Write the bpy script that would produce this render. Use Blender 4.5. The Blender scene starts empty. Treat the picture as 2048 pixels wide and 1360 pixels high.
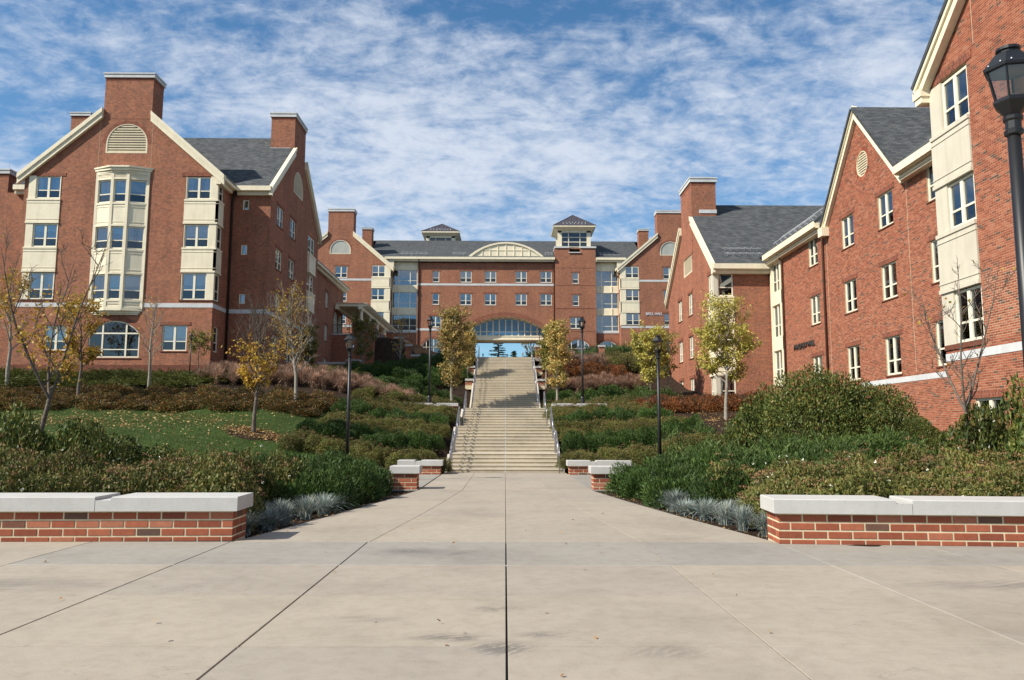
import bpy, math, random
import numpy as np
from mathutils import Vector, Matrix
from mathutils.geometry import tessellate_polygon

RNG = random.Random(7)
NR = np.random.RandomState(11)
scene = bpy.context.scene
COL = scene.collection
R = math.radians

# ------------------------------------------------------------------ camera
F_PX = 1555.0
CAM = Vector((0.0, 0.0, 1.6))
PITCH, YAW, ROLL = R(6.68), R(0.5), R(0.15)
cam_data = bpy.data.cameras.new('camera')
cam_data.sensor_width = 36.0
cam_data.lens = F_PX / 2048.0 * 36.0
cam_data.clip_start = 0.1
cam_data.clip_end = 3000.0
cam = bpy.data.objects.new('camera', cam_data)
COL.objects.link(cam)
cam.matrix_world = (Matrix.Translation(CAM) @ Matrix.Rotation(-YAW, 4, 'Z')
                    @ Matrix.Rotation(math.pi / 2 + PITCH, 4, 'X') @ Matrix.Rotation(ROLL, 4, 'Z'))
scene.camera = cam

# ------------------------------------------------------------------ light
SUN_EL = R(40.5)
SUN_AZ = math.atan2(-0.89, -0.455)          # direction towards the sun, measured from +Y towards +X
sun_dir = Vector((math.sin(SUN_AZ) * math.cos(SUN_EL), math.cos(SUN_AZ) * math.cos(SUN_EL), math.sin(SUN_EL)))
sd = bpy.data.lights.new('sun', 'SUN')
sd.energy = 5.0
sd.angle = R(0.53)
sd.color = (1.0, 0.94, 0.84)
sun = bpy.data.objects.new('sun', sd)
COL.objects.link(sun)
sun.rotation_euler = sun_dir.to_track_quat('Z', 'Y').to_euler()
sun.location = (-40, -20, 60)

scene.view_settings.view_transform = 'Standard'
scene.view_settings.look = 'None'
scene.view_settings.exposure = 0.46
scene.view_settings.gamma = 1.0


def nd(nt, kind, **kw):
    n = nt.nodes.new(kind)
    for k, v in kw.items():
        if k.startswith('i_'):
            key = k[2:]
            n.inputs[int(key) if key.isdigit() else key.replace('_', ' ')].default_value = v
        else:
            setattr(n, k, v)
    return n


def math_node(nt, op, a, b=None, clamp=False):
    n = nt.nodes.new('ShaderNodeMath')
    n.operation = op
    n.use_clamp = clamp
    for i, v in enumerate((a, b)):
        if v is None:
            continue
        if isinstance(v, (int, float)):
            n.inputs[i].default_value = v
        else:
            nt.links.new(v, n.inputs[i])
    return n.outputs[0]


def smooth(nt, v, lo, hi, t0=0.0, t1=1.0):
    n = nt.nodes.new('ShaderNodeMapRange')
    n.interpolation_type = 'SMOOTHSTEP'
    nt.links.new(v, n.inputs[0])
    for i, x in ((1, lo), (2, hi), (3, t0), (4, t1)):
        n.inputs[i].default_value = x
    return n.outputs[0]


def build_world():
    w = bpy.data.worlds.new('World')
    scene.world = w
    w.use_nodes = True
    nt = w.node_tree
    nt.nodes.clear()
    L = nt.links.new
    out = nd(nt, 'ShaderNodeOutputWorld')
    bg = nd(nt, 'ShaderNodeBackground')
    bg.inputs[1].default_value = 0.055
    sky = nd(nt, 'ShaderNodeTexSky', sky_type='NISHITA')
    sky.sun_disc = False
    sky.sun_elevation = SUN_EL
    sky.sun_rotation = SUN_AZ % (2 * math.pi)
    sky.air_density = 1.0
    sky.dust_density = 0.6
    sky.ozone_density = 2.5
    tc = nd(nt, 'ShaderNodeTexCoord')
    sep = nd(nt, 'ShaderNodeSeparateXYZ')
    L(tc.outputs['Generated'], sep.inputs[0])
    zz = math_node(nt, 'ADD', math_node(nt, 'MAXIMUM', sep.outputs[2], 0.02), 0.22)
    u = math_node(nt, 'DIVIDE', sep.outputs[0], zz)
    v = math_node(nt, 'DIVIDE', sep.outputs[1], zz)
    com = nd(nt, 'ShaderNodeCombineXYZ')
    L(u, com.inputs[0])
    L(v, com.inputs[1])

    def noise(scale, detail, rough, rot, sc, dist=0.0, loc=(0, 0, 0)):
        mp = nd(nt, 'ShaderNodeMapping')
        mp.inputs['Rotation'].default_value = (0, 0, R(rot))
        mp.inputs['Scale'].default_value = sc
        mp.inputs['Location'].default_value = loc
        L(com.outputs[0], mp.inputs[0])
        n = nd(nt, 'ShaderNodeTexNoise')
        n.inputs['Scale'].default_value = scale
        n.inputs['Detail'].default_value = detail
        n.inputs['Roughness'].default_value = rough
        n.inputs['Distortion'].default_value = dist
        L(mp.outputs[0], n.inputs['Vector'])
        return n.outputs[0]
    cover = noise(0.85, 4, 0.5, -32, (1, 1.5, 1), 0.3, CLOUD_LOC)
    cells = noise(19.0, 6, 0.62, 10, (1, 1.1, 1), 0.3)
    puffs = noise(5.2, 8, 0.68, -30, (1, 1.7, 1), 0.5, (3.1, 1.2, 0))
    s = math_node(nt, 'ADD', math_node(nt, 'MULTIPLY', cover, 1.30),
                  math_node(nt, 'ADD', math_node(nt, 'MULTIPLY', cells, 0.46), math_node(nt, 'MULTIPLY', puffs, 0.62)))
    mask = smooth(nt, s, CLOUD_LO, CLOUD_HI)
    mask = math_node(nt, 'MULTIPLY', math_node(nt, 'MULTIPLY', mask, 0.88), smooth(nt, sep.outputs[2], 0.03, 0.20, 0.25, 1.0))
    hz = smooth(nt, sep.outputs[2], 0.05, 0.50, 0.12, 0.0)     # thin high veil towards the horizon
    mask = math_node(nt, 'ADD', mask, math_node(nt, 'MULTIPLY', hz, math_node(nt, 'SUBTRACT', 1.0, mask)))
    tint = nd(nt, 'ShaderNodeMix', data_type='RGBA', blend_type='MULTIPLY')
    tint.inputs[0].default_value = 1.0
    L(sky.outputs[0], tint.inputs[6])
    tint.inputs[7].default_value = SKY_TINT
    mix = nd(nt, 'ShaderNodeMix', data_type='RGBA')
    L(mask, mix.inputs[0])
    L(tint.outputs[2], mix.inputs[6])
    mix.inputs[7].default_value = CLOUD_COL
    L(mix.outputs[2], bg.inputs[0])
    L(bg.outputs[0], out.inputs[0])


CLOUD_LOC = (0.35, 0.55, 0.0)
CLOUD_LO, CLOUD_HI = 1.00, 1.42
CLOUD_COL = (9.8, 10.6, 12.0, 1)
SKY_TINT = (1.02, 1.62, 1.90, 1)
build_world()


def ray(px, py):
    """direction of a photograph pixel (2048 x 1360)"""
    x, y = (px - 1024) / F_PX, (680 - py) / F_PX
    c, s = math.cos(ROLL), math.sin(ROLL)
    x, y = c * x - s * y, s * x + c * y
    d = Vector((x, math.cos(PITCH) - y * math.sin(PITCH), math.sin(PITCH) + y * math.cos(PITCH)))
    c, s = math.cos(YAW), math.sin(YAW)
    return Vector((c * d.x + s * d.y, -s * d.x + c * d.y, d.z))


def at_y(px, py, Y):
    d = ray(px, py)
    return CAM + d * ((Y - CAM.y) / d.y)


# ------------------------------------------------------------------ objects
def mesh_obj(name, me, parent=None, loc=(0, 0, 0), rz=0.0, world=False):
    o = bpy.data.objects.new(name, me)
    COL.objects.link(o)
    o.location = loc
    o.rotation_euler = (0, 0, rz)
    if parent is not None:
        o.parent = parent
        if world:
            o.matrix_parent_inverse = Matrix.Translation(-Vector(parent.location))
    return o


def tag(o, label, cat, group=None):
    o['label'] = label
    o['category'] = cat
    if group:
        o['group'] = group
    return o


def thing(name, label, cat, loc=(0, 0, 0), rz=0.0, group=None):
    o = bpy.data.objects.new(name, None)
    COL.objects.link(o)
    o.empty_display_size = 0.3
    o.location = loc
    o.rotation_euler = (0, 0, rz)
    return tag(o, label, cat, group)


def dup(root, loc, rz=0.0, scale=1.0, label=None, group=None):
    r = root.copy()
    COL.objects.link(r)
    r.location = loc
    r.rotation_euler = (0, 0, rz)
    r.scale = (scale, scale, scale) if isinstance(scale, (int, float)) else scale
    if label:
        r['label'] = label
    if group:
        r['group'] = group
    for ch in list(root.children):
        c = ch.copy()
        COL.objects.link(c)
        c.parent = r
        for g in list(ch.children):
            d = g.copy()
            COL.objects.link(d)
            d.parent = c
    return r


class MB:
    def __init__(self):
        self.v, self.f, self.m, self.uv = [], [], [], []

    def face(self, pts, mat=0, uv=None):
        i = len(self.v)
        self.v.extend([tuple(p) for p in pts])
        self.f.append(tuple(range(i, i + len(pts))))
        self.m.append(mat)
        self.uv.append(uv)

    def hexa(self, p, mat=0):
        """eight corners: bottom ring 0-3, top ring 4-7"""
        i = len(self.v)
        self.v.extend([tuple(q) for q in p])
        for q in ((3, 2, 1, 0), (4, 5, 6, 7), (0, 1, 5, 4), (1, 2, 6, 5), (2, 3, 7, 6), (3, 0, 4, 7)):
            self.f.append(tuple(i + k for k in q))
            self.m.append(mat)
            self.uv.append(None)

    def box(self, x0, x1, y0, y1, z0, z1, mat=0):
        self.hexa([(x0, y0, z0), (x1, y0, z0), (x1, y1, z0), (x0, y1, z0),
                   (x0, y0, z1), (x1, y0, z1), (x1, y1, z1), (x0, y1, z1)], mat)

    def fbox(self, fr, u0, u1, w0, w1, z0, z1, mat=0):
        P = fr.P
        self.hexa([P(u0, w0, z0), P(u1, w0, z0), P(u1, w1, z0), P(u0, w1, z0),
                   P(u0, w0, z1), P(u1, w0, z1), P(u1, w1, z1), P(u0, w1, z1)], mat)

    def prism(self, ring, off, mat=0):
        """closed solid: ring of points and the same ring moved by off"""
        n = len(ring)
        a = [Vector(p) for p in ring]
        b = [p + Vector(off) for p in a]
        i = len(self.v)
        self.v.extend([tuple(p) for p in a + b])
        self.f.append(tuple(i + k for k in range(n)))
        self.f.append(tuple(i + n + k for k in reversed(range(n))))
        self.m += [mat, mat]
        self.uv += [None, None]
        for k in range(n):
            q = (k + 1) % n
            self.f.append((i + k, i + n + k, i + n + q, i + q))
            self.m.append(mat)
            self.uv.append(None)

    def tube(self, pts, rad, sides=8, mat=0, caps=True):
        pts = [Vector(p) for p in pts]
        n = len(pts)
        rads = rad if isinstance(rad, (list, tuple)) else [rad] * n
        i0 = len(self.v)
        prev = None
        for k in range(n):
            if k == 0:
                t = pts[1] - pts[0]
            elif k == n - 1:
                t = pts[-1] - pts[-2]
            else:
                t = (pts[k + 1] - pts[k]).normalized() + (pts[k] - pts[k - 1]).normalized()
            t = t.normalized() if t.length > 1e-9 else Vector((0, 0, 1))
            a = Vector((1, 0, 0)) if prev is None else prev
            if abs(a.dot(t)) > 0.95:
                a = Vector((0, 1, 0))
            s = (a - t * a.dot(t)).normalized()
            prev = s
            b = t.cross(s)
            for j in range(sides):
                an = 2 * math.pi * j / sides
                self.v.append(tuple(pts[k] + (s * math.cos(an) + b * math.sin(an)) * rads[k]))
        for k in range(n - 1):
            for j in range(sides):
                a = i0 + k * sides + j
                b = i0 + k * sides + (j + 1) % sides
                self.f.append((a, b, b + sides, a + sides))
                self.m.append(mat)
                self.uv.append(None)
        if caps:
            self.f.append(tuple(i0 + j for j in reversed(range(sides))))
            self.f.append(tuple(i0 + (n - 1) * sides + j for j in range(sides)))
            self.m += [mat, mat]
            self.uv += [None, None]

    def lathe(self, prof, sides=16, mat=0, rot=0.0):
        """prof: (radius, z) pairs about the z axis"""
        i0 = len(self.v)
        for r, z in prof:
            for j in range(sides):
                an = 2 * math.pi * j / sides + rot
                self.v.append((r * math.cos(an), r * math.sin(an), z))
        for k in range(len(prof) - 1):
            for j in range(sides):
                a = i0 + k * sides + j
                b = i0 + k * sides + (j + 1) % sides
                self.f.append((a, b, b + sides, a + sides))
                self.m.append(mat)
                self.uv.append(None)
        self.f.append(tuple(i0 + j for j in reversed(range(sides))))
        self.f.append(tuple(i0 + (len(prof) - 1) * sides + j for j in range(sides)))
        self.m += [mat, mat]
        self.uv += [None, None]

    def mesh(self, name, mats, smooth=False):
        me = bpy.data.meshes.new(name)
        me.from_pydata(self.v, [], self.f)
        for m in (mats if isinstance(mats, (list, tuple)) else [mats]):
            me.materials.append(m)
        if any(self.m):
            me.polygons.foreach_set('material_index', self.m)
        if any(u is not None for u in self.uv):
            lay = me.uv_layers.new(name='UVMap')
            buf = []
            for f, u in zip(self.f, self.uv):
                for k in range(len(f)):
                    buf.extend(u[k] if u is not None else (0.0, 0.0))
            lay.data.foreach_set('uv', buf)
        if smooth:
            me.polygons.foreach_set('use_smooth', [True] * len(me.polygons))
        me.update()
        return me

    def build(self, name, mats, parent=None, loc=(0, 0, 0), rz=0.0, world=False, smooth=False):
        return mesh_obj(name, self.mesh(name, mats, smooth), parent, loc, rz, world)


class Fr:
    """a wall's frame: u along the wall, w outwards, z up"""
    def __init__(self, kind, off):
        self.kind, self.off = kind, off
        self.rz = {'C': 0.0, 'L': -math.pi / 2, 'R': math.pi / 2, 'B': math.pi}[kind]

    def P(self, u, w, z):
        if self.kind == 'C':
            return (u, self.off - w, z)
        if self.kind == 'B':
            return (u, self.off + w, z)
        if self.kind == 'L':
            return (self.off - w, u, z)
        return (self.off + w, u, z)


class FrG:
    """a wall's frame in any direction"""
    def __init__(self, x, y, ang):
        self.x, self.y = x, y
        self.ux, self.uy = math.cos(ang), math.sin(ang)
        self.nx, self.ny = math.sin(ang), -math.cos(ang)
        self.rz = ang

    def P(self, u, w, z):
        return (self.x + self.ux * u + self.nx * w, self.y + self.uy * u + self.ny * w, z)


# ------------------------------------------------------------------ materials
def base_mat(name, rough=0.7, spec=0.3, metal=0.0):
    m = bpy.data.materials.new(name)
    m.use_nodes = True
    nt = m.node_tree
    b = nt.nodes['Principled BSDF']
    b.inputs['Roughness'].default_value = rough
    b.inputs['Specular IOR Level'].default_value = spec
    b.inputs['Metallic'].default_value = metal
    return m, nt, b


def ramp(nt, fac, stops, interp='LINEAR'):
    r = nt.nodes.new('ShaderNodeValToRGB')
    r.color_ramp.interpolation = interp
    e = r.color_ramp.elements
    while len(e) < len(stops):
        e.new(0.5)
    for k, (p, c) in enumerate(stops):
        e[k].position = p
        e[k].color = (c[0], c[1], c[2], 1)
    nt.links.new(fac, r.inputs[0])
    return r.outputs[0]


def tex_noise(nt, vec, scale, detail=4, rough=0.55, dist=0.0, mapscale=None):
    if mapscale is not None:
        mp = nt.nodes.new('ShaderNodeMapping')
        mp.inputs['Scale'].default_value = mapscale
        nt.links.new(vec, mp.inputs[0])
        vec = mp.outputs[0]
    n = nt.nodes.new('ShaderNodeTexNoise')
    n.inputs['Scale'].default_value = scale
    n.inputs['Detail'].default_value = detail
    n.inputs['Roughness'].default_value = rough
    n.inputs['Distortion'].default_value = dist
    nt.links.new(vec, n.inputs['Vector'])
    return n.outputs[0]


def mixc(nt, fac, a, b, mode='MIX'):
    n = nt.nodes.new('ShaderNodeMix')
    n.data_type = 'RGBA'
    n.blend_type = mode
    for i, v in ((0, fac), (6, a), (7, b)):
        if isinstance(v, (int, float)):
            n.inputs[i].default_value = v
        elif isinstance(v, tuple):
            n.inputs[i].default_value = (v[0], v[1], v[2], 1)
        else:
            nt.links.new(v, n.inputs[i])
    return n.outputs[2]


def bump(nt, b, h, strength=0.3, dist=0.01):
    n = nt.nodes.new('ShaderNodeBump')
    n.inputs['Strength'].default_value = strength
    n.inputs['Distance'].default_value = dist
    nt.links.new(h, n.inputs['Height'])
    nt.links.new(n.outputs[0], b.inputs['Normal'])


def world_pos(nt):
    return nt.nodes.new('ShaderNodeNewGeometry').outputs['Position']


def paint_mat(name, col, rough=0.5, var=0.12, spec=0.3, metal=0.0, scale=1.2):
    m, nt, b = base_mat(name, rough, spec, metal)
    n = tex_noise(nt, world_pos(nt), scale, 6, 0.65)
    dk = tuple(c * (1 - var * 1.6) for c in col)
    lt = tuple(min(1, c * (1 + var * 0.7)) for c in col)
    cc = ramp(nt, n, [(0.28, dk), (0.72, lt)])
    if col[0] > .4:
        st_ = tex_noise(nt, world_pos(nt), 1.0, 5, 0.65, 0.2, (5.0, 5.0, .5))
        cc = mixc(nt, 0.6, cc, ramp(nt, st_, [(0.30, (0.84, 0.82, 0.78)), (0.55, (1.0, 1.0, 1.0))]), 'MULTIPLY')
    nt.links.new(cc, b.inputs['Base Color'])
    return m


BRICK_STOPS = [(0.0, (0.085, 0.054, 0.044)), (0.05, (0.14, 0.075, 0.052)), (0.065, (0.21, 0.060, 0.034)),
               (0.35, (0.275, 0.080, 0.043)), (0.65, (0.325, 0.098, 0.052)), (0.9, (0.37, 0.124, 0.068)), (1.0, (0.365, 0.148, 0.09))]


def brick_piece_mat(name, src, scale=22.0):
    m, nt, b = base_mat(name, 0.85, 0.2)
    if src == 'island':
        fac = nt.nodes.new('ShaderNodeNewGeometry').outputs['Random Per Island']
    else:
        fac = nt.nodes.new('ShaderNodeObjectInfo').outputs['Random']
    c = ramp(nt, fac, BRICK_STOPS)
    n = tex_noise(nt, world_pos(nt), scale, 5, 0.7)
    c = mixc(nt, 0.55, c, ramp(nt, n, [(0.3, (0.72, 0.72, 0.72)), (0.7, (1.2, 1.18, 1.15))]), 'MULTIPLY')
    nt.links.new(c, b.inputs['Base Color'])
    bump(nt, b, n, 0.35, 0.006)
    return m


def brick_wall_mat(name, swap=False):
    m, nt, b = base_mat(name, 0.88, 0.2)
    uv = nt.nodes.new('ShaderNodeTexCoord').outputs['UV']
    bt = nt.nodes.new('ShaderNodeTexBrick')
    nt.links.new(uv, bt.inputs['Vector'])
    bt.inputs['Scale'].default_value = 1.0
    bt.inputs['Brick Width'].default_value = 0.203
    bt.inputs['Row Height'].default_value = 0.0677
    bt.inputs['Mortar Size'].default_value = 0.0065
    bt.inputs['Mortar Smooth'].default_value = 0.15
    bt.inputs['Bias'].default_value = -0.1
    bt.inputs['Color1'].default_value = (0.34, 0.102, 0.056, 1)
    bt.inputs['Color2'].default_value = (0.165, 0.056, 0.038, 1)
    bt.inputs['Mortar'].default_value = (0.44, 0.31, 0.205, 1)
    blot = tex_noise(nt, world_pos(nt), 0.5, 5, 0.6)
    c = mixc(nt, 0.8, bt.outputs['Color'], ramp(nt, blot, [(0.25, (0.82, 0.80, 0.80)), (0.75, (1.16, 1.12, 1.08))]), 'MULTIPLY')
    fine = tex_noise(nt, world_pos(nt), 7.0, 4, 0.85)
    mot = tex_noise(nt, world_pos(nt), 1.0, 6, 0.75, 0.3, (2.2, 2.2, 9.0))
    c = mixc(nt, 0.45, c, ramp(nt, mot, [(0.30, (0.70, 0.72, 0.86)), (0.5, (1.0, 1.0, 1.0)), (0.72, (1.28, 1.20, 1.02))]), 'MULTIPLY')
    stk = tex_noise(nt, world_pos(nt), 1.0, 5, 0.6, 0.2, (1.4, 1.4, .16))
    c = mixc(nt, 0.7, c, ramp(nt, stk, [(0.32, (0.80, 0.80, 0.82)), (0.6, (1.04, 1.03, 1.02))]), 'MULTIPLY')
    if swap:
        c = mixc(nt, 1.0, c, (0.78, 0.70, 0.72), 'MULTIPLY')
    c = mixc(nt, 1.0, c, ramp(nt, fine, [(0.30, (0.60, 0.63, 0.68)), (0.70, (1.34, 1.28, 1.18))]), 'MULTIPLY')
    nt.links.new(c, b.inputs['Base Color'])
    inv = math_node(nt, 'SUBTRACT', 1.0, bt.outputs['Fac'])
    bump(nt, b, inv, 0.35, 0.008)
    return m


def concrete_mat(name, col, stain=0.5, perobj=True, scuff=True, rough=0.85):
    m, nt, b = base_mat(name, rough, 0.25)
    p = world_pos(nt)
    big = tex_noise(nt, p, 0.55, 6, 0.62, 0.2)
    c = ramp(nt, big, [(0.25, tuple(x * (1 - 0.24 * stain) for x in col)), (0.5, col), (0.8, tuple(min(1, x * 1.08) for x in col))])
    mid = tex_noise(nt, p, 5.0, 7, 0.75, 0.25)
    c = mixc(nt, 0.7 * stain, c, ramp(nt, mid, [(0.28, (0.72, 0.70, 0.66)), (0.55, (1.0, 1.0, 1.0)), (0.8, (1.07, 1.06, 1.04))]), 'MULTIPLY')
    fine = tex_noise(nt, p, 70, 5, 0.8)
    c = mixc(nt, 0.45, c, ramp(nt, fine, [(0.3, (0.72, 0.72, 0.72)), (0.7, (1.2, 1.2, 1.2))]), 'MULTIPLY')
    broom = tex_noise(nt, p, 1.0, 4, 0.7, 0.0, (2.5, 120.0, 1.0))
    c = mixc(nt, 0.25, c, ramp(nt, broom, [(0.3, (0.85, 0.85, 0.85)), (0.7, (1.1, 1.1, 1.1))]), 'MULTIPLY')
    if perobj:
        r = nt.nodes.new('ShaderNodeObjectInfo').outputs['Random']
        c = mixc(nt, 1.0, c, ramp(nt, r, [(0.0, (0.94, 0.945, 0.955)), (0.5, (1.0, 0.995, 0.985)), (1.0, (1.03, 1.02, 0.99))]), 'MULTIPLY')
    if scuff:
        # tyre scuffs: long curved streaks, and a few soft soot patches
        s1 = tex_noise(nt, p, 1.1, 5, 0.55, 2.2, (0.55, 3.4, 1))
        s2 = tex_noise(nt, p, 0.45, 2, 0.5)
        line = math_node(nt, 'ABSOLUTE', math_node(nt, 'SUBTRACT', s1, 0.5))
        line = smooth(nt, line, 0.0, 0.011, 1.0, 0.0)
        gate = smooth(nt, s2, 0.53, 0.66)
        brk = smooth(nt, tex_noise(nt, p, 9, 3, 0.6), 0.42, 0.62)
        c = mixc(nt, math_node(nt, 'MULTIPLY', math_node(nt, 'MULTIPLY', math_node(nt, 'MULTIPLY', line, gate), brk), 0.75), c, (0.13, 0.12, 0.11))
        sp = smooth(nt, tex_noise(nt, p, 0.9, 5, 0.66, 1.5, (0.6, 1.5, 1)), 0.63, 0.78)
        spb = smooth(nt, tex_noise(nt, p, 26, 4, 0.7, 1.0), 0.45, 0.65)
        c = mixc(nt, math_node(nt, 'MULTIPLY', math_node(nt, 'MULTIPLY', sp, spb), 0.55), c, (0.16, 0.15, 0.14))
    if scuff:
        # rubbed soot marks: fans of concentric arcs (centre, half-axes, strength, centre of the arcs)
        for (mx, my, rx, ry, k, ax, ay) in ((-0.42, 6.30, .46, .17, 1.0, -.1, 4.9), (-0.02, 6.00, .36, .30, 1.0, .75, 5.2), (0.30, 6.38, .30, .14, .8, .9, 5.4),
                                            (-.10, 7.28, .32, .18, .7, -.2, 6.8), (-1.25, 10.7, .5, .40, .8, -3.5, 9.0), (-1.0, 10.5, 1.2, .5, .5, -6, 14), (1.2, 5.9, .45, .25, .5, 2.2, 5.0),
                                            (5.4, 8.4, 1.6, .40, .7, 3.0, 14.0), (-5.4, 8.4, 1.9, .55, .7, -4.0, 2.0), (-1.2, 6.9, .6, .2, .4, -1, 5)):
            vs = nt.nodes.new('ShaderNodeVectorMath')
            vs.operation = 'SUBTRACT'
            nt.links.new(p, vs.inputs[0])
            vs.inputs[1].default_value = (mx, my, 0)
            vm = nt.nodes.new('ShaderNodeVectorMath')
            vm.operation = 'MULTIPLY'
            nt.links.new(vs.outputs[0], vm.inputs[0])
            vm.inputs[1].default_value = (1 / rx, 1 / ry, 0)
            vl = nt.nodes.new('ShaderNodeVectorMath')
            vl.operation = 'LENGTH'
            nt.links.new(vm.outputs[0], vl.inputs[0])
            rad = smooth(nt, vl.outputs['Value'], 0.15, 1.0, 1.0, 0.0)
            v2 = nt.nodes.new('ShaderNodeVectorMath')
            v2.operation = 'SUBTRACT'
            nt.links.new(p, v2.inputs[0])
            v2.inputs[1].default_value = (ax, ay, 0)
            sx = nt.nodes.new('ShaderNodeSeparateXYZ')
            nt.links.new(v2.outputs[0], sx.inputs[0])
            an = math_node(nt, 'ARCTAN2', sx.outputs[1], sx.outputs[0])
            rr = math_node(nt, 'SQRT', math_node(nt, 'ADD', math_node(nt, 'POWER', sx.outputs[0], 2.0), math_node(nt, 'POWER', sx.outputs[1], 2.0)))
            cb = nt.nodes.new('ShaderNodeCombineXYZ')
            nt.links.new(math_node(nt, 'MULTIPLY', rr, 16.0), cb.inputs[0])
            nt.links.new(math_node(nt, 'MULTIPLY', an, 3.0), cb.inputs[1])
            arcs = smooth(nt, tex_noise(nt, cb.outputs[0], 1.6, 4, 0.65), 0.38, 0.54)
            grit = smooth(nt, tex_noise(nt, p, 60, 4, 0.8), 0.30, 0.52)
            msk = math_node(nt, 'MULTIPLY', math_node(nt, 'MULTIPLY', rad, arcs), math_node(nt, 'MULTIPLY', grit, k * .72))
            c = mixc(nt, msk, c, (0.085, 0.08, 0.075))
    nt.links.new(c, b.inputs['Base Color'])
    bump(nt, b, fine, 0.12, 0.004)
    return m


def shingle_mat(name):
    m, nt, b = base_mat(name, 0.95, 0.15)
    uv = nt.nodes.new('ShaderNodeTexCoord').outputs['UV']
    bt = nt.nodes.new('ShaderNodeTexBrick')
    nt.links.new(uv, bt.inputs['Vector'])
    for k, v in (('Scale', 1.0), ('Brick Width', 0.30), ('Row Height', 0.14), ('Mortar Size', 0.008), ('Bias', 0.0)):
        bt.inputs[k].default_value = v
    bt.inputs['Color1'].default_value = (0.055, 0.060, 0.064, 1)
    bt.inputs['Color2'].default_value = (0.105, 0.108, 0.108, 1)
    bt.inputs['Mortar'].default_value = (0.035, 0.037, 0.04, 1)
    n = tex_noise(nt, world_pos(nt), 1.8, 6, 0.7)
    c = mixc(nt, 0.8, bt.outputs['Color'], ramp(nt, n, [(0.3, (0.75, 0.75, 0.75)), (0.7, (1.25, 1.25, 1.25))]), 'MULTIPLY')
    nt.links.new(c, b.inputs['Base Color'])
    bump(nt, b, math_node(nt, 'SUBTRACT', 1.0, bt.outputs['Fac']), 0.5, 0.02)
    return m


def glass_mat(name, refl=0.15, tint=(0.74, 0.79, 0.82), gl=(0.80, 0.86, 0.92)):
    m = bpy.data.materials.new(name)
    m.use_nodes = True
    nt = m.node_tree
    nt.nodes.remove(nt.nodes['Principled BSDF'])
    out = nt.nodes['Material Output']
    tr = nt.nodes.new('ShaderNodeBsdfTransparent')
    tr.inputs[0].default_value = (*tint, 1)
    g = nt.nodes.new('ShaderNodeBsdfGlossy')
    g.inputs['Roughness'].default_value = 0.015
    g.inputs['Color'].default_value = (*gl, 1)
    lw = nt.nodes.new('ShaderNodeLayerWeight')
    lw.inputs[0].default_value = 0.35
    fac = math_node(nt, 'ADD', math_node(nt, 'MULTIPLY', lw.outputs['Fresnel'], 0.8), refl, True)
    # old panes are never quite flat
    n = tex_noise(nt, world_pos(nt), 0.9, 2, 0.5)
    bp = nt.nodes.new('ShaderNodeBump')
    bp.inputs['Strength'].default_value = 0.05
    bp.inputs['Distance'].default_value = 0.05
    nt.links.new(n, bp.inputs['Height'])
    nt.links.new(bp.outputs[0], g.inputs['Normal'])
    mx = nt.nodes.new('ShaderNodeMixShader')
    nt.links.new(fac, mx.inputs[0])
    nt.links.new(tr.outputs[0], mx.inputs[1])
    nt.links.new(g.outputs[0], mx.inputs[2])
    nt.links.new(mx.outputs[0], out.inputs[0])
    return m


def leaf_mat(name, stops, transl=0.3, rough=0.55, objvar=0.25):
    m = bpy.data.materials.new(name)
    m.use_nodes = True
    nt = m.node_tree
    b = nt.nodes['Principled BSDF']
    b.inputs['Roughness'].default_value = rough
    b.inputs['Specular IOR Level'].default_value = 0.25
    out = nt.nodes['Material Output']
    fac = nt.nodes.new('ShaderNodeNewGeometry').outputs['Random Per Island']
    c = ramp(nt, fac, stops)
    clump = tex_noise(nt, world_pos(nt), 1.3, 3, 0.6)
    c = mixc(nt, 0.8, c, ramp(nt, clump, [(0.3, (0.72, 0.75, 0.72)), (0.7, (1.22, 1.18, 1.1))]), 'MULTIPLY')
    oi = nt.nodes.new('ShaderNodeObjectInfo').outputs['Random']
    c = mixc(nt, 1.0, c, ramp(nt, oi, [(0, (1 - objvar,) * 3), (1, (1 + objvar,) * 3)]), 'MULTIPLY')
    nt.links.new(c, b.inputs['Base Color'])
    tl = nt.nodes.new('ShaderNodeBsdfTranslucent')
    nt.links.new(c, tl.inputs[0])
    mx = nt.nodes.new('ShaderNodeMixShader')
    mx.inputs[0].default_value = transl
    nt.links.new(b.outputs[0], mx.inputs[1])
    nt.links.new(tl.outputs[0], mx.inputs[2])
    nt.links.new(mx.outputs[0], out.inputs[0])
    return m


def ground_mat(name, stops, scale=1.4, fine=40, strength=0.8):
    m, nt, b = base_mat(name, 0.95, 0.1)
    p = world_pos(nt)
    n = tex_noise(nt, p, scale, 6, 0.65, 0.5)
    f = tex_noise(nt, p, fine, 4, 0.75)
    c = ramp(nt, n, stops)
    c = mixc(nt, 0.8, c, ramp(nt, f, [(0.3, (0.45, 0.45, 0.45)), (0.7, (1.5, 1.45, 1.4))]), 'MULTIPLY')
    nt.links.new(c, b.inputs['Base Color'])
    bump(nt, b, f, strength, 0.03)
    return m


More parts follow.
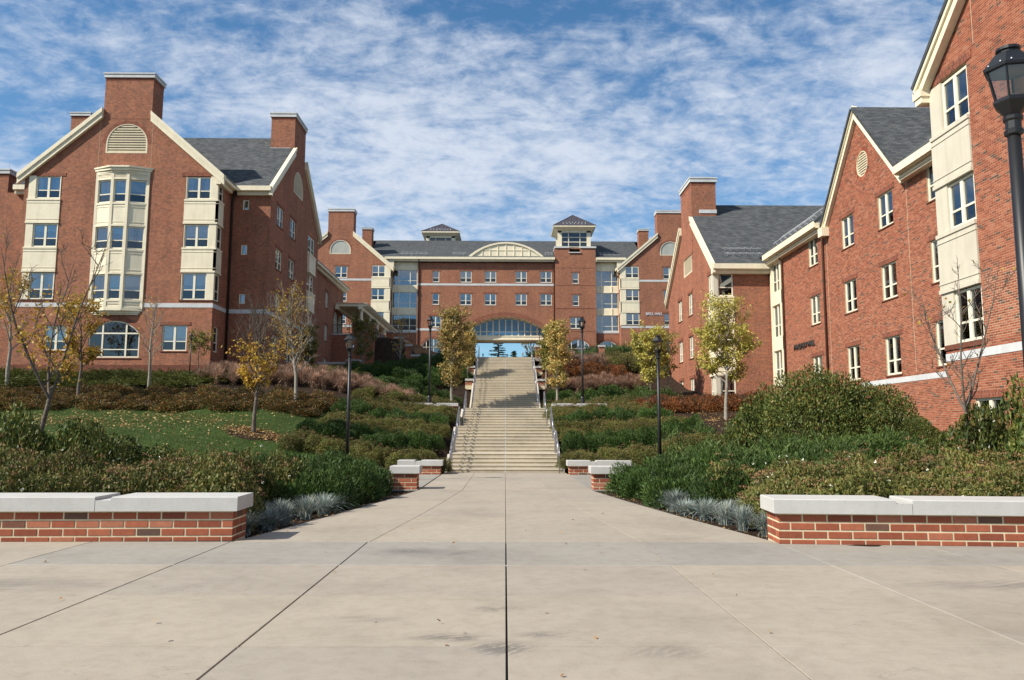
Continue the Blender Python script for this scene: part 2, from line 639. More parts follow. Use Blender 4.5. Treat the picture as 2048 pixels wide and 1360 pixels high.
M = {}
M['brick'] = brick_wall_mat('brick_wall')
M['brick_island'] = brick_piece_mat('brick_pieces', 'island')
M['brick_single'] = brick_piece_mat('brick_single', 'object')
M['brick_seat'] = brick_piece_mat('brick_seat_wall', 'object', 14.0)
M['mortar'] = paint_mat('mortar', (0.54, 0.42, 0.29), 0.95, 0.15, 0.1, scale=6)
M['mortar_seat'] = paint_mat('mortar_seat', (0.68, 0.57, 0.38), 0.95, 0.14, 0.1, scale=8)
M['cream'] = paint_mat('cream_paint', (0.80, 0.71, 0.52), 0.5, 0.06)
M['cream_frame'] = paint_mat('cream_frame', (0.80, 0.74, 0.58), 0.45, 0.05)
M['cream_dull'] = paint_mat('dull_cream', (0.58, 0.53, 0.42), 0.5, 0.05)  # duller than the cream; right hall's corner posts and near-wing panels
M['stone'] = paint_mat('precast_stone', (0.58, 0.58, 0.57), 0.8, 0.1, 0.2)
M['coping'] = concrete_mat('coping_stone', (0.48, 0.465, 0.435), 0.45, False, False, 0.8)
M['concrete'] = concrete_mat('concrete_slab', (0.355, 0.308, 0.248), 0.8)
M['concrete_grey'] = concrete_mat('concrete_slab_grey', (0.295, 0.272, 0.238), 0.8)
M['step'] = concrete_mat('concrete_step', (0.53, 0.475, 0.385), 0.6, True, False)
M['riser'] = concrete_mat('weathered_dark_riser', (0.41, 0.345, 0.245), 1.0, True, False)  # brown weathering; darker than the treads, puts light-dark step lines into the colour
M['joint'] = paint_mat('joint_dark', (0.05, 0.045, 0.04), 0.95, 0.2)
M['sealant'] = paint_mat('joint_sealant', (0.52, 0.50, 0.46), 0.8, 0.15, scale=6)
M['joint_tan'] = paint_mat('joint_tan', (0.22, 0.18, 0.14), 0.9, 0.3, scale=9)
M['shingle'] = shingle_mat('asphalt_shingle')
M['metal_roof'] = paint_mat('standing_seam_roof', (0.06, 0.05, 0.055), 0.4, 0.15, 0.4)
M['black'] = paint_mat('black_iron', (0.010, 0.010, 0.011), 0.45, 0.3, 0.5)
M['rail'] = paint_mat('galvanised_rail', (0.42, 0.41, 0.43), 0.35, 0.15, 0.5, 0.8)
M['snow'] = paint_mat('zinc_guard', (0.55, 0.56, 0.58), 0.5, 0.1)
M['brown'] = paint_mat('brown_downspout', (0.10, 0.05, 0.035), 0.5, 0.1)
M['dark_spout'] = paint_mat('dark_downspout', (0.03, 0.022, 0.02), 0.5, 0.1)
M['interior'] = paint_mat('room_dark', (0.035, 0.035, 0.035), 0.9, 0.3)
M['blind'] = paint_mat('window_blind', (0.72, 0.71, 0.66), 0.8, 0.08)
M['curtain'] = paint_mat('window_curtain', (0.60, 0.60, 0.56), 0.9, 0.3, scale=5)
M['louvre'] = paint_mat('louvre_cream', (0.70, 0.60, 0.42), 0.6, 0.06)
M['louvre_dark'] = paint_mat('louvre_back', (0.08, 0.065, 0.045), 0.9, 0.1)
M['fan'] = paint_mat('fan_light_panel', (0.42, 0.42, 0.36), 0.2, 0.1, 0.6)
M['soldier'] = brick_wall_mat('brick_soldier', True)
M['glass'] = glass_mat('window_glass')
M['glass_dark'] = glass_mat('window_glass_screened', 0.05, (0.42, 0.45, 0.47))
M['glass_clear'] = glass_mat('lantern_glass', 0.06, (0.86, 0.86, 0.84))
M['glass_bridge'] = glass_mat('bridge_glass', 0.05, (0.62, 0.70, 0.76))
M['letter_white'] = paint_mat('letter_white', (0.72, 0.74, 0.78), 0.5, 0.05)
M['letter_bronze'] = paint_mat('letter_bronze', (0.09, 0.08, 0.075), 0.45, 0.1, 0.5, 0.5)
M['mulch'] = ground_mat('bark_mulch', [(0.3, (0.022, 0.014, 0.010)), (0.6, (0.045, 0.030, 0.020)), (0.8, (0.075, 0.05, 0.032))], 2.2, 38, 1.0)
M['lawn'] = ground_mat('lawn_soil', [(0.3, (0.030, 0.052, 0.012)), (0.6, (0.045, 0.080, 0.018)), (0.8, (0.085, 0.10, 0.03))], 0.8, 60, 0.8)
M['lantern_top'] = paint_mat('lantern_reflector', (0.30, 0.24, 0.16), 0.5, 0.2)
M['bark'] = paint_mat('bark_grey', (0.16, 0.13, 0.105), 0.9, 0.35, 0.1, scale=9)
M['bark_pale'] = paint_mat('bark_pale', (0.30, 0.27, 0.22), 0.9, 0.3, 0.1, scale=9)
M['twig'] = paint_mat('shrub_twig', (0.075, 0.055, 0.04), 0.9, 0.3, 0.1, scale=9)
M['leaf_gold'] = leaf_mat('leaf_gold', [(0, (0.34, 0.15, 0.02)), (0.35, (0.52, 0.29, 0.035)), (0.75, (0.60, 0.41, 0.08)), (1, (0.34, 0.28, 0.05))], 0.35)
M['leaf_yellowgreen'] = leaf_mat('leaf_yellowgreen', [(0, (0.24, 0.24, 0.048)), (0.3, (0.408, 0.384, 0.084)), (0.65, (0.552, 0.504, 0.144)), (0.9, (0.624, 0.504, 0.12)), (1, (0.504, 0.288, 0.048))], 0.35)
M['leaf_pear'] = leaf_mat('leaf_pear', [(0, (0.161, 0.161, 0.0403)), (0.3, (0.345, 0.2875, 0.0862)), (0.6, (0.529, 0.4255, 0.161)), (0.85, (0.552, 0.3335, 0.092)), (1, (0.437, 0.184, 0.046))], 0.3)
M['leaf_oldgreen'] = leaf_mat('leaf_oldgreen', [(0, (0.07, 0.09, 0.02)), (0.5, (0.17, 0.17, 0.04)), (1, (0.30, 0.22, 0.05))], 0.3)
M['leaf_spirea'] = leaf_mat('leaf_spirea', [(0, (0.0585, 0.0772, 0.0182)), (0.4, (0.1105, 0.1264, 0.0312)), (0.75, (0.169, 0.1615, 0.0455)), (1, (0.221, 0.1544, 0.052))], 0.2)
M['leaf_spirea_brown'] = leaf_mat('leaf_spirea_brown', [(0, (0.066, 0.0819, 0.0192)), (0.45, (0.126, 0.1361, 0.0336)), (0.8, (0.18, 0.1701, 0.0456)), (1, (0.204, 0.1449, 0.0456))], 0.2)
M['seed_head'] = leaf_mat('seed_head', [(0, (0.13, 0.075, 0.04)), (1, (0.24, 0.15, 0.07))], 0.05, 0.9)
M['flower'] = leaf_mat('white_flower', [(0, (0.72, 0.70, 0.58)), (1, (0.85, 0.84, 0.75))], 0.1, 0.8, 0.05)
M['leaf_yew'] = leaf_mat('leaf_yew', [(0, (0.023, 0.046, 0.0103)), (0.5, (0.046, 0.0897, 0.0184)), (1, (0.0862, 0.138, 0.0299))], 0.15)
M['leaf_juniper'] = leaf_mat('leaf_juniper', [(0, (0.035, 0.065, 0.016)), (0.5, (0.075, 0.125, 0.030)), (1, (0.13, 0.18, 0.050))], 0.2)
M['leaf_ground'] = leaf_mat('leaf_groundcover', [(0, (0.05, 0.07, 0.014)), (0.5, (0.11, 0.13, 0.028)), (1, (0.18, 0.175, 0.045))], 0.15)
M['leaf_holly'] = leaf_mat('leaf_holly', [(0, (0.0338, 0.0556, 0.0135)), (0.5, (0.081, 0.1112, 0.0243)), (0.9, (0.162, 0.1669, 0.0405)), (1, (0.243, 0.153, 0.0405))], 0.18, 0.5)
M['leaf_red'] = leaf_mat('leaf_red', [(0, (0.07, 0.055, 0.018)), (0.3, (0.15, 0.075, 0.026)), (0.65, (0.22, 0.072, 0.026)), (1, (0.30, 0.085, 0.025))], 0.25)
M['leaf_redgreen'] = leaf_mat('leaf_redgreen', [(0, (0.055, 0.066, 0.0176)), (0.45, (0.1155, 0.1045, 0.0286)), (0.75, (0.187, 0.1045, 0.033)), (1, (0.308, 0.0935, 0.0275))], 0.2)
M['fescue'] = leaf_mat('blade_fescue', [(0, (0.13, 0.16, 0.15)), (0.5, (0.26, 0.31, 0.30)), (0.85, (0.38, 0.43, 0.41)), (1, (0.50, 0.42, 0.30))], 0.15)
M['muhly'] = leaf_mat('blade_pink', [(0, (0.16, 0.11, 0.06)), (0.5, (0.36, 0.22, 0.16)), (1, (0.48, 0.32, 0.25))], 0.3)
M['grass'] = leaf_mat('blade_lawn', [(0, (0.045, 0.078, 0.016)), (0.6, (0.085, 0.125, 0.030)), (1, (0.15, 0.17, 0.06))], 0.3)
M['fallen'] = leaf_mat('fallen_leaf', [(0, (0.26, 0.13, 0.05)), (0.5, (0.42, 0.25, 0.10)), (1, (0.52, 0.38, 0.18))], 0.15)
M['needle'] = leaf_mat('needle_spruce', [(0, (0.012, 0.030, 0.020)), (1, (0.045, 0.075, 0.050))], 0.1)

# ================================================================== setting
P_MID = [(-80, 0), (29.5, 0), (31.2, .45), (36, 1.6), (41.5, 2.55), (43, 2.7), (50.5, 2.75), (55.3, 4.7), (58.5, 6.0),
         (62.7, 7.4), (66, 7.6), (103, 10.5), (112, 10.6), (170, 11.0), (900, 12)]
P_LEFT = [(-80, 0), (18, 0), (22, .25), (26, .8), (30, 1.45), (36, 2.45), (40, 3.2), (44, 4.15), (48, 5.0), (50, 5.4), (68, 5.7),
          (77.2, 6.4), (77.9, 11.0), (103, 11.0), (112, 10.6), (170, 11.0), (900, 12)]
P_RIGHT = [(-80, 0), (13, 0), (20, .5), (26, 1.1), (35, 2.1), (42, 2.9), (48, 3.6), (56, 4.7), (60, 5.7), (64, 6.7), (70, 8.4),
           (103, 10.5), (112, 10.6), (170, 11.0), (900, 12)]


def prof(p, y):
    for (y0, z0), (y1, z1) in zip(p, p[1:]):
        if y <= y1:
            return z0 + (z1 - z0) * max(0.0, (y - y0) / (y1 - y0))
    return p[-1][1]


def T(x, y):
    """height of the ground"""
    s = min(1, max(0, (abs(x) - 2.6) / 10.0))
    s = s * s * (3 - 2 * s)
    z = (1 - s) * prof(P_MID, y) + s * prof(P_LEFT if x < 0 else P_RIGHT, y)
    if y > 11 and abs(x) > 3 and y < 103:
        z += 0.07 * math.sin(x * 1.3 + y * .7) * math.sin(y * .9 - x * .4) * min(1, (abs(x) - 3) / 2)
    return z - 0.05


def on_ground(px, py):
    d = ray(px, py)
    t = 8.0
    while t < 200:
        p = CAM + d * t
        if p.z <= T(p.x, p.y):
            return p
        t += 0.05
    return CAM + d * 60


def build_ground():
    xs = [-900, -500, -250, -120, -80] + list(np.arange(-60, 60.01, 0.75)) + [80, 120, 250, 500, 900]
    ys = [-400, -150, -60, -30] + list(np.arange(-12, 120, 0.75)) + [122, 130, 140, 170, 220, 300, 500, 900]
    v, f = [], []
    for y in ys:
        for x in xs:
            z = T(x, y)
            if abs(x) < 2.6 and 29 < y < 63.5:
                z -= 0.7
            v.append((x, y, z))
    n = len(xs)
    for j in range(len(ys) - 1):
        for i in range(n - 1):
            a = j * n + i
            f.append((a, a + 1, a + n + 1, a + n))
    me = bpy.data.meshes.new('ground')
    me.from_pydata(v, [], f)
    me.materials.append(M['mulch'])
    me.polygons.foreach_set('use_smooth', [True] * len(f))
    o = mesh_obj('ground', me)
    o['kind'] = 'structure'
    # lawn sheet
    v, f = [], []
    gx = np.arange(-36, -4.9, 0.5)
    gy = np.arange(22, 38.1, 0.5)
    idx = {}
    for j, y in enumerate(gy):
        for i, x in enumerate(gx):
            idx[i, j] = len(v)
            v.append((x, y, T(x, y) + 0.02))
    for j in range(len(gy) - 1):
        for i in range(len(gx) - 1):
            f.append((idx[i, j], idx[i + 1, j], idx[i + 1, j + 1], idx[i, j + 1]))
    me = bpy.data.meshes.new('lawn')
    me.from_pydata(v, [], f)
    me.materials.append(M['lawn'])
    me.polygons.foreach_set('use_smooth', [True] * len(f))
    o = mesh_obj('lawn', me)
    o['kind'] = 'structure'


build_ground()


def slab_obj(name, quad, parent, mat, gap=0.006, thick=0.11, z=0.0):
    c = Vector((sum(p[0] for p in quad) / 4, sum(p[1] for p in quad) / 4))
    pts = []
    for k in range(4):
        p = Vector(quad[k])
        a, b = Vector(quad[k - 1]), Vector(quad[(k + 1) % 4])
        d = ((a - p).normalized() + (b - p).normalized())
        pts.append(p + d * gap)
    mb = MB()
    bev = 0.003
    ins = []
    for k in range(4):
        p, a, b = pts[k], pts[k - 1], pts[(k + 1) % 4]
        ins.append(p + ((a - p).normalized() + (b - p).normalized()) * bev)
    lo = [(p.x, p.y, z - thick) for p in pts]
    mi = [(p.x, p.y, z - bev) for p in pts]
    hi = [(p.x, p.y, z) for p in ins]
    mb.v = lo + mi + hi
    mb.f = [(8, 9, 10, 11)]
    for r0 in (0, 4):
        for k in range(4):
            q = (k + 1) % 4
            mb.f.append((r0 + k, r0 + q, r0 + 4 + q, r0 + 4 + k))
    mb.m = [0] * 9
    mb.uv = [None] * 9
    return mb.build(name, mat, parent)


def build_plaza():
    mb = MB()
    mb.box(-26, 26, -8, 11.9, -0.14, -0.025)
    plaza = mb.build('plaza', M['joint'])
    plaza['kind'] = 'structure'
    xs = [-25.8, -21.8, -17.9, -13.9, -9.95, -7.95, -5.95, -3.96, -1.98, 0.02, 2.0, 3.95, 5.95, 7.95, 9.95, 13.9, 17.9, 21.8, 25.8]
    ys = [-7.5, -3.9, -0.4, 2.3, 4.2, 6.04, 7.88, 9.6, 11.55]
    for i in range(len(xs) - 1):
        for j in range(len(ys) - 1):
            wide = 0.008 if i in (6, 7, 8, 9) else 0.004
            slab_obj('slab', [(xs[i], ys[j]), (xs[i + 1], ys[j]), (xs[i + 1], ys[j + 1]), (xs[i], ys[j + 1])], plaza,
                     M['concrete_grey'] if (j == len(ys) - 2 and 6 <= i <= 12) else M['concrete'], wide)
    s = MB()
    s.box(-9.9, 9.9, 9.592, 9.608, -0.024, -0.002)
    s.box(3.942, 3.958, -0.4, 9.59, -0.024, -0.003)
    s.build('joint_filler', M['sealant'], plaza)
    s = MB()
    s.box(1.99, 2.01, -0.4, 11.5, -0.024, -0.006)
    s.build('joint_filler', M['joint_tan'], plaza)
    # walkway from the plaza to the stairs
    mb = MB()
    mb.prism([(-4.0, 11.56, -0.14), (4.0, 11.56, -0.14), (2.45, 21.5, -0.14), (2.45, 21.55, -0.14), (13, 21.55, -0.14), (13, 29.2, -0.14),
              (2.35, 29.2, -0.14), (2.35, 30.6, -0.14), (-2.35, 30.6, -0.14), (-2.35, 29.2, -0.14), (-13, 29.2, -0.14), (-13, 21.55, -0.14),
              (-2.45, 21.55, -0.14), (-2.45, 21.5, -0.14)], (0, 0, 0.115))
    path = mb.build('walkway', M['joint'])
    path['kind'] = 'structure'

    def hw(y):
        # slightly curved edge of the beds
        t = (y - 11.55) / (21.5 - 11.55)
        return 3.95 - (3.95 - 2.35) * (1.25 * t - 0.25 * t * t) if t < 1 else 2.35
    rows = [11.56, 14.9, 18.2, 21.5, 25.2, 28.0, 30.55]
    for a, b in zip(rows, rows[1:]):
        for k in range(4):
            fa, fb = hw(a), hw(b)
            q = lambda f, k: -f + 2 * f * k / 4 + 0.02
            slab_obj('slab', [(q(fa, k), a), (q(fa, k + 1), a), (q(fb, k + 1), b), (q(fb, k), b)], path, M['concrete'], 0.004)
    for s in (-1, 1):
        xs2 = [2.37, 4.8, 7.4, 10.0, 12.9]
        for i in range(4):
            for a, b in ((21.56, 25.2), (25.2, 29.15)):
                x0, x1 = sorted((s * xs2[i], s * xs2[i + 1]))
                slab_obj('slab', [(x0, a), (x1, a), (x1, b), (x0, b)], path, M['concrete_grey'], 0.004)
    # paving that carries on from the head of the stairs to the archway
    mb = MB()
    ring = [(62.9, 7.55), (66, 7.75), (104, 10.72), (150, 11.2)]
    for (y0, z0), (y1, z1) in zip(ring, ring[1:]):
        mb.hexa([(-3.2, y0, z0 - .3), (3.2, y0, z0 - .3), (3.2, y1, z1 - .3), (-3.2, y1, z1 - .3),
                 (-3.2, y0, z0), (3.2, y0, z0), (3.2, y1, z1), (-3.2, y1, z1)])
    o = mb.build('upper_walkway', M['concrete'])
    o['kind'] = 'structure'


build_plaza()

# ------------------------------------------------------------------ stairs
FLIGHTS = [  # y of the first riser, z at its foot, risers, riser height, tread
    (30.55, 0.00, 5, 0.141, 0.34), (33.30, 0.705, 8, 0.141, 0.34), (39.60, 1.833, 7, 0.141, 0.34),
    (50.60, 2.82, 16, 0.138, 0.31), (56.15, 5.028, 9, 0.138, 0.30), (60.30, 6.27, 9, 0.142, 0.30)]
STAIR_W = 2.17


def build_stairs():
    st = thing('staircase', 'broad concrete staircase climbing in flights between planted terraces to the archway', 'stairs', (0, 30.55, 0))
    end = 63.2
    for k, (y0, z0, n, r, t) in enumerate(FLIGHTS):
        nxt = FLIGHTS[k + 1][0] if k + 1 < len(FLIGHTS) else end
        for i in range(n):
            ya = y0 + i * t
            yb = y0 + (i + 1) * t if i < n - 1 else nxt
            za, zb = z0 + i * r, z0 + (i + 1) * r
            for s in (0, 1):
                x0, x1 = ((-STAIR_W, 0.006) if s == 0 else (0.034, STAIR_W + .05))
                mb = MB()
                # tread with a small nosing over a set-back riser
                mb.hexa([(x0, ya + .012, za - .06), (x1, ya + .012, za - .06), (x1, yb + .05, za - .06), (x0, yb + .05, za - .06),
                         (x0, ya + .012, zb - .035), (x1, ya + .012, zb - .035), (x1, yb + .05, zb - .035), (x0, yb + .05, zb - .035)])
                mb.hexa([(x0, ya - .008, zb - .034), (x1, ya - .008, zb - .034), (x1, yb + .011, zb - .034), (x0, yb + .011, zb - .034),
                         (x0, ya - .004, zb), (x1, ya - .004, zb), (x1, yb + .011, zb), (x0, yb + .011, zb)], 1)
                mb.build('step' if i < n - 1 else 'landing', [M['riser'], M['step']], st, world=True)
    mb = MB()
    for k, (y0, z0, n, r, t) in enumerate(FLIGHTS):
        for i in range(n):
            mb.box(.0065, .0335, y0 + i * t + .007, y0 + i * t + .03, z0 + i * r, z0 + (i + 1) * r - .004)
            nxt = FLIGHTS[k + 1][0] if k + 1 < len(FLIGHTS) else end
            mb.box(.0065, .0335, y0 + i * t + .008, (y0 + (i + 1) * t if i < n - 1 else nxt), z0 + (i + 1) * r - .03, z0 + (i + 1) * r - .003)
    mb.build('joint_filler', M['stone'], st, world=True)
    # side footings under the flights
    for s in (-1, 1):
        mb = MB()
        xa, xb = sorted((s * (STAIR_W + .055), s * (STAIR_W + .16)))
        for k, (y0, z0, n, r, t) in enumerate(FLIGHTS):
            y1, z1 = y0 + (n - 1) * t, z0 + n * r
            nxt = FLIGHTS[k + 1][0] if k + 1 < len(FLIGHTS) else end
            mb.hexa([(xa, y0, z0 - .8), (xb, y0, z0 - .8), (xb, y1, z0 - .8), (xa, y1, z0 - .8),
                     (xa, y0, z0 + r - .05), (xb, y0, z0 + r - .05), (xb, y1, z1 - .05), (xa, y1, z1 - .05)])
            mb.hexa([(xa, y1, z0 - .8), (xb, y1, z0 - .8), (xb, nxt, z0 - .8), (xa, nxt, z0 - .8),
                     (xa, y1, z1 - .05), (xb, y1, z1 - .05), (xb, nxt, z1 - .05), (xa, nxt, z1 - .05)])
        mb.build('stringer', M['step'], st, world=True)
    # hand rails, one for each flight and side
    order = ['lowest', 'second', 'third', 'fourth', 'fifth', 'topmost']
    for k, (y0, z0, n, r, t) in enumerate(FLIGHTS):
        y1, z1 = y0 + (n - 1) * t, z0 + n * r
        for s in (-1, 1):
            x = s * (STAIR_W - 0.07) if k < 3 else s * (STAIR_W - 0.05)
            side = 'oriel hall' if s < 0 else 'round-vent hall'
            h = 0.86
            ya, yb = y0 - .34, y1 + .36
            rt = thing('handrail', 'grey tubular handrail of the %s flight on the %s side' % (order[k], side), 'handrail', (x, ya, z0),
                       0, 'handrails beside the stairs')
            rad = 0.024

            def arc(c, a0, a1, rr=0.12):
                return [(0, c[0] + rr * math.cos(R(a0 + (a1 - a0) * q / 4)), c[1] + rr * math.sin(R(a0 + (a1 - a0) * q / 4))) for q in range(5)]
            L = yb - ya
            H = z1 - z0
            b = [(0, 0, 0.0)] + arc((.12, h - .12), 180, 90) + [(0, .34, h + .02), (0, L - .36, H + h + .02)] + arc((L - .12, H + h - .12), 90, 0) + [(0, L, H)]
            top = MB()
            top.tube(b, rad)
            top.build('top_rail', M['rail'], rt, smooth=True)
            low = MB()
            low.tube([(0, .002, .47), (0, .34, .50), (0, L - .36, H + .50), (0, L - .002, H + .47)], rad * .8)
            low.build('lower_rail', M['rail'], rt, smooth=True)
            np_ = max(1, int(round(L / 1.8)) - 1)
            for q in range(np_):
                f = (q + 1) / (np_ + 1)
                yy = f * L
                i = max(0, min(n, math.floor((yy + ya - y0) / t) + 1))
                zz = i * r
                g = min(1, max(0, (yy - .34) / (L - .70)))
                mb = MB()
                mb.tube([(0, yy, zz - .005), (0, yy, g * H + h + .015)], rad * .85)
                mb.build('post', M['rail'], rt, smooth=True)


build_stairs()

# ------------------------------------------------------------------ low brick walls with stone copings
UB_L, UB_H = 0.347, 0.117
_bk = {}


def brick_mesh(L, H, D, mat):
    key = (round(L, 3), round(H, 3), round(D, 3), mat)
    if key not in _bk:
        mb = MB()
        b = 0.005
        x, z = L / 2, H / 2
        mb.v = [(-x, 0, -z), (x, 0, -z), (x, 0, z), (-x, 0, z), (-x, -D + b, -z), (x, -D + b, -z), (x, -D + b, z), (-x, -D + b, z),
                (-x + b, -D, -z + b), (x - b, -D, -z + b), (x - b, -D, z - b), (-x + b, -D, z - b)]
        mb.f = [(8, 9, 10, 11)] + [(r0 + k, r0 + (k + 1) % 4, r0 + 4 + (k + 1) % 4, r0 + 4 + k) for r0 in (0, 4) for k in range(4)]
        mb.m = [0] * 9
        mb.uv = [None] * 9
        _bk[key] = mb.mesh('brick', M[mat])
    return _bk[key]


def seat_wall(x, y, z, length, depth, courses, cop_h, label, ang=0.0, flip=1, notch=(), bury=0.3, group=None, cut=0.62, end_bricks=True):
    """front-left corner of the brickwork at (x, y); runs along +u for length; flip -1 runs the other way"""
    root = thing('planter_wall', label, 'wall', (x, y, z), ang, group)
    hgt = courses * UB_H - (1 - cut) * UB_H
    X = lambda u: u * flip
    core = MB()
    a, b = sorted((X(0), X(length)))
    core.box(a + .004, b - .004, .006, depth - .006, -bury, hgt)
    core.build('mortar_core', M['mortar_seat'], root)
    mg = 0.023

    def run(L, place, odd0):
        for c in range(courses):
            zc = hgt - (c + .5) * UB_H
            h = UB_H - mg
            if c == courses - 1:
                h = UB_H * cut - mg * .5
                zc = h / 2
            off = UB_L / 2 if (c + odd0) % 2 else 0.0
            u = -off
            while u < L - .02:
                u0, u1 = max(u, 0), min(u + UB_L, L)
                bl = u1 - u0 - (mg if u1 < L - .001 else 0) 
                if bl > .04:
                    place(u0 + bl / 2, zc, bl, h)
                u += UB_L

    def front(u, zc, bl, h):
        mesh_obj('brick', brick_mesh(bl, h, .010, 'brick_seat'), root, (X(u), .008, zc + RNG.uniform(-.0015, .0015)), 0)

    def endf(u, zc, bl, h):
        # the end that faces the walkway
        xx = 0.008 * flip
        mesh_obj('brick', brick_mesh(bl, h, .010, 'brick_seat'), root, (xx, u, zc), -math.pi / 2 if flip > 0 else math.pi / 2)
    run(length, front, 0)
    if end_bricks:
        run(depth, endf, 1)
    # coping stones
    cuts = [0.0] + list(notch) + [length]
    oh = 0.075
    for k in range(len(cuts) - 1):
        u0 = cuts[k] - (oh if k == 0 else -.004)
        u1 = cuts[k + 1] - .004
        mb = MB()
        a, b = sorted((X(u0), X(u1)))
        y0, y1 = -oh, depth + oh
        z0, z1 = hgt + .012, hgt + .012 + cop_h
        bv = .012
        # the stones have a shallow slot cut at the joints
        mb.v = [(a, y0, z0), (b, y0, z0), (b, y1, z0), (a, y1, z0), (a, y0, z1 - bv), (b, y0, z1 - bv), (b, y1, z1 - bv), (a, y1, z1 - bv),
                (a + bv, y0 + bv, z1), (b - bv, y0 + bv, z1), (b - bv, y1 - bv, z1), (a + bv, y1 - bv, z1)]
        mb.f = [(3, 2, 1, 0), (8, 9, 10, 11)] + [(r0 + q, r0 + (q + 1) % 4, r0 + 4 + (q + 1) % 4, r0 + 4 + q) for r0 in (0, 4) for q in range(4)]
        mb.m = [0] * 10
        mb.uv = [None] * 10
        if k < len(cuts) - 2:       # a stone that carries the slot: split off its last stretch, lower
            e = u1 - 0.22
            aa, bb = sorted((X(u0), X(e)))
            mb2 = MB()
            mb2.v = [(aa, y0, z0), (bb, y0, z0), (bb, y1, z0), (aa, y1, z0), (aa, y0, z1 - bv), (bb, y0, z1 - bv), (bb, y1, z1 - bv), (aa, y1, z1 - bv),
                     (aa + bv, y0 + bv, z1), (bb - .002, y0 + bv, z1), (bb - .002, y1 - bv, z1), (aa + bv, y1 - bv, z1)]
            mb2.f, mb2.m, mb2.uv = list(mb.f), list(mb.m), list(mb.uv)
            cc, dd = sorted((X(e - .001), X(u1)))
            mb2.box(cc, dd, y0, y1, z0, z1 - .05)
            mb = mb2
        mb.build('coping_stone', M['coping'], root)
    bed = MB()
    a, b = sorted((X(0.0), X(length)))
    bed.box(a, b, -.004, depth + .004, hgt, hgt + .0125)
    bed.build('mortar_bed', M['mortar_seat'], root)
    return root


seat_wall(-3.96, 11.60, 0.0, 7.5, 0.66, 4, 0.205, 'low brick wall with pale stone coping beside the lawn-side bed of the plaza', R(2.0), -1, (1.95, 4.2))
seat_wall(3.95, 11.40, 0.0, 7.5, 0.66, 4, 0.205, 'low brick wall with pale stone coping below the hall with the round vent', R(-4.5), 1, (1.85, 4.1))
seat_wall(-2.42, 21.75, 0.0, .75, 0.55, 4, 0.20, 'low brick wall end between walkway and dark yews, lawn side', 0, -1, ())
seat_wall(2.45, 21.75, 0.0, .9, 0.55, 4, 0.20, 'low brick wall end between walkway and dark yews, side of the round-vent hall', 0, 1, ())
seat_wall(-2.38, 29.2, 0.0, 1.6, 0.55, 3, 0.20, 'low brick planter wall at the stair foot, lawn side', 0, -1, (0.95,))
seat_wall(2.40, 29.2, 0.0, 2.3, 0.55, 3, 0.20, 'low brick planter wall at the stair foot, side of the round-vent hall', 0, 1, (1.0,))
for s in (-1, 1):
    sd_ = 'oriel hall' if s < 0 else 'round-vent hall'
    seat_wall(s * 2.62, 42.2, 2.50, 2.9, 0.45, 4, 0.16, 'low planter wall on the middle terrace at the third flight, on the %s side' % sd_, 0, s, (1.3,))
    seat_wall(s * 2.36, 55.6, 4.85, .5, 0.45, 3, 0.14, 'short brick wall stub at the head of the fourth flight, on the %s side' % sd_, 0, s, ())
    seat_wall(s * 2.36, 58.9, 6.05, .5, 0.45, 3, 0.14, 'short brick wall stub at the head of the fifth flight, on the %s side' % sd_, 0, s, ())

# ================================================================== buildings: kit of parts
def arc_pts(u0, u1, zs, zt, n=14):
    """points of a segmental arch from (u1, zs) over the crown (mid, zt) to (u0, zs)"""
    hw, rise = (u1 - u0) / 2, zt - zs
    rr = (hw * hw + rise * rise) / (2 * rise)
    c, zc = (u0 + u1) / 2, zt - rr
    a = math.asin(min(1, hw / rr))
    if rise > hw:
        a = math.pi - a
    return [(c + rr * math.sin(a - 2 * a * k / n), zc + rr * math.cos(a - 2 * a * k / n)) for k in range(n + 1)]


def hole_ring(o):
    if o.get('ring'):
        return o['ring']
    u0, u1, z0, z1 = o['u0'], o['u1'], o['z0'], o['z1']
    if o.get('spring') is not None:
        return [(u0, z0), (u1, z0)] + arc_pts(u0, u1, o['spring'], z1)
    return [(u0, z0), (u1, z0), (u1, z1), (u0, z1)]


def op(uc, z0, w, h, **k):
    d = dict(u0=uc - w / 2, u1=uc + w / 2, z0=z0, z1=z0 + h)
    d.update(k)
    return d


def wall(root, name, fr, outline, holes=(), mat=None, depth=0.16, uvscale=1.0):
    mat = mat or M['brick']
    mb = MB()
    rings = [list(outline)] + [hole_ring(h) for h in holes]
    flat = [p for r in rings for p in r]
    tris = tessellate_polygon([[Vector((p[0], p[1], 0)) for p in r] for r in rings])
    P = fr.P
    for t in tris:
        pts = [flat[i] for i in t]
        mb.face([P(u, 0, z) for u, z in pts], 0, [(u * uvscale, z * uvscale) for u, z in pts])
    for r in rings[1:]:
        n = len(r)
        for k in range(n):
            (ua, za), (ub, zb) = r[k], r[(k + 1) % n]
            L = math.hypot(ub - ua, zb - za)
            mb.face([P(ua, 0, za), P(ub, 0, zb), P(ub, -depth, zb), P(ua, -depth, za)], 0,
                    [(0, 0), (L, 0), (L, depth), (0, depth)] if abs(zb - za) < abs(ub - ua) else [(0, za), (0, zb), (depth, zb), (depth, za)])
    return mb.build(name, mat, root, world=True)


_wm = {}


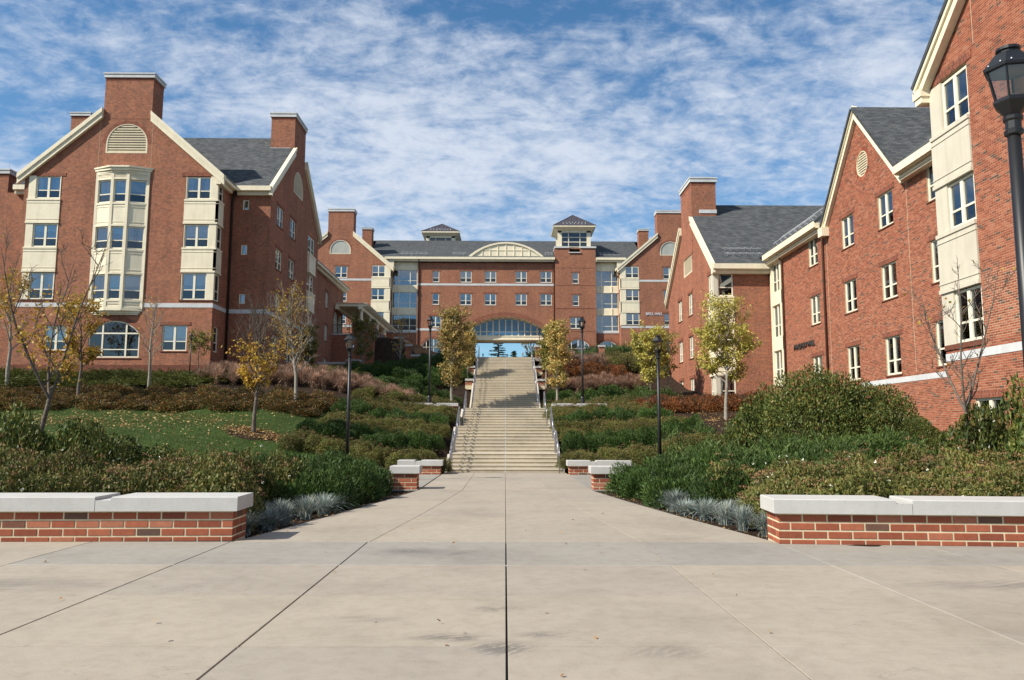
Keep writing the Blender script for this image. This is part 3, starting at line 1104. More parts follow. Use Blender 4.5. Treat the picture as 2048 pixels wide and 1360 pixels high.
def window_parts(w, h, kind):
    """frame mesh, list of pane meshes with material, blind mesh (local: x along wall, -y outwards, z up from the sill)"""
    key = (round(w, 2), round(h, 2), kind)
    if key in _wm:
        return _wm[key]
    fb = 0.075
    mb = MB()
    y0, y1 = 0.055, 0.15

    def bar(xa, xb, za, zb, ya=y0, yb=y1):
        mb.box(xa, xb, ya, yb, za, zb, 0)
    X = w / 2
    panes = []
    if kind in ('double', 'single', 'slit'):
        bar(-X, -X + fb, 0, h)
        bar(X - fb, X, 0, h)
        bar(-X + fb, X - fb, h - fb, h)
        bar(-X + fb, X - fb, 0, fb)
        cols = [(-X + fb, -.07), (.07, X - fb)] if kind == 'double' else [(-X + fb, X - fb)]
        if kind == 'double':
            bar(-.07, .07, fb, h - fb, y0 - .008)
        zr = fb + (h - 2 * fb) * 0.36
        for a, b in cols:
            if kind != 'slit':
                bar(a, b, zr - .03, zr + .03, y0 + .012)
                panes.append((a, b, zr + .03, h - fb, 'glass'))
                panes.append((a, b, fb, zr - .03, 'glass_dark'))
            else:
                panes.append((a, b, fb, h - fb, 'glass'))
    elif kind == 'curtainwall':           # one tall bay light: three columns, low transom
        xs = [-X, -X * .47, X * .42, X]
        bar(-X, X, h - fb, h)
        bar(-X, X, 0, fb)
        for k, x in enumerate(xs):
            xx = min(max(x, -X + .05), X - .05)
            bar(xx - .05, xx + .05, fb, h - fb)
        zr = fb + (h - 2 * fb) * .30
        for k in range(3):
            a = max(xs[k], -X + .05) + .05
            b = min(xs[k + 1], X - .05) - .05
            bar(a, b, zr - .03, zr + .03, y0 + .01)
            panes.append((a, b, zr + .03, h - fb, 'glass'))
            panes.append((a, b, fb, zr - .03, 'glass'))
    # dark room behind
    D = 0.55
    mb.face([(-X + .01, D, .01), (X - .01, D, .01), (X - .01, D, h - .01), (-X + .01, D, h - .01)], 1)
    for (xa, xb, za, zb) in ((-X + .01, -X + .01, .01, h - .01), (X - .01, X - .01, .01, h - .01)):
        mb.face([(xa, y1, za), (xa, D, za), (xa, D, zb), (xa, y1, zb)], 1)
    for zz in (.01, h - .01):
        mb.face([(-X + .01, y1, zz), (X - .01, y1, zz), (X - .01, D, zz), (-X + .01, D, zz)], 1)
    frame = mb.mesh('window', [M['cream_frame'], M['interior']])
    pm = []
    for a, b, za, zb, mt in panes:
        p = MB()
        p.box(a, b, .098, .106, za, zb)
        pm.append(p.mesh('pane', M[mt]))
    bl = MB()
    nb = 7
    zt, zb = h - fb - .01, h * .5
    for k in range(nb * 2):
        za = zb + (zt - zb) * k / (nb * 2)
        bl.box(-X + fb, X - fb, .112 + .004 * (k % 2), .122 + .004 * (k % 2), za, za + (zt - zb) / (nb * 2) - .004)
    ct = MB()
    for s in (-1, 1):
        n = 6
        for k in range(n):
            xa = s * (X - fb) - s * k * .055
            xb = xa - s * .055
            ya = .115 + .02 * (k % 2)
            yb = .115 + .02 * ((k + 1) % 2)
            ct.hexa([(xa, ya, .08), (xb, yb, .08), (xb, yb + .01, .08), (xa, ya + .01, .08), (xa, ya, h - .08), (xb, yb, h - .08), (xb, yb + .01, h - .08), (xa, ya + .01, h - .08)])
    _wm[key] = (frame, pm, bl.mesh('blind', M['blind']), ct.mesh('curtain', M['curtain']))
    return _wm[key]


def window(root, fr, uc, z0, w, h, kind='double', push=0.0, cover=None):
    fm, pm, bl, ct = window_parts(w, h, kind)
    x, y, z = fr.P(uc, push, z0)
    o = mesh_obj('window', fm, root, (x, y, z), fr.rz, world=True)
    for p in pm:
        mesh_obj('pane', p, o)
    c = cover if cover is not None else RNG.choice(['blind', 'blind', 'blind', 'curtain', None])
    if kind == 'slit':
        c = None
    if c == 'blind':
        b = mesh_obj('blind', bl, o)
        sc = RNG.choice([0.6, 0.9, 1.0, 1.0, 1.7])
        b.scale = (1, 1, sc)
        b.location = (0, 0, (h - .085) * (1 - sc)) 
    elif c == 'curtain':
        mesh_obj('curtain', ct, o)
    return o


def lintel(root, fr, u0, u1, z, h=0.21, proud=0.03):
    mb = MB()
    P = fr.P
    q = [P(u0, proud, z), P(u1, proud, z), P(u1, proud, z + h), P(u0, proud, z + h)]
    mb.face(q, 0, [(0.0, u0), (0.0, u1), (h, u1), (h, u0)])
    mb.face([P(u0, 0, z), P(u1, 0, z), P(u1, proud, z), P(u0, proud, z)], 0, [(0, u0), (0, u1), (.02, u1), (.02, u0)])
    mb.face([P(u0, 0, z + h), P(u1, 0, z + h), P(u1, proud, z + h), P(u0, proud, z + h)], 0, [(0, u0), (0, u1), (.02, u1), (.02, u0)])
    for u in (u0, u1):
        mb.face([P(u, 0, z), P(u, proud, z), P(u, proud, z + h), P(u, 0, z + h)], 0, [(0, 0), (.02, 0), (.02, .2), (0, .2)])
    return mb.build('lintel', M['soldier'], root, world=True)


def sill(root, fr, u0, u1, z, mat='brick_sill', proud=0.045, h=0.07):
    mb = MB()
    P = fr.P
    mb.hexa([P(u0, -.05, z - h), P(u1, -.05, z - h), P(u1, proud, z - h), P(u0, proud, z - h),
             P(u0, -.05, z), P(u1, -.05, z), P(u1, proud, z - .02), P(u0, proud, z - .02)])
    return mb.build('sill', M[mat], root, world=True)


M['brick_sill'] = paint_mat('brick_sill', (0.17, 0.06, 0.035), 0.85, 0.3, scale=9)


def brick_window(root, fr, uc, z0, w, h, kind='double', mat='brick_sill', over=0.22, cover=None):
    window(root, fr, uc, z0, w, h, kind, cover=cover)
    lintel(root, fr, uc - w / 2 - over, uc + w / 2 + over, z0 + h + .002)
    sill(root, fr, uc - w / 2 - .08, uc + w / 2 + .08, z0 - .002, mat)


def arch_window(root, fr, u0, u1, z0, spring, top, cols=(0.27, 0.73), trans=None, ring=True, low=True):
    """segmental-headed window: frame, mullions, transoms; panes as children"""
    P = fr.P
    base = P((u0 + u1) / 2, 0, z0)
    mb = MB()
    a0, a1 = 0.0, 1.0
    fw = .085
    outer = [(u0, z0), (u1, z0)] + arc_pts(u0, u1, spring, top)
    inner = [(u0 + fw, z0 + fw), (u1 - fw, z0 + fw)] + arc_pts(u0 + fw, u1 - fw, spring, top - fw)
    n = len(outer)
    for wa, wb in ((-.05, -.15),):
        for k in range(n):
            q = (k + 1) % n
            mb.hexa([P(outer[k][0], wa, outer[k][1]), P(outer[q][0], wa, outer[q][1]), P(inner[q][0], wa, inner[q][1]), P(inner[k][0], wa, inner[k][1]),
                     P(outer[k][0], wb, outer[k][1]), P(outer[q][0], wb, outer[q][1]), P(inner[q][0], wb, inner[q][1]), P(inner[k][0], wb, inner[k][1])])
    W = u1 - u0

    def ztop(u):
        hw, rise = W / 2, top - spring
        rr = (hw * hw + rise * rise) / (2 * rise)
        return top - rr + math.sqrt(max(0, rr * rr - (u - (u0 + u1) / 2) ** 2)) - fw
    for c in cols:
        u = u0 + W * c
        mb.fbox(fr, u - .05, u + .05, -.145, -.042, z0 + fw, ztop(u))
    trans = trans or [spring + .02]
    for z in trans:
        mb.fbox(fr, u0 + fw, u1 - fw, -.14, -.046, z - .045, z + .045)
    if low:
        z = z0 + (spring - z0) * .34
        mb.fbox(fr, u0 + fw, u1 - fw, -.14, -.05, z - .03, z + .03)
    # dark room
    D = .7
    mb.face([P(u0 + .02, -D, z0 + .02), P(u1 - .02, -D, z0 + .02), P(u1 - .02, -D, top), P(u0 + .02, -D, top)], 1)
    for u in (u0 + .02, u1 - .02):
        mb.face([P(u, -.15, z0), P(u, -D, z0), P(u, -D, top), P(u, -.15, top)], 1)
    mb.face([P(u0, -.15, z0 + .02), P(u1, -.15, z0 + .02), P(u1, -D, z0 + .02), P(u0, -D, z0 + .02)], 1)
    mb.face([P(u0, -.15, top + .01), P(u1, -.15, top + .01), P(u1, -D, top + .01), P(u0, -D, top + .01)], 1)
    o = mb.build('window', [M['cream_frame'], M['interior']], root, world=True)
    us = [u0 + fw] + [u0 + W * c for c in cols] + [u1 - fw]
    for k in range(len(us) - 1):
        a = us[k] + (.05 if k else 0)
        b = us[k + 1] - (.05 if k < len(us) - 2 else 0)
        zs = trans[-1]
        p = MB()
        p.prism([P(a, -.1, z0 + fw), P(b, -.1, z0 + fw), P(b, -.1, zs - .045), P(a, -.1, zs - .045)], Vector(P(0, -.006, 0)) - Vector(P(0, 0, 0)))
        q = p.build('pane', M['glass_dark'] if low else M['glass'], o)
        ring_ = [(a, zs + .045), (b, zs + .045)] + [(b + (a - b) * t / 5, max(zs + .05, ztop(b + (a - b) * t / 5))) for t in range(6)]
        p = MB()
        p.prism([P(u, -.1, z) for u, z in ring_], Vector(P(0, -.006, 0)) - Vector(P(0, 0, 0)))
        p.build('pane', M['glass_dark'] if low else M['glass'], o)
    for ch in o.children:
        ch.matrix_parent_inverse = Matrix.Identity(4)
    if ring:
        arch_ring(root, fr, u0, u1, spring, top, .30)
    return o


def arch_ring(root, fr, u0, u1, spring, top, h=.3, proud=.016, n=26):
    a = arc_pts(u0, u1, spring, top, n)
    hw, rise = (u1 - u0) / 2, top - spring
    rr = (hw * hw + rise * rise) / (2 * rise)
    c, zc = (u0 + u1) / 2, top - rr
    mb = MB()
    P = fr.P
    s = 0.0
    for k in range(n):
        (ua, za), (ub, zb) = a[k], a[k + 1]
        f = (rr + h) / rr
        oa, ob = (c + (ua - c) * f, zc + (za - zc) * f), (c + (ub - c) * f, zc + (zb - zc) * f)
        L = math.hypot(ub - ua, zb - za)
        mb.face([P(ua, proud, za), P(ub, proud, zb), P(ob[0], proud, ob[1]), P(oa[0], proud, oa[1])], 0, [(0, s), (0, s + L), (h, s + L), (h, s)])
        mb.face([P(oa[0], 0, oa[1]), P(ob[0], 0, ob[1]), P(ob[0], proud, ob[1]), P(oa[0], proud, oa[1])], 0, [(0, s), (0, s + L), (.02, s + L), (.02, s)])
        mb.face([P(ua, 0, za), P(ub, 0, zb), P(ub, proud, zb), P(ua, proud, za)], 0, [(0, s), (0, s + L), (.02, s + L), (.02, s)])
        s += L
    return mb.build('arch_ring', M['soldier'], root, world=True)


def louvre(root, fr, ring, step=.13, name='louvre_vent'):
    """arched or round louvred vent: back, rim and slats; each slat a sub-part"""
    P = fr.P
    c = (sum(p[0] for p in ring) / len(ring), sum(p[1] for p in ring) / len(ring))
    mb = MB()
    mb.face([P(u, -.15, z) for u, z in ring], 1)
    n = len(ring)
    inn = [(c[0] + (u - c[0]) * .93, c[1] + (z - c[1]) * .93) for u, z in ring]
    for k in range(n):
        q = (k + 1) % n
        mb.hexa([P(ring[k][0], .01, ring[k][1]), P(ring[q][0], .01, ring[q][1]), P(inn[q][0], .01, inn[q][1]), P(inn[k][0], .01, inn[k][1]),
                 P(ring[k][0], -.14, ring[k][1]), P(ring[q][0], -.14, ring[q][1]), P(inn[q][0], -.14, inn[q][1]), P(inn[k][0], -.14, inn[k][1])])
    o = mb.build(name, [M['louvre'], M['louvre_dark']], root, world=True)
    z0, z1 = min(p[1] for p in inn), max(p[1] for p in inn)
    z = z0 + step * .3
    while z < z1 - .03:
        us = []
        for k in range(n):
            (ua, za), (ub, zb) = inn[k], inn[(k + 1) % n]
            if (za - z) * (zb - z) < 0:
                us.append(ua + (ub - ua) * (z - za) / (zb - za))
        if len(us) >= 2 and max(us) - min(us) > .1:
            a, b = min(us), max(us)
            s = MB()
            s.hexa([P(a, -.02, z - step * .38), P(b, -.02, z - step * .38), P(b, -.13, z + step * .12), P(a, -.13, z + step * .12),
                    P(a, -.012, z + step * .14), P(b, -.012, z + step * .14), P(b, -.12, z + step * .5), P(a, -.12, z + step * .5)])
            so = s.build('slat', M['louvre'], o)
            so.matrix_parent_inverse = Matrix.Identity(4)
        z += step
    return o


def panel(root, fr, u0, u1, z0, z1, proud=.05, back=.1, name='spandrel_panel', mat='cream'):
    """cream spandrel panel with projecting top and bottom mouldings"""
    mb = MB()
    mb.fbox(fr, u0, u1, -back, proud, z0 + .12, z1 - .12)
    mb.fbox(fr, u0 - .015, u1 + .015, -back, proud + .035, z1 - .12, z1)
    mb.fbox(fr, u0 - .01, u1 + .01, -back, proud + .02, z1 - .30, z1 - .27)
    mb.fbox(fr, u0 - .01, u1 + .01, -back, proud + .02, z0 + .27, z0 + .30)
    mb.fbox(fr, u0 - .015, u1 + .015, -back, proud + .035, z0, z0 + .12)
    return mb.build(name, M[mat], root, world=True)


def box_part(root, name, fr, u0, u1, w0, w1, z0, z1, mat):
    mb = MB()
    mb.fbox(fr, u0, u1, w0, w1, z0, z1)
    return mb.build(name, M[mat], root, world=True)


def roof_plane(root, pts, mat='shingle', t=.14, name='roof_slope'):
    """pts: eave a, eave b, ridge b, ridge a"""
    p = [Vector(q) for q in pts]
    nrm = (p[1] - p[0]).cross(p[-1] - p[0]).normalized()
    if nrm.z < 0:
        nrm = -nrm
    ux = (p[1] - p[0]).normalized()
    vy = (p[-1] - p[0]) - ux * ux.dot(p[-1] - p[0])
    vy.normalize()
    mb = MB()
    uv = [((q - p[0]).dot(ux), (q - p[0]).dot(vy)) for q in p]
    top = [q + nrm * t for q in p]
    mb.face(top, 0, uv)
    n = len(p)
    mb.face(list(reversed(p)), 0, list(reversed(uv)))
    for k in range(n):
        q = (k + 1) % n
        mb.face([p[k], p[q], top[q], top[k]], 0, [(0, 0), (1, 0), (1, .1), (0, .1)])
    return mb.build(name, M[mat], root, world=True)


def strip(root, name, a, b, out, mat='cream', prof=((0, .04, .0), (.14, .0, .0)), hgt=.42, thick=.12, step=True):
    """board between two points (rake or fascia): hgt down from the line, out = outward horizontal vector"""
    a, b, out = Vector(a), Vector(b), Vector(out)
    d = Vector((0, 0, 1))
    mb = MB()

    def slab(z0, z1, w0, w1):
        mb.hexa([a + out * w0 + d * z0, b + out * w0 + d * z0, b + out * w1 + d * z0, a + out * w1 + d * z0,
                 a + out * w0 + d * z1, b + out * w0 + d * z1, b + out * w1 + d * z1, a + out * w1 + d * z1])
    slab(-hgt, 0, -.02, thick)
    if step:
        slab(-hgt * .42, .03, thick, thick + .07)
        slab(-hgt - .0, -hgt + .07, thick, thick + .025)
    return mb.build(name, M[mat], root, world=True)


def gutter(root, a, b, out, zf=0.0):
    """box eave: soffit, fascia and gutter lip along the eave line a-b, projecting outwards"""
    a, b, out = Vector(a), Vector(b), Vector(out)
    d = Vector((0, 0, 1))
    mb = MB()

    def slab(z0, z1, w0, w1):
        mb.hexa([a + out * w0 + d * z0, b + out * w0 + d * z0, b + out * w1 + d * z0, a + out * w1 + d * z0,
                 a + out * w0 + d * z1, b + out * w0 + d * z1, b + out * w1 + d * z1, a + out * w1 + d * z1])
    slab(-.30, -.02, -.5, .0)
    slab(-.26, .06, .0, .10)
    slab(-.52, -.30, -.5, -.16)
    slab(-.44, -.37, -.16, -.12)
    return mb.build('eave', M['cream'], root, world=True)


def chimney(root, x0, x1, y0, y1, z0, z1, cap=.30, rods=True):
    mb = MB()
    for (ax, ay, bx, by) in ((x0, y0, x1, y0), (x1, y0, x1, y1), (x1, y1, x0, y1), (x0, y1, x0, y0)):
        L = math.hypot(bx - ax, by - ay)
        o = ax if ay == by else ay
        o2 = bx if ay == by else by
        mb.face([(ax, ay, z0), (bx, by, z0), (bx, by, z1), (ax, ay, z1)], 0, [(o, z0), (o2, z0), (o2, z1), (o, z1)])
    c = mb.build('chimney', M['brick'], root, world=True)
    cm = MB()
    cm.box(x0 - .09, x1 + .09, y0 - .09, y1 + .09, z1, z1 + cap * .72)
    cm.box(x0 - .13, x1 + .13, y0 - .13, y1 + .13, z1 + cap * .72, z1 + cap)
    k = cm.build('cap', M['stone'], c)
    k.matrix_parent_inverse = Matrix.Identity(4)
    sb = MB()
    # soldier course under the cap
    for (ax, ay, bx, by) in ((x0 - .012, y0 - .012, x1 + .012, y0 - .012), (x1 + .012, y0 - .012, x1 + .012, y1 + .012), (x0 - .012, y1 + .012, x0 - .012, y0 - .012)):
        L = math.hypot(bx - ax, by - ay)
        sb.face([(ax, ay, z1 - .21), (bx, by, z1 - .21), (bx, by, z1), (ax, ay, z1)], 0, [(0, 0), (0, L), (.2, L), (.2, 0)])
    k = sb.build('soldier_course', M['soldier'], c)
    k.matrix_parent_inverse = Matrix.Identity(4)
    if rods:
        for (x, y) in ((x0 + .1, y0 + .1), (x1 - .1, y0 + .1), (x1 - .1, y1 - .1)):
            r = MB()
            r.tube([(x, y, z1 + cap - .02), (x, y, z1 + cap + .5)], .005, 5)
            k = r.build('lightning_rod', M['brown'], c)
            k.matrix_parent_inverse = Matrix.Identity(4)
    return c


def downspout(root, pts, mat='brown', r=.055):
    mb = MB()
    mb.tube(pts, r, 8)
    return mb.build('downspout', M[mat], root, world=True, smooth=True)


def snow_guard(root, a, b, up, n=6):
    """a rail on small brackets near the eave"""
    a, b = Vector(a), Vector(b)
    mb = MB()
    up = Vector(up)
    mb.tube([a + up * .22, b + up * .22], .02, 5)
    for k in range(n):
        p = a.lerp(b, (k + .5) / n)
        mb.tube([p, p + up * .26], .03, 4)
        mb.tube([p, p - Vector((0, 0, .12)) + up * .02], .05, 4)
    return mb.build('snow_guard', M['snow'], root, world=True)


def lettering(root, text, fr, u0, u1, z, hgt, mat, flip=False):
    cu = bpy.data.curves.new('lettering', 'FONT')
    cu.body = text
    cu.size = 1.0
    cu.extrude = 0.04
    tmp = bpy.data.objects.new('tmp_text', cu)
    COL.objects.link(tmp)
    dg = bpy.context.evaluated_depsgraph_get()
    me = bpy.data.meshes.new_from_object(tmp.evaluated_get(dg))
    bpy.data.objects.remove(tmp)
    co = np.empty(len(me.vertices) * 3)
    me.vertices.foreach_get('co', co)
    co = co.reshape(-1, 3)
    xmin, xmax = co[:, 0].min(), co[:, 0].max()
    ymin, ymax = co[:, 1].min(), co[:, 1].max()
    new = []
    for x, y, w in co:
        f = (x - xmin) / (xmax - xmin)
        u = (u1 + (u0 - u1) * f) if flip else (u0 + (u1 - u0) * f)
        new.append(fr.P(u, .045 + w * .8, z + hgt * (y - ymin) / (ymax - ymin)))
    me.vertices.foreach_set('co', np.array(new).ravel())
    me.materials.clear()
    me.materials.append(M[mat])
    me.update()
    return mesh_obj('lettering', me, root, world=True)


def brick_field(root, fr, outline_fn, zr, holes, name='brickwork', singles=None, L=.203, H=.0677, proud=.005, joint=.0125):
    """every brick of a wall as geometry: outline_fn(z) -> (u0, u1); singles(u, z) picks bricks that become parts of their own"""
    V, Fc = [], []
    z = zr[0]
    row = 0
    one = []
    while z < zr[1] - H * .4:
        zc = z + H / 2
        lo, hi = outline_fn(zc)
        spans = [(lo, hi)]
        for h in holes:
            r = hole_ring(h)
            zmin, zmax = min(p[1] for p in r), max(p[1] for p in r)
            if zmin - H / 2 < zc < zmax + H / 2:
                us = []
                zz = min(max(zc, zmin + .001), zmax - .001)
                n = len(r)
                for k in range(n):
                    (ua, za), (ub, zb) = r[k], r[(k + 1) % n]
                    if (za - zz) * (zb - zz) < 0:
                        us.append(ua + (ub - ua) * (zz - za) / (zb - za))
                if len(us) >= 2:
                    a, b = min(us), max(us)
                    ns = []
                    for s0, s1 in spans:
                        if b <= s0 or a >= s1:
                            ns.append((s0, s1))
                        else:
                            if a > s0:
                                ns.append((s0, a))
                            if b < s1:
                                ns.append((b, s1))
                    spans = ns
        off = (row % 2) * L / 2
        for s0, s1 in spans:
            k = math.floor((s0 - off) / L)
            u = off + k * L
            while u < s1:
                a, b = max(u, s0), min(u + L, s1)
                if b - a > .035:
                    a += joint / 2 if a > s0 else 0
                    b -= joint / 2 if b < s1 else 0
                    if singles and b - a > L * .9 and singles((a + b) / 2, zc):
                        one.append(((a + b) / 2, zc))
                    else:
                        z0, z1 = zc - (H - joint) / 2, zc + (H - joint) / 2
                        i = len(V)
                        pr = proud + RNG.uniform(-.0015, .0015)
                        for (uu, ww, zz) in ((a, 0, z0), (b, 0, z0), (b, 0, z1), (a, 0, z1), (a, pr, z0), (b, pr, z0), (b, pr, z1), (a, pr, z1)):
                            V.append(fr.P(uu, ww, zz))
                        Fc += [(i + 4, i + 5, i + 6, i + 7), (i, i + 1, i + 5, i + 4), (i + 1, i + 2, i + 6, i + 5), (i + 2, i + 3, i + 7, i + 6), (i + 3, i, i + 4, i + 7)]
                u += L
        z += H
        row += 1
    me = bpy.data.meshes.new(name)
    me.from_pydata(V, [], Fc)
    me.materials.append(M['brick_island'])
    o = mesh_obj(name, me, root, world=True)
    o['kind'] = 'stuff'
    bm = brick_mesh(L - joint, H - joint, proud + .001, 'brick_single')
    for u, zc in one:
        mesh_obj('brick', bm, root, fr.P(u, 0, zc), fr.rz, world=True)
    return len(one)

# ================================================================== hall on the right (round vent)
def build_right_hall():
    rt = thing('residence_hall', 'long red brick hall with round gable vent, beside the big rounded holly', 'building', (20, 30, 0))
    ze, sl = 12.45, .82

    # ---- near wing, gable end towards the walkway
    f = Fr('L', 13.3)
    y0, y1 = 9.7, 23.2
    yc = (y0 + y1) / 2
    zt = 12.75
    zr_ = zt + sl * (yc - y0)
    rows = [(10.70, 1.48), (7.60, 1.38), (4.20, 1.52)]
    wins = [op(21.95, z, 1.30, h) for z, h in rows]
    bay = dict(u0=21.28, u1=23.2 + .001, z0=4.12, z1=12.26)
    lowop = op(21.3, 1.05, 1.25, 1.5)
    bayhole = dict(u0=21.28, u1=23.05, z0=4.12, z1=12.26)
    outline = [(y0, -.6), (y1, -.6), (y1, zt), (yc, zr_), (y0, zt)]
    wall(rt, 'gable_wall', f, outline, [bayhole, lowop], M['mortar'])

    def lim(z):
        if z <= zt:
            return (y0, y1)
        d = (z - zt) / sl
        return (y0 + d, y1 - d)
    cnt = [0]

    def pick(u, z):
        if 18.9 < u < 21.2 and 4.2 < z < 6.4 and cnt[0] < 300:
            cnt[0] += 1
            return True
        return False
    brick_field(rt, f, lim, (-.4, zr_ - .3), [dict(u0=21.28, u1=23.3, z0=4.12, z1=12.26), lowop], singles=pick)
    # corner bay
    for (z, h) in rows:
        window(rt, f, 21.95, z, 1.30, h, 'double', push=.02)
        box_part(rt, 'corner_post', f, 22.60, 23.22, -.12, .03, z - .02, z + h + .03, 'cream_dull')
    for k in range(2):
        ztop = rows[k][0] - .02
        zb = rows[k + 1][0] + rows[k + 1][1] + .03
        panel(rt, f, 21.29, 23.24, zb, ztop, mat='cream_dull')
    lintel(rt, f, 21.0, 23.2, 12.262, .24)
    box_part(rt, 'sill', f, 21.25, 23.2, -.05, .05, 4.03, 4.18, 'brick_sill')
    box_part(rt, 'stone_band', f, y0, 23.215, -.02, .018, 3.70, 3.93, 'stone')
    brick_window(rt, f, 21.3, 1.05, 1.25, 1.5)
    # other walls of the wing
    fb = Fr('B', y1)
    wall(rt, 'side_wall', fb, [(13.3, -.6), (40, -.6), (40, zt), (13.3, zt)])
    wall(rt, 'side_wall', Fr('C', y0), [(13.3, -.6), (40, -.6), (40, zt), (13.3, zt)])
    zo = zt - sl * .4
    xo = 12.95
    roof_plane(rt, [(xo, y1 + .4, zo), (40, y1 + .4, zo), (40, yc, zr_), (xo, yc, zr_)])
    roof_plane(rt, [(xo, y0 - .4, zo), (40, y0 - .4, zo), (40, yc, zr_), (xo, yc, zr_)])
    for ya, yb in ((y1 + .4, yc), (y0 - .4, yc)):
        strip(rt, 'rake_board', (13.25, ya, zo + .10), (13.25, yb, zr_ + .10), (-1, 0, 0), hgt=.62, thick=.20)
    mb = MB()
    mb.box(12.98, 13.55, y1 - .02, y1 + .46, zo - .36, zo - .1)
    mb.box(13.02, 13.5, y1 + .02, y1 + .38, zo - .56, zo - .36)
    mb.build('eave_return', M['cream'], rt, world=True)

    # ---- long wall
    f = Fr('L', 16.6)
    holes, place = [], []
    cols = [(36.72, 1.25), (32.95, 1.27), (41.0, 1.18)]
    for uc, w in cols:
        for z, h in ((10.52, 1.50), (7.33, 1.53), (4.04, 1.64), (1.0, 1.5)):
            if z < 2 and uc > 34:
                continue
            if uc > 40 and z < 4.5:
                place.append((uc, 4.1, w, 1.5, 'double'))
            else:
                place.append((uc, z, w, h, 'double'))
    for z, h in ((10.58, 1.60), (7.35, 1.66), (4.12, 1.72)):
        place.append((29.24, z, .70, h, 'single'))
    for uc, z, w, h, k in place:
        holes.append(op(uc, z, w, h))
    vent = [(34.9 + .56 * math.cos(a * math.pi / 14), 14.02 + .60 * math.sin(a * math.pi / 14)) for a in range(28)]
    holes.append(dict(ring=vent))
    bayh = dict(u0=45.9, u1=47.75, z0=4.3, z1=12.2)
    holes.append(bayh)
    zt2 = 12.35
    ga, gz, gs = 35.15, 16.75, 1.13
    gw = (gz - zt2) / gs
    wall(rt, 'long_wall', f, [(23.2, -.6), (48, -.6), (48, zt2), (ga + gw, zt2), (ga, gz), (ga - gw, zt2), (23.2, zt2)], holes, M['mortar'])

    def lim2(z):
        if z <= zt2:
            return (23.2, 48.0)
        d = (gz - z) / gs
        return (ga - d, ga + d)
    brick_field(rt, f, lim2, (.3, gz - .1), holes)
    for uc, z, w, h, k in place:
        brick_window(rt, f, uc, z, w, h, k)
    louvre(rt, f, vent, .12, 'round_vent')
    mb = MB()
    for k in range(28):
        a0, a1 = k * math.pi / 14, (k + .86) * math.pi / 14
        c = lambda r, a: f.P(34.9 + r * .935 * math.cos(a), .012, 14.02 + r * math.sin(a))
        c2 = lambda r, a: f.P(34.9 + r * .935 * math.cos(a), 0, 14.02 + r * math.sin(a))
        mb.hexa([c2(.61, a0), c2(.61, a1), c2(.80, a1), c2(.80, a0), c(.61, a0), c(.61, a1), c(.80, a1), c(.80, a0)])
    mb.build('vent_brick_ring', M['brick_island'], rt, world=True)
    box_part(rt, 'stone_band', f, 23.2, 36.0, -.02, .018, 3.66, 3.88, 'stone')
    # narrow cream bay in the inner corner
    mb = MB()
    mb.fbox(f, 45.9, 47.75, -.16, .05, 4.3, 4.7)
    for za, zb in ((6.5, 7.3), (9.3, 10.1), (11.9, 12.2)):
        mb.fbox(f, 45.9, 47.75, -.16, .05, za, zb)
    for ua, ub in ((45.9, 46.15), (47.5, 47.75)):
        mb.fbox(f, ua, ub, -.16, .045, 4.7, 11.9)
    mb.build('bay_frame', M['cream'], rt, world=True)
    for z, h in ((4.7, 1.8), (7.3, 2.0), (10.1, 1.8)):
        window(rt, f, 46.825, z, 1.34, h, 'double', push=0, cover=None)
    # roof of the long range and of the cross gable
    ov = .5
    zo = zt2 + .02
    rx, rz = 23.6, zo + .82 * 7.5
    for (ya, yb) in ((23.3, ga - gw - .25), (ga + gw + .25, 48.2)):
        roof_plane(rt, [(16.1, ya, zo), (16.1, yb, zo), (rx, yb, rz), (rx, ya, rz)])
        gutter(rt, (16.1, ya, zo + .06), (16.1, yb - (.0 if yb < 40 else .75), zo + .06), (-1, 0, 0))
    roof_plane(rt, [(16.9, ga - gw, zo + .1), (16.9, ga + gw, zo + .1), (rx, ga + gw, rz), (rx, ga - gw, rz)], name='roof_backing')
    roof_plane(rt, [(30, 23.3, zo), (30, 48, zo), (rx, 48, rz), (rx, 23.3, rz)])
    for s in (-1, 1):
        oy = .28 if s > 0 else .02
        roof_plane(rt, [(16.3, ga + s * (gw + oy), zt2 - gs * oy), (23, ga + s * (gw + oy), zt2 - gs * oy), (23, ga, gz), (16.3, ga, gz)])
        strip(rt, 'rake_board', (16.58, ga + s * (gw + oy), zt2 - gs * oy + .18), (16.58, ga, gz + .18), (-1, 0, 0), hgt=.62, thick=.15)
        if s < 0:
            continue
        mb = MB()
        mb.box(16.22, 16.62, ga + s * (gw + .05) - .25, ga + s * (gw + .05) + .25, zt2 - .75, zt2 - .30)
        mb.build('eave_return', M['cream'], rt, world=True)
    downspout(rt, [(16.2, ga + gw + .55, zo - .1), (16.5, ga + gw + .5, zo - .75), (16.5, ga + gw + .5, 1.6)])
    downspout(rt, [(16.2, 45.5, zo - .1), (16.5, 45.5, zo - .75), (16.5, 45.5, 2.6)])
    for k in range(2):
        xk = 16.55 + .5 * k
        snow_guard(rt, (xk, 40.2, zo + .13 + .82 * (xk - 16.1)), (xk, 46.5, zo + .13 + .82 * (xk - 16.1)), (-.63, 0, .77), 8)
    lettering(rt, 'PANOFSKY HALL', f, 41.2, 44.15, 6.22, .30, 'letter_bronze', flip=True)

    # ---- far wing
    fx, fy0, fy1 = 13.1, 48.0, 61.5
    fc = (fy0 + fy1) / 2
    zt3 = 12.25
    zr3 = zt3 + sl * (fc - fy0)
    f = Fr('C', fy0)
    holes = [op(13.82, 10.05, .95, 1.45), op(13.82, 6.75, .95, 1.5), op(13.82, 3.55, .95, 1.5)]
    bh = dict(u0=13.12, u1=14.32, z0=3.45, z1=11.55)
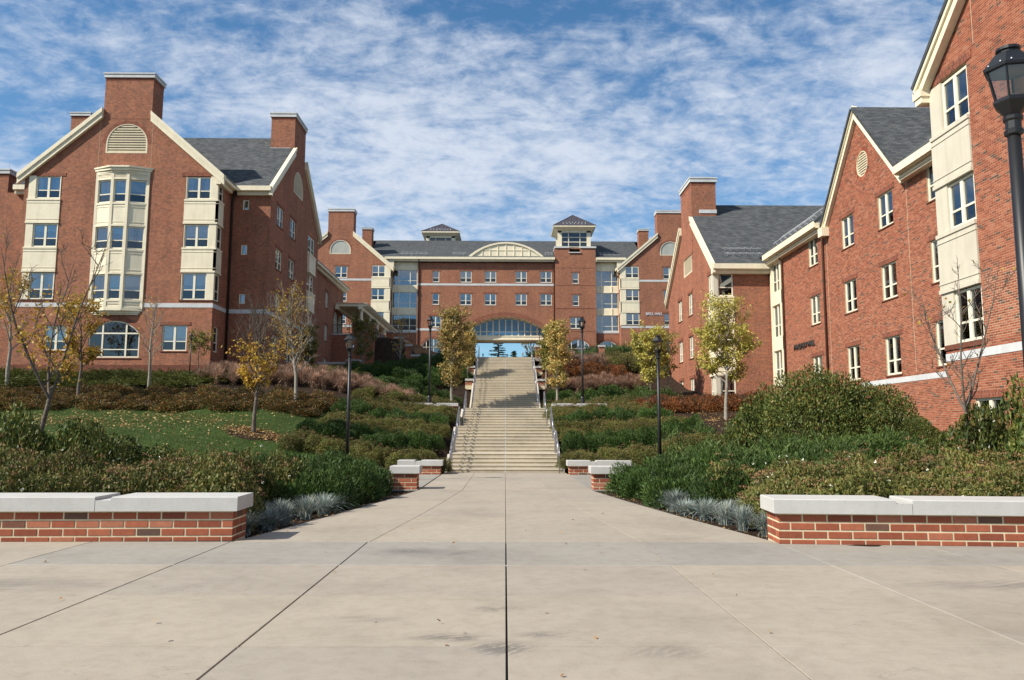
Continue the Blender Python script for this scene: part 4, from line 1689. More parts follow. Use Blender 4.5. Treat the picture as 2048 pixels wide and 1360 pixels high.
    wall(rt, 'front_wall', f, [(fx, -.2), (16.6, -.2), (16.6, zt3), (fx, zt3)], [bh])
    for k, h in enumerate(holes):
        window(rt, f, 13.82, h['z0'], .95, 1.48, 'single', push=.02)
        box_part(rt, 'corner_post', f, fx - .03, 13.33, -.2, .04, h['z0'] - .02, h['z0'] + 1.53, 'cream_dull')
    panel(rt, f, fx - .03, 14.33, 8.25, 10.03)
    panel(rt, f, fx - .03, 14.33, 5.05, 6.73)
    lintel(rt, f, fx, 14.55, 11.56)
    f = Fr('L', fx)
    vent = [(fc + 1.25, 13.0), (fc - 1.25, 13.0)] + [(fc - 1.25 + 0 * a, 13.0) for a in ()]
    vent = [(fc - 1.25, 12.75), (fc + 1.25, 12.75)] + arc_pts(fc - 1.25, fc + 1.25, 13.65, 14.9)
    holes = [dict(ring=vent)]
    pl = []
    for uc in (54.25, 57.5):
        for z in (9.77, 6.72, 3.75):
            pl.append((uc, z, 1.15, 1.55))
            holes.append(op(uc, z, 1.15, 1.55))
    cb = dict(u0=48.02, u1=49.3, z0=3.45, z1=11.55)
    holes.append(cb)
    wall(rt, 'gable_wall', f, [(fy0, -.2), (fy1, -.2), (fy1, zt3), (fc, zr3), (fy0, zt3)], holes)
    for uc, z, w, h in pl:
        brick_window(rt, f, uc, z, w, h)
    louvre(rt, f, vent, .13)
    arch_ring(rt, f, fc - 1.25, fc + 1.25, 13.65, 14.9, .22)
    for z in (10.05, 6.75, 3.55):
        window(rt, f, 48.83, z, .94, 1.48, 'double', push=.02)
        box_part(rt, 'corner_post', f, fy0 - .03, 48.36, -.2, .04, z - .02, z + 1.53, 'cream_dull')
    panel(rt, f, fy0 - .03, 49.31, 8.25, 10.03)
    panel(rt, f, fy0 - .03, 49.31, 5.05, 6.73)
    lintel(rt, f, fy0, 49.5, 11.56)
    wall(rt, 'rear_wall', Fr('B', fy1), [(fx, 2), (38, 2), (38, zt3), (fx, zt3)])
    zo3 = zt3 - sl * .45
    xo = fx + .03
    roof_plane(rt, [(xo, fy0 - .45, zo3), (30, fy0 - .45, zo3), (30, fc, zr3), (xo, fc, zr3)])
    roof_plane(rt, [(xo, fy1 + .45, zo3), (30, fy1 + .45, zo3), (30, fc, zr3), (xo, fc, zr3)])
    strip(rt, 'rake_board', (fx - .02, fy0 - .45, zo3 + .14), (fx - .02, 53.1, zo3 + .14 + sl * (53.1 - fy0 + .45)), (-1, 0, 0), hgt=.55, thick=.16)
    strip(rt, 'rake_board', (fx - .02, fy1 + .45, zo3 + .14), (fx - .02, 56.35, zo3 + .14 + sl * (fy1 + .45 - 56.35)), (-1, 0, 0), hgt=.55, thick=.16)
    gutter(rt, (fx - .15, fy0 - .45, zo3 + .08), (16.6, fy0 - .45, zo3 + .08), (0, -1, 0))
    chimney(rt, fx - .04, 14.8, 53.15, 56.3, 14.0, 19.1, .34)
    box_part(rt, 'flashing', Fr('C', 53.15), fx + .5, 14.84, -.02, .04, 16.85, 17.1, 'stone')
    for k in range(2):
        yk = fy0 + .35 + .55 * k
        zk = zo3 + .14 + sl * (yk - fy0 + .45)
        snow_guard(rt, (13.9, yk, zk), (16.3 + .1 * k, yk, zk), (0, -.63, .77), 6)


build_right_hall()


# ================================================================== hall on the left (oriel)
def build_left_hall():
    rt = thing('residence_hall', 'red brick hall with cream three-storey oriel and tall chimneys above the lawn', 'building', (-25, 52, 5.3))
    zt, sl = 18.35, .86
    x0, x1, Y0 = -31.4, -18.8, 49.5
    xc = (x0 + x1) / 2
    zr_ = zt + sl * (x1 - xc)
    f = Fr('C', Y0)
    rows = [(16.58, 1.48), (13.36, 1.52), (9.93, 1.74)]
    holes = []
    bayR = dict(u0=-20.92, u1=-18.82, z0=9.85, z1=18.10)
    bayL = dict(u0=-31.1, u1=-29.02, z0=9.85, z1=18.06)
    lo = [op(-21.14, 6.62, 1.58, 1.66), op(-28.68, 6.62, 1.40, 1.62)]
    arch = dict(u0=-26.6, u1=-23.35, z0=6.18, z1=8.56, spring=7.72)
    lv = [(-26.28, 19.66), (-23.57, 19.66)] + arc_pts(-26.28, -23.57, 20.33, 21.66)
    oriel_open = dict(u0=-26.5, u1=-23.5, z0=9.4, z1=18.2)
    holes = [bayR, bayL, arch, dict(ring=lv), oriel_open] + lo
    chL, chR = -26.55, -23.40
    wall(rt, 'gable_wall', f, [(x0, 4.3), (x1, 4.3), (x1, zt), (chR, zt + sl * (x1 - chR)), (chR, 24.85), (chL, 24.85), (chL, zt + sl * (chL - x0)), (x0, zt)], holes)
    for cx, sgn in ((-20.06, 1), (-29.84, -1)):
        px0, px1 = (-19.27, -18.79) if sgn > 0 else (-31.1, -30.64)
        for z, h in rows:
            window(rt, f, cx, z, 1.58, h, 'double', push=.02, cover=RNG.choice(['blind', 'curtain', None]))
            box_part(rt, 'corner_post', f, px0, px1, -.2, .04, z - .02, z + h + .03, 'cream')
            box_part(rt, 'mullion_cover', f, cx - .8 * sgn - .02, cx - .8 * sgn + .02, -.05, .03, z, z + h, 'cream')
        for k in range(2):
            a, b = (-20.94, -18.75) if sgn > 0 else (-31.14, -29.0)
            panel(rt, f, a, b, rows[k + 1][0] + rows[k + 1][1] + .03, rows[k][0] - .02)
        lintel(rt, f, (-21.2 if sgn > 0 else -31.38), (-18.81 if sgn > 0 else -28.75), 18.11 if sgn > 0 else 18.07, .23)
        sill(rt, f, (-21.0 if sgn > 0 else -31.1), (-18.85 if sgn > 0 else -29.0), 9.9)
    for o in lo:
        brick_window(rt, f, (o['u0'] + o['u1']) / 2, o['z0'], o['u1'] - o['u0'], o['z1'] - o['z0'], cover='blind')
    arch_window(rt, f, -26.6, -23.35, 6.18, 7.72, 8.56)
    sill(rt, f, -26.75, -23.2, 6.17)
    louvre(rt, f, lv, .17)
    arch_ring(rt, f, -26.28, -23.57, 20.33, 21.66, .22)
    for a, b in ((x0, -26.70), (-23.40, x1 + .018)):
        box_part(rt, 'stone_band', f, a, b, -.02, .02, 9.42, 9.70, 'stone')
    box_part(rt, 'brick_plinth', f, x0, x1, -.02, .03, 5.2, 5.72, 'brick_sill')
    # oriel
    poly = [(-26.65, Y0 - .02), (-25.50, Y0 - .36), (-24.50, Y0 - .36), (-23.35, Y0 - .02)]
    zsets = [(16.25, 1.50), (13.18, 1.46), (9.88, 1.62)]
    segs = []
    for (ax, ay), (bx, by) in zip(poly, poly[1:]):
        segs.append((FrG(ax, ay, math.atan2(by - ay, bx - ax)), math.hypot(bx - ax, by - ay)))
    for fr, L in segs:
        for z, h in zsets:
            window(rt, fr, L / 2, z, L - .16, h, 'single', push=.02, cover=RNG.choice(['blind', None, 'curtain']))
        for k in range(2):
            panel(rt, fr, .05, L - .05, zsets[k + 1][0] + zsets[k + 1][1] + .02, zsets[k][0] - .02, proud=.02, back=.1)
        panel(rt, fr, .05, L - .05, zsets[0][0] + zsets[0][1] + .02, 18.25, proud=.02, back=.1)
        panel(rt, fr, .05, L - .05, 9.30, 9.86, proud=.02, back=.1)
    for px, py in poly:
        mb = MB()
        mb.box(px - .09, px + .09, py - .06, py + .12, 9.3, 18.25)
        mb.build('oriel_post', M['cream'], rt, world=True)

    def oct_(e, d=.36):
        return [(-26.65 - e, Y0 + .1), (-26.65 - e, Y0 - .04), (-25.50 - e * .5, Y0 - d - e), (-24.50 + e * .5, Y0 - d - e), (-23.35 + e, Y0 - .04), (-23.35 + e, Y0 + .1)]
    mb = MB()
    for e, za, zb in ((.10, 18.22, 18.36), (.20, 18.36, 18.52), (.28, 18.52, 18.62)):
        mb.prism([(x, y, za) for x, y in oct_(e)], (0, 0, zb - za))
    mb.build('oriel_cornice', M['cream'], rt, world=True)
    mb = MB()
    for e, za, zb in ((.07, 9.16, 9.32), (-.08, 9.02, 9.16), (-.18, 8.92, 9.02)):
        mb.prism([(x, y, za) for x, y in oct_(e)], (0, 0, zb - za))
    mb.build('oriel_base', M['cream'], rt, world=True)
    # side return, second front and gable towards the walkway
    f = Fr('R', x1)
    cb = dict(u0=49.52, u1=50.5, z0=9.85, z1=18.10)
    wall(rt, 'side_wall', f, [(49.5, 4.3), (52, 4.3), (52, zt), (49.5, zt)], [cb, op(50.3, 6.62, .75, 1.66)])
    for z, h in rows:
        window(rt, f, 50.08, z, .80, h, 'single', push=.02)
    for k in range(2):
        panel(rt, f, 49.45, 50.5, rows[k + 1][0] + rows[k + 1][1] + .03, rows[k][0] - .02)
    window(rt, f, 50.3, 6.62, .75, 1.66, 'single')
    box_part(rt, 'stone_band', f, 49.5, 51.9, -.02, .02, 9.42, 9.70, 'stone')
    Y2, x2 = 52.0, -16.1
    f = Fr('C', Y2)
    sl_ = [op(-17.8, z, .42, .70) for z in (16.6, 13.46, 10.08)]
    wall(rt, 'front_wall', f, [(x1, 4.3), (x2, 4.3), (x2, zt), (x1, zt)], sl_)
    for o in sl_:
        window(rt, f, -17.8, o['z0'], .42, .70, 'slit')
    box_part(rt, 'stone_band', f, x1 + .1, x2 + .02, -.02, .02, 9.42, 9.70, 'stone')
    f = Fr('R', x2)
    ya, yb = 52.0, 65.5
    yc = (ya + yb) / 2
    zr2 = zt + sl * (yc - ya)
    lv = [(yc - 1.3, 19.62), (yc + 1.3, 19.62)] + arc_pts(yc - 1.3, yc + 1.3, 20.2, 21.5)
    pl, holes = [], [dict(ring=lv)]
    for uc in (54.3, 57.6):
        for z, h in ((16.0, 1.45), (12.9, 1.45), (9.72, 1.52), (6.6, 1.6)):
            pl.append((uc, z, 1.5, h))
            holes.append(op(uc, z, 1.5, h))
    cb = dict(u0=62.15, u1=64.2, z0=6.5, z1=17.5)
    holes.append(cb)
    wall(rt, 'gable_wall', f, [(ya, 4.3), (yb, 4.3), (yb, zt), (60.3, zt + sl * (yb - 60.3)), (60.3, 25.4), (57.2, 25.4), (57.2, zt + sl * (57.2 - ya)), (ya, zt)], holes)
    for uc, z, w, h in pl:
        brick_window(rt, f, uc, z, w, h)
    louvre(rt, f, lv, .15)
    for z, h in ((15.95, 1.5), (12.85, 1.5), (9.7, 1.5), (6.55, 1.6)):
        window(rt, f, 63.18, z, 2.0, h, 'double', push=.03)
    for za, zb in ((14.38, 15.93), (11.23, 12.83), (8.18, 9.68)):
        panel(rt, f, 62.14, 64.24, za, zb, proud=.16)
    box_part(rt, 'stone_band', f, ya, yb, -.02, .02, 9.42, 9.70, 'stone')
    # recess on the outer side
    f = Fr('C', 51.6)
    wall(rt, 'recess_wall', f, [(-34.0, 4.3), (x0, 4.3), (x0, 17.6), (-34.0, 17.6)])
    wall(rt, 'side_wall', Fr('L', x0), [(49.5, 4.3), (62, 4.3), (62, zt), (49.5, zt)])
    gutter(rt, (-33.2, 51.2, 17.95), (x0 - .05, 51.2, 17.95), (0, -1, 0))
    roof_plane(rt, [(-33.2, 51.2, 17.9), (x0, 51.2, 17.9), (x0, 56, 22), (-33.2, 56, 22)])
    wall(rt, 'rear_wall', Fr('B', 65.5), [(-40, 4.3), (x2, 4.3), (x2, zt), (-40, zt)])
    # roofs
    o = .42
    zo = zt - sl * o
    fy = Y0 + .03
    roof_plane(rt, [(x1 + o, fy, zo), (x1 + o, 58, zo), (xc, 58, zr_), (xc, fy, zr_)])
    roof_plane(rt, [(x0 - o, fy, zo), (x0 - o, 60, zo), (xc, 60, zr_), (xc, fy, zr_)])
    roof_plane(rt, [(x1 - 1, ya - o, zo), (x2 - .03, ya - o, zo), (x2 - .03, yc, zr2), (x1 - 10, yc, zr2), (x1 - 10, ya - o + .01, zo)])
    roof_plane(rt, [(-28, yb + o, zo), (x2 - .03, yb + o, zo), (x2 - .03, yc, zr2), (-28, yc, zr2)])
    strip(rt, 'rake_board', (x1 + o, Y0 + .02, zo + .16), (chR + .02, Y0 + .02, zo + .16 + sl * (x1 + o - chR)), (0, -1, 0), hgt=.66, thick=.2)
    strip(rt, 'rake_board', (x0 - o, Y0 + .02, zo + .16), (chL - .02, Y0 + .02, zo + .16 + sl * (chL - x0 + o)), (0, -1, 0), hgt=.66, thick=.2)
    strip(rt, 'rake_board', (x2 - .02, ya - o, zo + .16), (x2 - .02, 57.15, zo + .16 + sl * (57.15 - ya + o)), (1, 0, 0), hgt=.6, thick=.2)
    strip(rt, 'rake_board', (x2 - .02, yb + o, zo + .16), (x2 - .02, 60.35, zo + .16 + sl * (yb + o - 60.35)), (1, 0, 0), hgt=.6, thick=.2)
    gutter(rt, (x1 + o - .05, Y0 - .12, zo + .1), (x1 + o - .05, ya - o - .05, zo + .1), (1, 0, 0))
    gutter(rt, (x1 + o + .05, ya - o, zo + .1), (x2 + .1, ya - o, zo + .1), (0, -1, 0))
    downspout(rt, [(x1 + .38, ya - .32, zo - .2), (x1 + .12, ya - .12, zo - .9), (x1 + .12, ya - .12, 4.6)], 'dark_spout', .07)
    chimney(rt, chL - .01, chR + .01, Y0 - .012, Y0 + 1.5, 22.0, 24.83, .32)
    chimney(rt, -17.9, x2 + .012, 57.19, 60.31, 21.6, 25.38, .34)
    box_part(rt, 'flashing', Fr('C', 57.19), -17.95, x2 - .3, -.02, .04, 22.62, 22.95, 'stone')
    a, b = at_y(143, 232, 60), at_y(180, 232, 60)
    chimney(rt, a.x, b.x, 60, 61.5, 20.0, a.z, .3)

    # lower range beyond the gable
    f = Fr('R', -17.3)
    pl = [(69.5, 13.4, 1.1, 1.5), (69.5, 10.2, 1.1, 1.5), (74.5, 13.4, 1.1, 1.5), (74.5, 10.2, 1.1, 1.5), (69.5, 7.0, 1.1, 1.5), (74.5, 7.0, 1.1, 1.5)]
    ar = [dict(u0=c - .9, u1=c + .9, z0=11.15, z1=13.6, spring=12.75) for c in (78.6, 80.85)]
    wall(rt, 'long_wall', f, [(65.5, 4.5), (82, 4.5), (82, 16.5), (65.5, 16.5)], [op(u, z, w, h) for u, z, w, h in pl] + ar)
    for u, z, w, h in pl:
        brick_window(rt, f, u, z, w, h)
    for a in ar:
        arch_window(rt, f, a['u0'], a['u1'], a['z0'], a['spring'], a['z1'], cols=(.33, .67))
    roof_plane(rt, [(-16.8, 65.6, 16.6), (-16.8, 82.3, 16.6), (-23.5, 82.3, 22), (-23.5, 65.6, 22)])
    gutter(rt, (-16.85, 66.0, 16.7), (-16.85, 82.3, 16.7), (1, 0, 0))
    wall(rt, 'end_wall', Fr('B', 82.0), [(-28, 4.5), (-17.3, 4.5), (-17.3, 16.5), (-23.5, 21.8), (-28, 18)])
    downspout(rt, [(-16.9, 67.6, 16.4), (-17.2, 67.6, 15.7), (-17.2, 67.6, 5.5)], 'dark_spout', .07)


build_left_hall()


def control_joints():
    halls = [o for o in COL.objects if o.name.startswith('residence_hall')]
    rh = next(o for o in halls if 'round gable vent' in o['label'])
    lh = next(o for o in halls if 'oriel' in o['label'])
    f = Fr('C', 49.5)
    for u, z0, z1 in ((-26.72, 18.7, 22.3), (-23.28, 18.7, 22.3), (-22.4, 5.8, 9.4), (-27.4, 5.8, 9.4)):
        box_part(lh, 'movement_joint', f, u - .008, u + .008, -.004, .004, z0, z1, 'mortar')
    f = Fr('L', 16.6)
    for u, z0, z1 in ((31.15, 4.0, 12.2), (39.2, 2.0, 12.2)):
        box_part(rh, 'movement_joint', f, u - .012, u + .012, -.004, .012, z0, z1, 'mortar')
    f = Fr('L', 13.3)
    box_part(rh, 'movement_joint', f, 20.88, 20.9, -.004, .012, 12.6, 14.4, 'mortar')


control_joints()


def build_outer_hall():
    rt = thing('residence_hall', 'brick hall end with capped chimney and white letters, beyond the sparse gold tree', 'building', (-38, 53, 5.3))
    f = Fr('C', 53.0)
    x1 = -33.75
    xc = -39.4
    zt, sl = 16.6, .86
    lv = [(-38.05, 15.9), (-36.0, 15.9)] + arc_pts(-38.05, -36.0, 16.4, 17.4)
    hs = [op(-36.6, 13.1, 1.3, 1.5), op(-36.6, 10.6, 1.3, 1.5)]
    ch0, ch1 = -38.6, -34.75
    wall(rt, 'gable_wall', f, [(-46, 4.3), (x1, 4.3), (x1, zt), (ch1, zt + sl * (x1 - ch1)), (ch1, 19.4), (ch0, 19.4), (ch0, 19.0), (-46, 16.6)], [dict(ring=lv)] + hs)
    louvre(rt, f, lv, .17)
    for h in hs:
        brick_window(rt, f, -36.6, h['z0'], 1.3, 1.5)
    chimney(rt, ch0, ch1, 52.99, 54.6, 16.5, 19.38, .34)
    strip(rt, 'rake_board', (x1 + .1, 53.02, zt + .1), (ch1, 53.02, zt + .1 + sl * (x1 + .1 - ch1)), (0, -1, 0), hgt=.6, thick=.18)
    wall(rt, 'side_wall', Fr('R', x1), [(53, 4.3), (66, 4.3), (66, zt), (53, zt)])
    roof_plane(rt, [(x1 + .3, 53, zt - .2), (x1 + .3, 66, zt - .2), (-39.5, 66, 21.0), (-39.5, 53, 21.0)])
    a, b = at_y(11, 606, 52.9), at_y(31, 606, 52.9)
    lettering(rt, 'YOUNG', f, a.x, b.x, a.z - .11, .24, 'letter_white')
    # entrance canopy edge
    mb = MB()
    c = at_y(40, 628, 51.2)
    mb.box(c.x - .75, c.x + .75, 51.2, 52.9, c.z - .2, c.z)
    mb.build('entrance_canopy', M['stone'], rt, world=True)


build_outer_hall()


# ================================================================== hall across the head of the stairs (archway)
def build_arch_hall():
    rt = thing('residence_hall', 'wide red brick hall with a segmental archway, two roof cupolas and a cream eyebrow dormer', 'building', (0, 108, 10.6))
    Y0 = 108.0
    f = Fr('C', Y0)
    z0 = 9.5
    zt = 25.2
    holes, pl = [], []
    for u in (-5.58, -2.12, 2.22, 5.72):
        for z in (22.44, 19.2):
            pl.append((u, z, 1.58, 1.6, 'double'))
    for z in (22.46, 19.25):
        pl.append((-9.8, z, .90, 1.56, 'single'))
    pl.append((-9.78, 16.05, 1.56, 1.55, 'double'))
    for u, z, w, h, k in pl:
        holes.append(op(u, z, w, h))
    aw = dict(u0=-11.6, u1=-8.4, z0=10.9, z1=14.42, spring=13.55)
    holes.append(aw)
    A = arc_pts(-5.65, 5.75, 15.5, 17.55, 24)
    outline = [(-12.4, z0), (-5.65, z0)] + list(reversed(A)) + [(5.75, z0), (7.0, z0), (7.0, zt), (-12.4, zt)]
    wall(rt, 'front_wall', f, outline, holes)
    arch_ring(rt, f, -5.65, 5.75, 15.5, 17.55, .62, .03, 48)
    mb = MB()
    n = len(A)
    for k in range(n - 1):       # arch intrados and jambs, right through the building
        mb.face([f.P(A[k][0], 0, A[k][1]), f.P(A[k + 1][0], 0, A[k + 1][1]), (A[k + 1][0], 124, A[k + 1][1]), (A[k][0], 124, A[k][1])])
    mb.build('archway_vault', M['cream'], rt, world=True)
    for x in (-5.65, 5.75):
        wall(rt, 'archway_jamb', Fr('R' if x < 0 else 'L', x), [(108, z0), (124, z0), (124, 15.5), (108, 15.5)])
    for u, z, w, h, k in pl:
        brick_window(rt, f, u, z, w, h, k, 'stone')
    arch_window(rt, f, aw['u0'], aw['u1'], aw['z0'], aw['spring'], aw['z1'], cols=(.18, .5, .82), trans=[13.2], low=False)
    box_part(rt, 'stone_band', f, -12.4, 6.98, -.02, .03, 21.95, 22.24, 'stone')
    box_part(rt, 'stone_band', f, -12.4, -6.9, -.02, .03, 15.54, 15.84, 'stone')
    # rear wall with the same arch
    fb = Fr('B', 124.0)
    wall(rt, 'rear_wall', fb, [(-29, z0), (-5.65, z0)] + list(reversed(A)) + [(5.75, z0), (29, z0), (29, zt), (-29, zt)])
    # glazed bridge inside the archway
    yb0, yb1 = 109.2, 113.0
    mb = MB()
    mb.box(-5.64, 5.74, yb0, yb1, 14.35, 14.95)
    mb.box(-5.64, 5.74, yb0 - .08, yb0, 14.40, 14.52)
    mb.box(-5.64, 5.74, yb0 - .06, yb0, 14.86, 15.02)
    mb.build('bridge_deck', M['cream'], rt, world=True)

    def zarc(u):
        hw, rise = 5.7, 2.05
        rr = (hw * hw + rise * rise) / (2 * rise)
        return 17.55 - rr + math.sqrt(max(0, rr * rr - (u - .05) ** 2))
    for yy in (yb0, yb1 - .12):
        us = np.linspace(-5.3, 5.4, 13)
        mb = MB()
        for u in us:
            mb.box(u - .075, u + .075, yy, yy + .12, 15.0, zarc(u))
        mb.box(-5.6, 5.7, yy + .01, yy + .11, 15.52, 15.60)
        for a, b in zip(us, us[1:]):
            za, zb_ = zarc(a), zarc(b)
            mb.hexa([(a, yy, za - .16), (b, yy, zb_ - .16), (b, yy + .12, zb_ - .16), (a, yy + .12, za - .16), (a, yy, za + .02), (b, yy, zb_ + .02), (b, yy + .12, zb_ + .02), (a, yy + .12, za + .02)])
        fo = mb.build('bridge_window_frame', M['cream'], rt, world=True)
        for a, b in zip(us, us[1:]):
            p = MB()
            p.prism([(a + .075, yy + .05, 15.0), (b - .075, yy + .05, 15.0), (b - .075, yy + .05, zarc(b) - .16), (a + .075, yy + .05, zarc(a) - .16)], (0, .012, 0))
            p.build('pane', M['glass_bridge'], fo)
    # glazed cream bays beside the pavilions
    fbay = Fr('C', 108.15)
    for s in (-1, 1):
        ua, ub = (-15.98, -12.4) if s < 0 else (12.72, 15.98)
        uc, w = (ua + ub) / 2, ub - ua
        for z, h in ((21.95, 2.25), (18.75, 2.25), (15.55, 2.25)):
            window(rt, fbay, uc, z, w - .06, h, 'curtainwall', cover='none')
        for za, zb in ((20.98 - .97 + .98, 21.95), (17.8 - .0 + 3.2 - .0 - 0 - 3.2 + 3.2 - 3.2 + .0 + 3.2 - 3.2 + 3.2 - 3.2, 18.75)):
            pass
        for za, zb in ((21.0, 21.95), (17.8 + 0.0, 18.75), (24.2, 25.3)):
            mb = MB()
            mb.fbox(fbay, ua, ub, -.2, -.02, za, zb)
            for q in (.265, .70):
                mb.fbox(fbay, ua + w * q - .07, ua + w * q + .07, -.02, .06, za, zb)
            mb.fbox(fbay, ua, ub, -.02, .03, za, za + .1)
            mb.build('spandrel_panel', M['cream'], rt, world=True)
        box_part(rt, 'stone_band', fbay, ua, ub, -.2, .06, 15.25, 15.55, 'stone')
        aw2 = dict(u0=uc - 1.5, u1=uc + 1.5, z0=10.8, z1=14.2, spring=13.1)
        wall(rt, 'bay_base_wall', fbay, [(ua, z0), (ub, z0), (ub, 15.25), (ua, 15.25)], [aw2])
        arch_window(rt, fbay, aw2['u0'], aw2['u1'], aw2['z0'], aw2['spring'], aw2['z1'], cols=(.3, .7), trans=[12.9], low=False)
    # stair tower
    ft = Fr('C', 107.55)
    pt = [(9.85, 22.24, .86, 1.55, 'single'), (9.87, 19.07, .86, 1.55, 'single'), (9.88, 15.85, 1.56, 1.6, 'double')]
    at = dict(u0=8.6, u1=11.7, z0=10.9, z1=14.32, spring=13.4)
    notch = dict(u0=9.0, u1=10.5, z0=26.72, z1=27.2)
    wall(rt, 'tower_wall', ft, [(7.0, z0), (12.7, z0), (12.7, 27.3), (7.0, 27.3)], [op(u, z, w, h) for u, z, w, h, k in pt] + [at, notch])
    for u, z, w, h, k in pt:
        brick_window(rt, ft, u, z, w, h, k, 'stone')
    arch_window(rt, ft, at['u0'], at['u1'], at['z0'], at['spring'], at['z1'], cols=(.2, .5, .8), trans=[13.0], low=False)
    for z in (24.4, 21.9, 18.6, 15.4, 12.9):
        box_part(rt, 'dark_course', ft, 7.02, 12.68, .0, .012, z, z + .09, 'brick_sill')  # dark strips laid on the wall face in place of recessed courses
    for fr_, a, b in ((Fr('L', 7.0), 107.55, 112), (Fr('R', 12.7), 107.55, 112)):
        wall(rt, 'tower_wall', fr_, [(a, z0), (b, z0), (b, 27.3), (a, 27.3)])
    wall(rt, 'tower_wall', Fr('B', 112), [(7.0, 24), (12.7, 24), (12.7, 27.3), (7.0, 27.3)])
    mb = MB()
    mb.box(6.9, 9.0, 107.41, 112.1, 27.3, 27.55)
    mb.box(10.5, 12.8, 107.41, 112.1, 27.3, 27.55)
    mb.box(9.0, 10.5, 108.05, 112.1, 27.3, 27.5)
    mb.box(8.9, 10.6, 107.39, 107.57, 26.6, 26.72)
    mb.build('parapet_coping', M['stone'], rt, world=True)

    def cupola(x0, x1, y0_, y1_, zb, ze, za, hid=False):
        c = MB()
        for (a, b) in ((x0, x0 + .55), (x1 - .55, x1)):
            c.box(a, b, y0_, y0_ + .5, zb, ze)
            c.box(a, b, y1_ - .5, y1_, zb, ze)
        c.box(x0, x1, y0_ + .1, y1_ - .1, zb, zb + .1)
        c.box(x0, x1, y0_, y0_ + .3, ze - .25, ze)
        c.box(x0, x1, y1_ - .3, y1_, ze - .25, ze)
        c.box(x0, x0 + .3, y0_, y1_, ze - .25, ze)
        c.box(x1 - .3, x1, y0_, y1_, ze - .25, ze)
        o = c.build('cupola', M['cream'], rt, world=True)
        w = MB()
        xs = [x0 + .55, x0 + .55 + (x1 - x0 - 1.1) * .27, x0 + .55 + (x1 - x0 - 1.1) * .73, x1 - .55]
        zs = np.linspace(zb + .1, ze - .25, 4)
        for x in xs[1:3]:
            w.box(x - .05, x + .05, y0_ + .12, y0_ + .24, zb + .1, ze - .25)
        for z in zs[1:3]:
            w.box(xs[0], xs[3], y0_ + .13, y0_ + .23, z - .05, z + .05)
        for yy in np.linspace(y0_ + .5, y1_ - .5, 4)[1:3]:
            for x in (x0 + .12, x1 - .24):
                w.box(x, x + .12, yy - .05, yy + .05, zb + .1, ze - .25)
        w.build('glazing_bars', M['cream'], o)
        for i in range(3):
            for k in range(3):
                p = MB()
                p.box(xs[i] + .05 * (i > 0), xs[i + 1] - .05 * (i < 2), y0_ + .16, y0_ + .175, zs[k] + .05 * (k > 0), zs[k + 1] - .05 * (k < 2))
                p.build('pane', M['glass_dark'], o)
        for x in (x0 + .17, x1 - .19):
            p = MB()
            p.box(x, x + .015, y0_ + .5, y1_ - .5, zb + .1, ze - .25)
            p.build('pane', M['glass_dark'], o)
        p = MB()
        p.box(x0 + .55, x1 - .55, y1_ - .2, y1_ - .18, zb + .1, ze - .25)
        p.build('pane', M['glass_dark'], o)
        e = MB()
        ov = .65
        xa, xb, ya, yb = x0 - ov, x1 + ov, y0_ - ov, y1_ + ov
        e.hexa([(x0, y0_, ze), (x1, y0_, ze), (x1, y1_, ze), (x0, y1_, ze), (xa, ya, ze + .42), (xb, ya, ze + .42), (xb, yb, ze + .42), (xa, yb, ze + .42)])
        e.box(xa - .04, xb + .04, ya - .04, yb + .04, ze + .42, ze + .62)
        e.build('cupola_eave', M['cream'], o)
        r = MB()
        m_ = ((xa + xb) / 2, (ya + yb) / 2, za)
        q = [(xa - .06, ya - .06, ze + .62), (xb + .06, ya - .06, ze + .62), (xb + .06, yb + .06, ze + .62), (xa - .06, yb + .06, ze + .62)]
        for k in range(4):
            r.face([q[k], q[(k + 1) % 4], m_])
        r.face(list(reversed(q)))
        nseam = 9
        for k in range(1, nseam):
            t = k / nseam
            ax = q[0][0] + (q[1][0] - q[0][0]) * t
            d = 1 - abs(2 * t - 1)
            top = (ax, q[0][1] + (m_[1] - q[0][1]) * d, q[0][2] + (za - q[0][2]) * d)
            r.tube([(ax, q[0][1], q[0][2] + .02), (top[0], top[1], top[2] + .02)], .035, 4)
        for k in range(4):
            r.tube([q[k], m_], .06, 5)
        r.build('cupola_roof', M['metal_roof'], o)
        for rr_ in range(2):
            d = .12 + .13 * rr_
            sg = MB()
            for k in range(7 + rr_):
                x = q[0][0] + (q[1][0] - q[0][0]) * (.2 + .6 * (k + .5) / (7 + rr_))
                y = q[0][1] + (m_[1] - q[0][1]) * d
                z = q[0][2] + (za - q[0][2]) * d
                sg.box(x - .05, x + .05, y - .05, y + .02, z, z + .12)
            sg.build('snow_stop', M['stone'], o)
    cupola(7.42, 12.05, 107.75, 112.2, 27.5, 29.85, 32.75)
    cupola(-12.15, -7.75, 116.5, 121.2, 28.0, 31.2, 33.75)
    # pavilions
    for s in (-1, 1):
        Yp = 106.3
        fp = Fr('C', Yp)
        xi, xo = s * 16.0, s * 30.05
        xc = (xi + xo) / 2
        sl = .86
        zp = 24.5
        a, b = sorted((xi, xo))
        ch0, ch1 = xc - 1.76, xc + 1.76
        fan = [(xc - 1.45, 26.03), (xc + 1.45, 26.03)] + arc_pts(xc - 1.45, xc + 1.45, 26.64, 28.02)
        pls = [(xc - .2 * s, 22.68, 1.68, 1.65), (xc - .2 * s, 19.38, 1.68, 1.7), (xc - .2 * s, 16.2, 1.68, 1.6), (xc - .2 * s, 12.23, 1.6, 1.7), (s * 18.55, 12.23, 1.6, 1.7)]
        c0, c1 = sorted((s * 16.03, s * 18.55))
        bayh = dict(u0=c0, u1=c1, z0=16.1, z1=24.48)
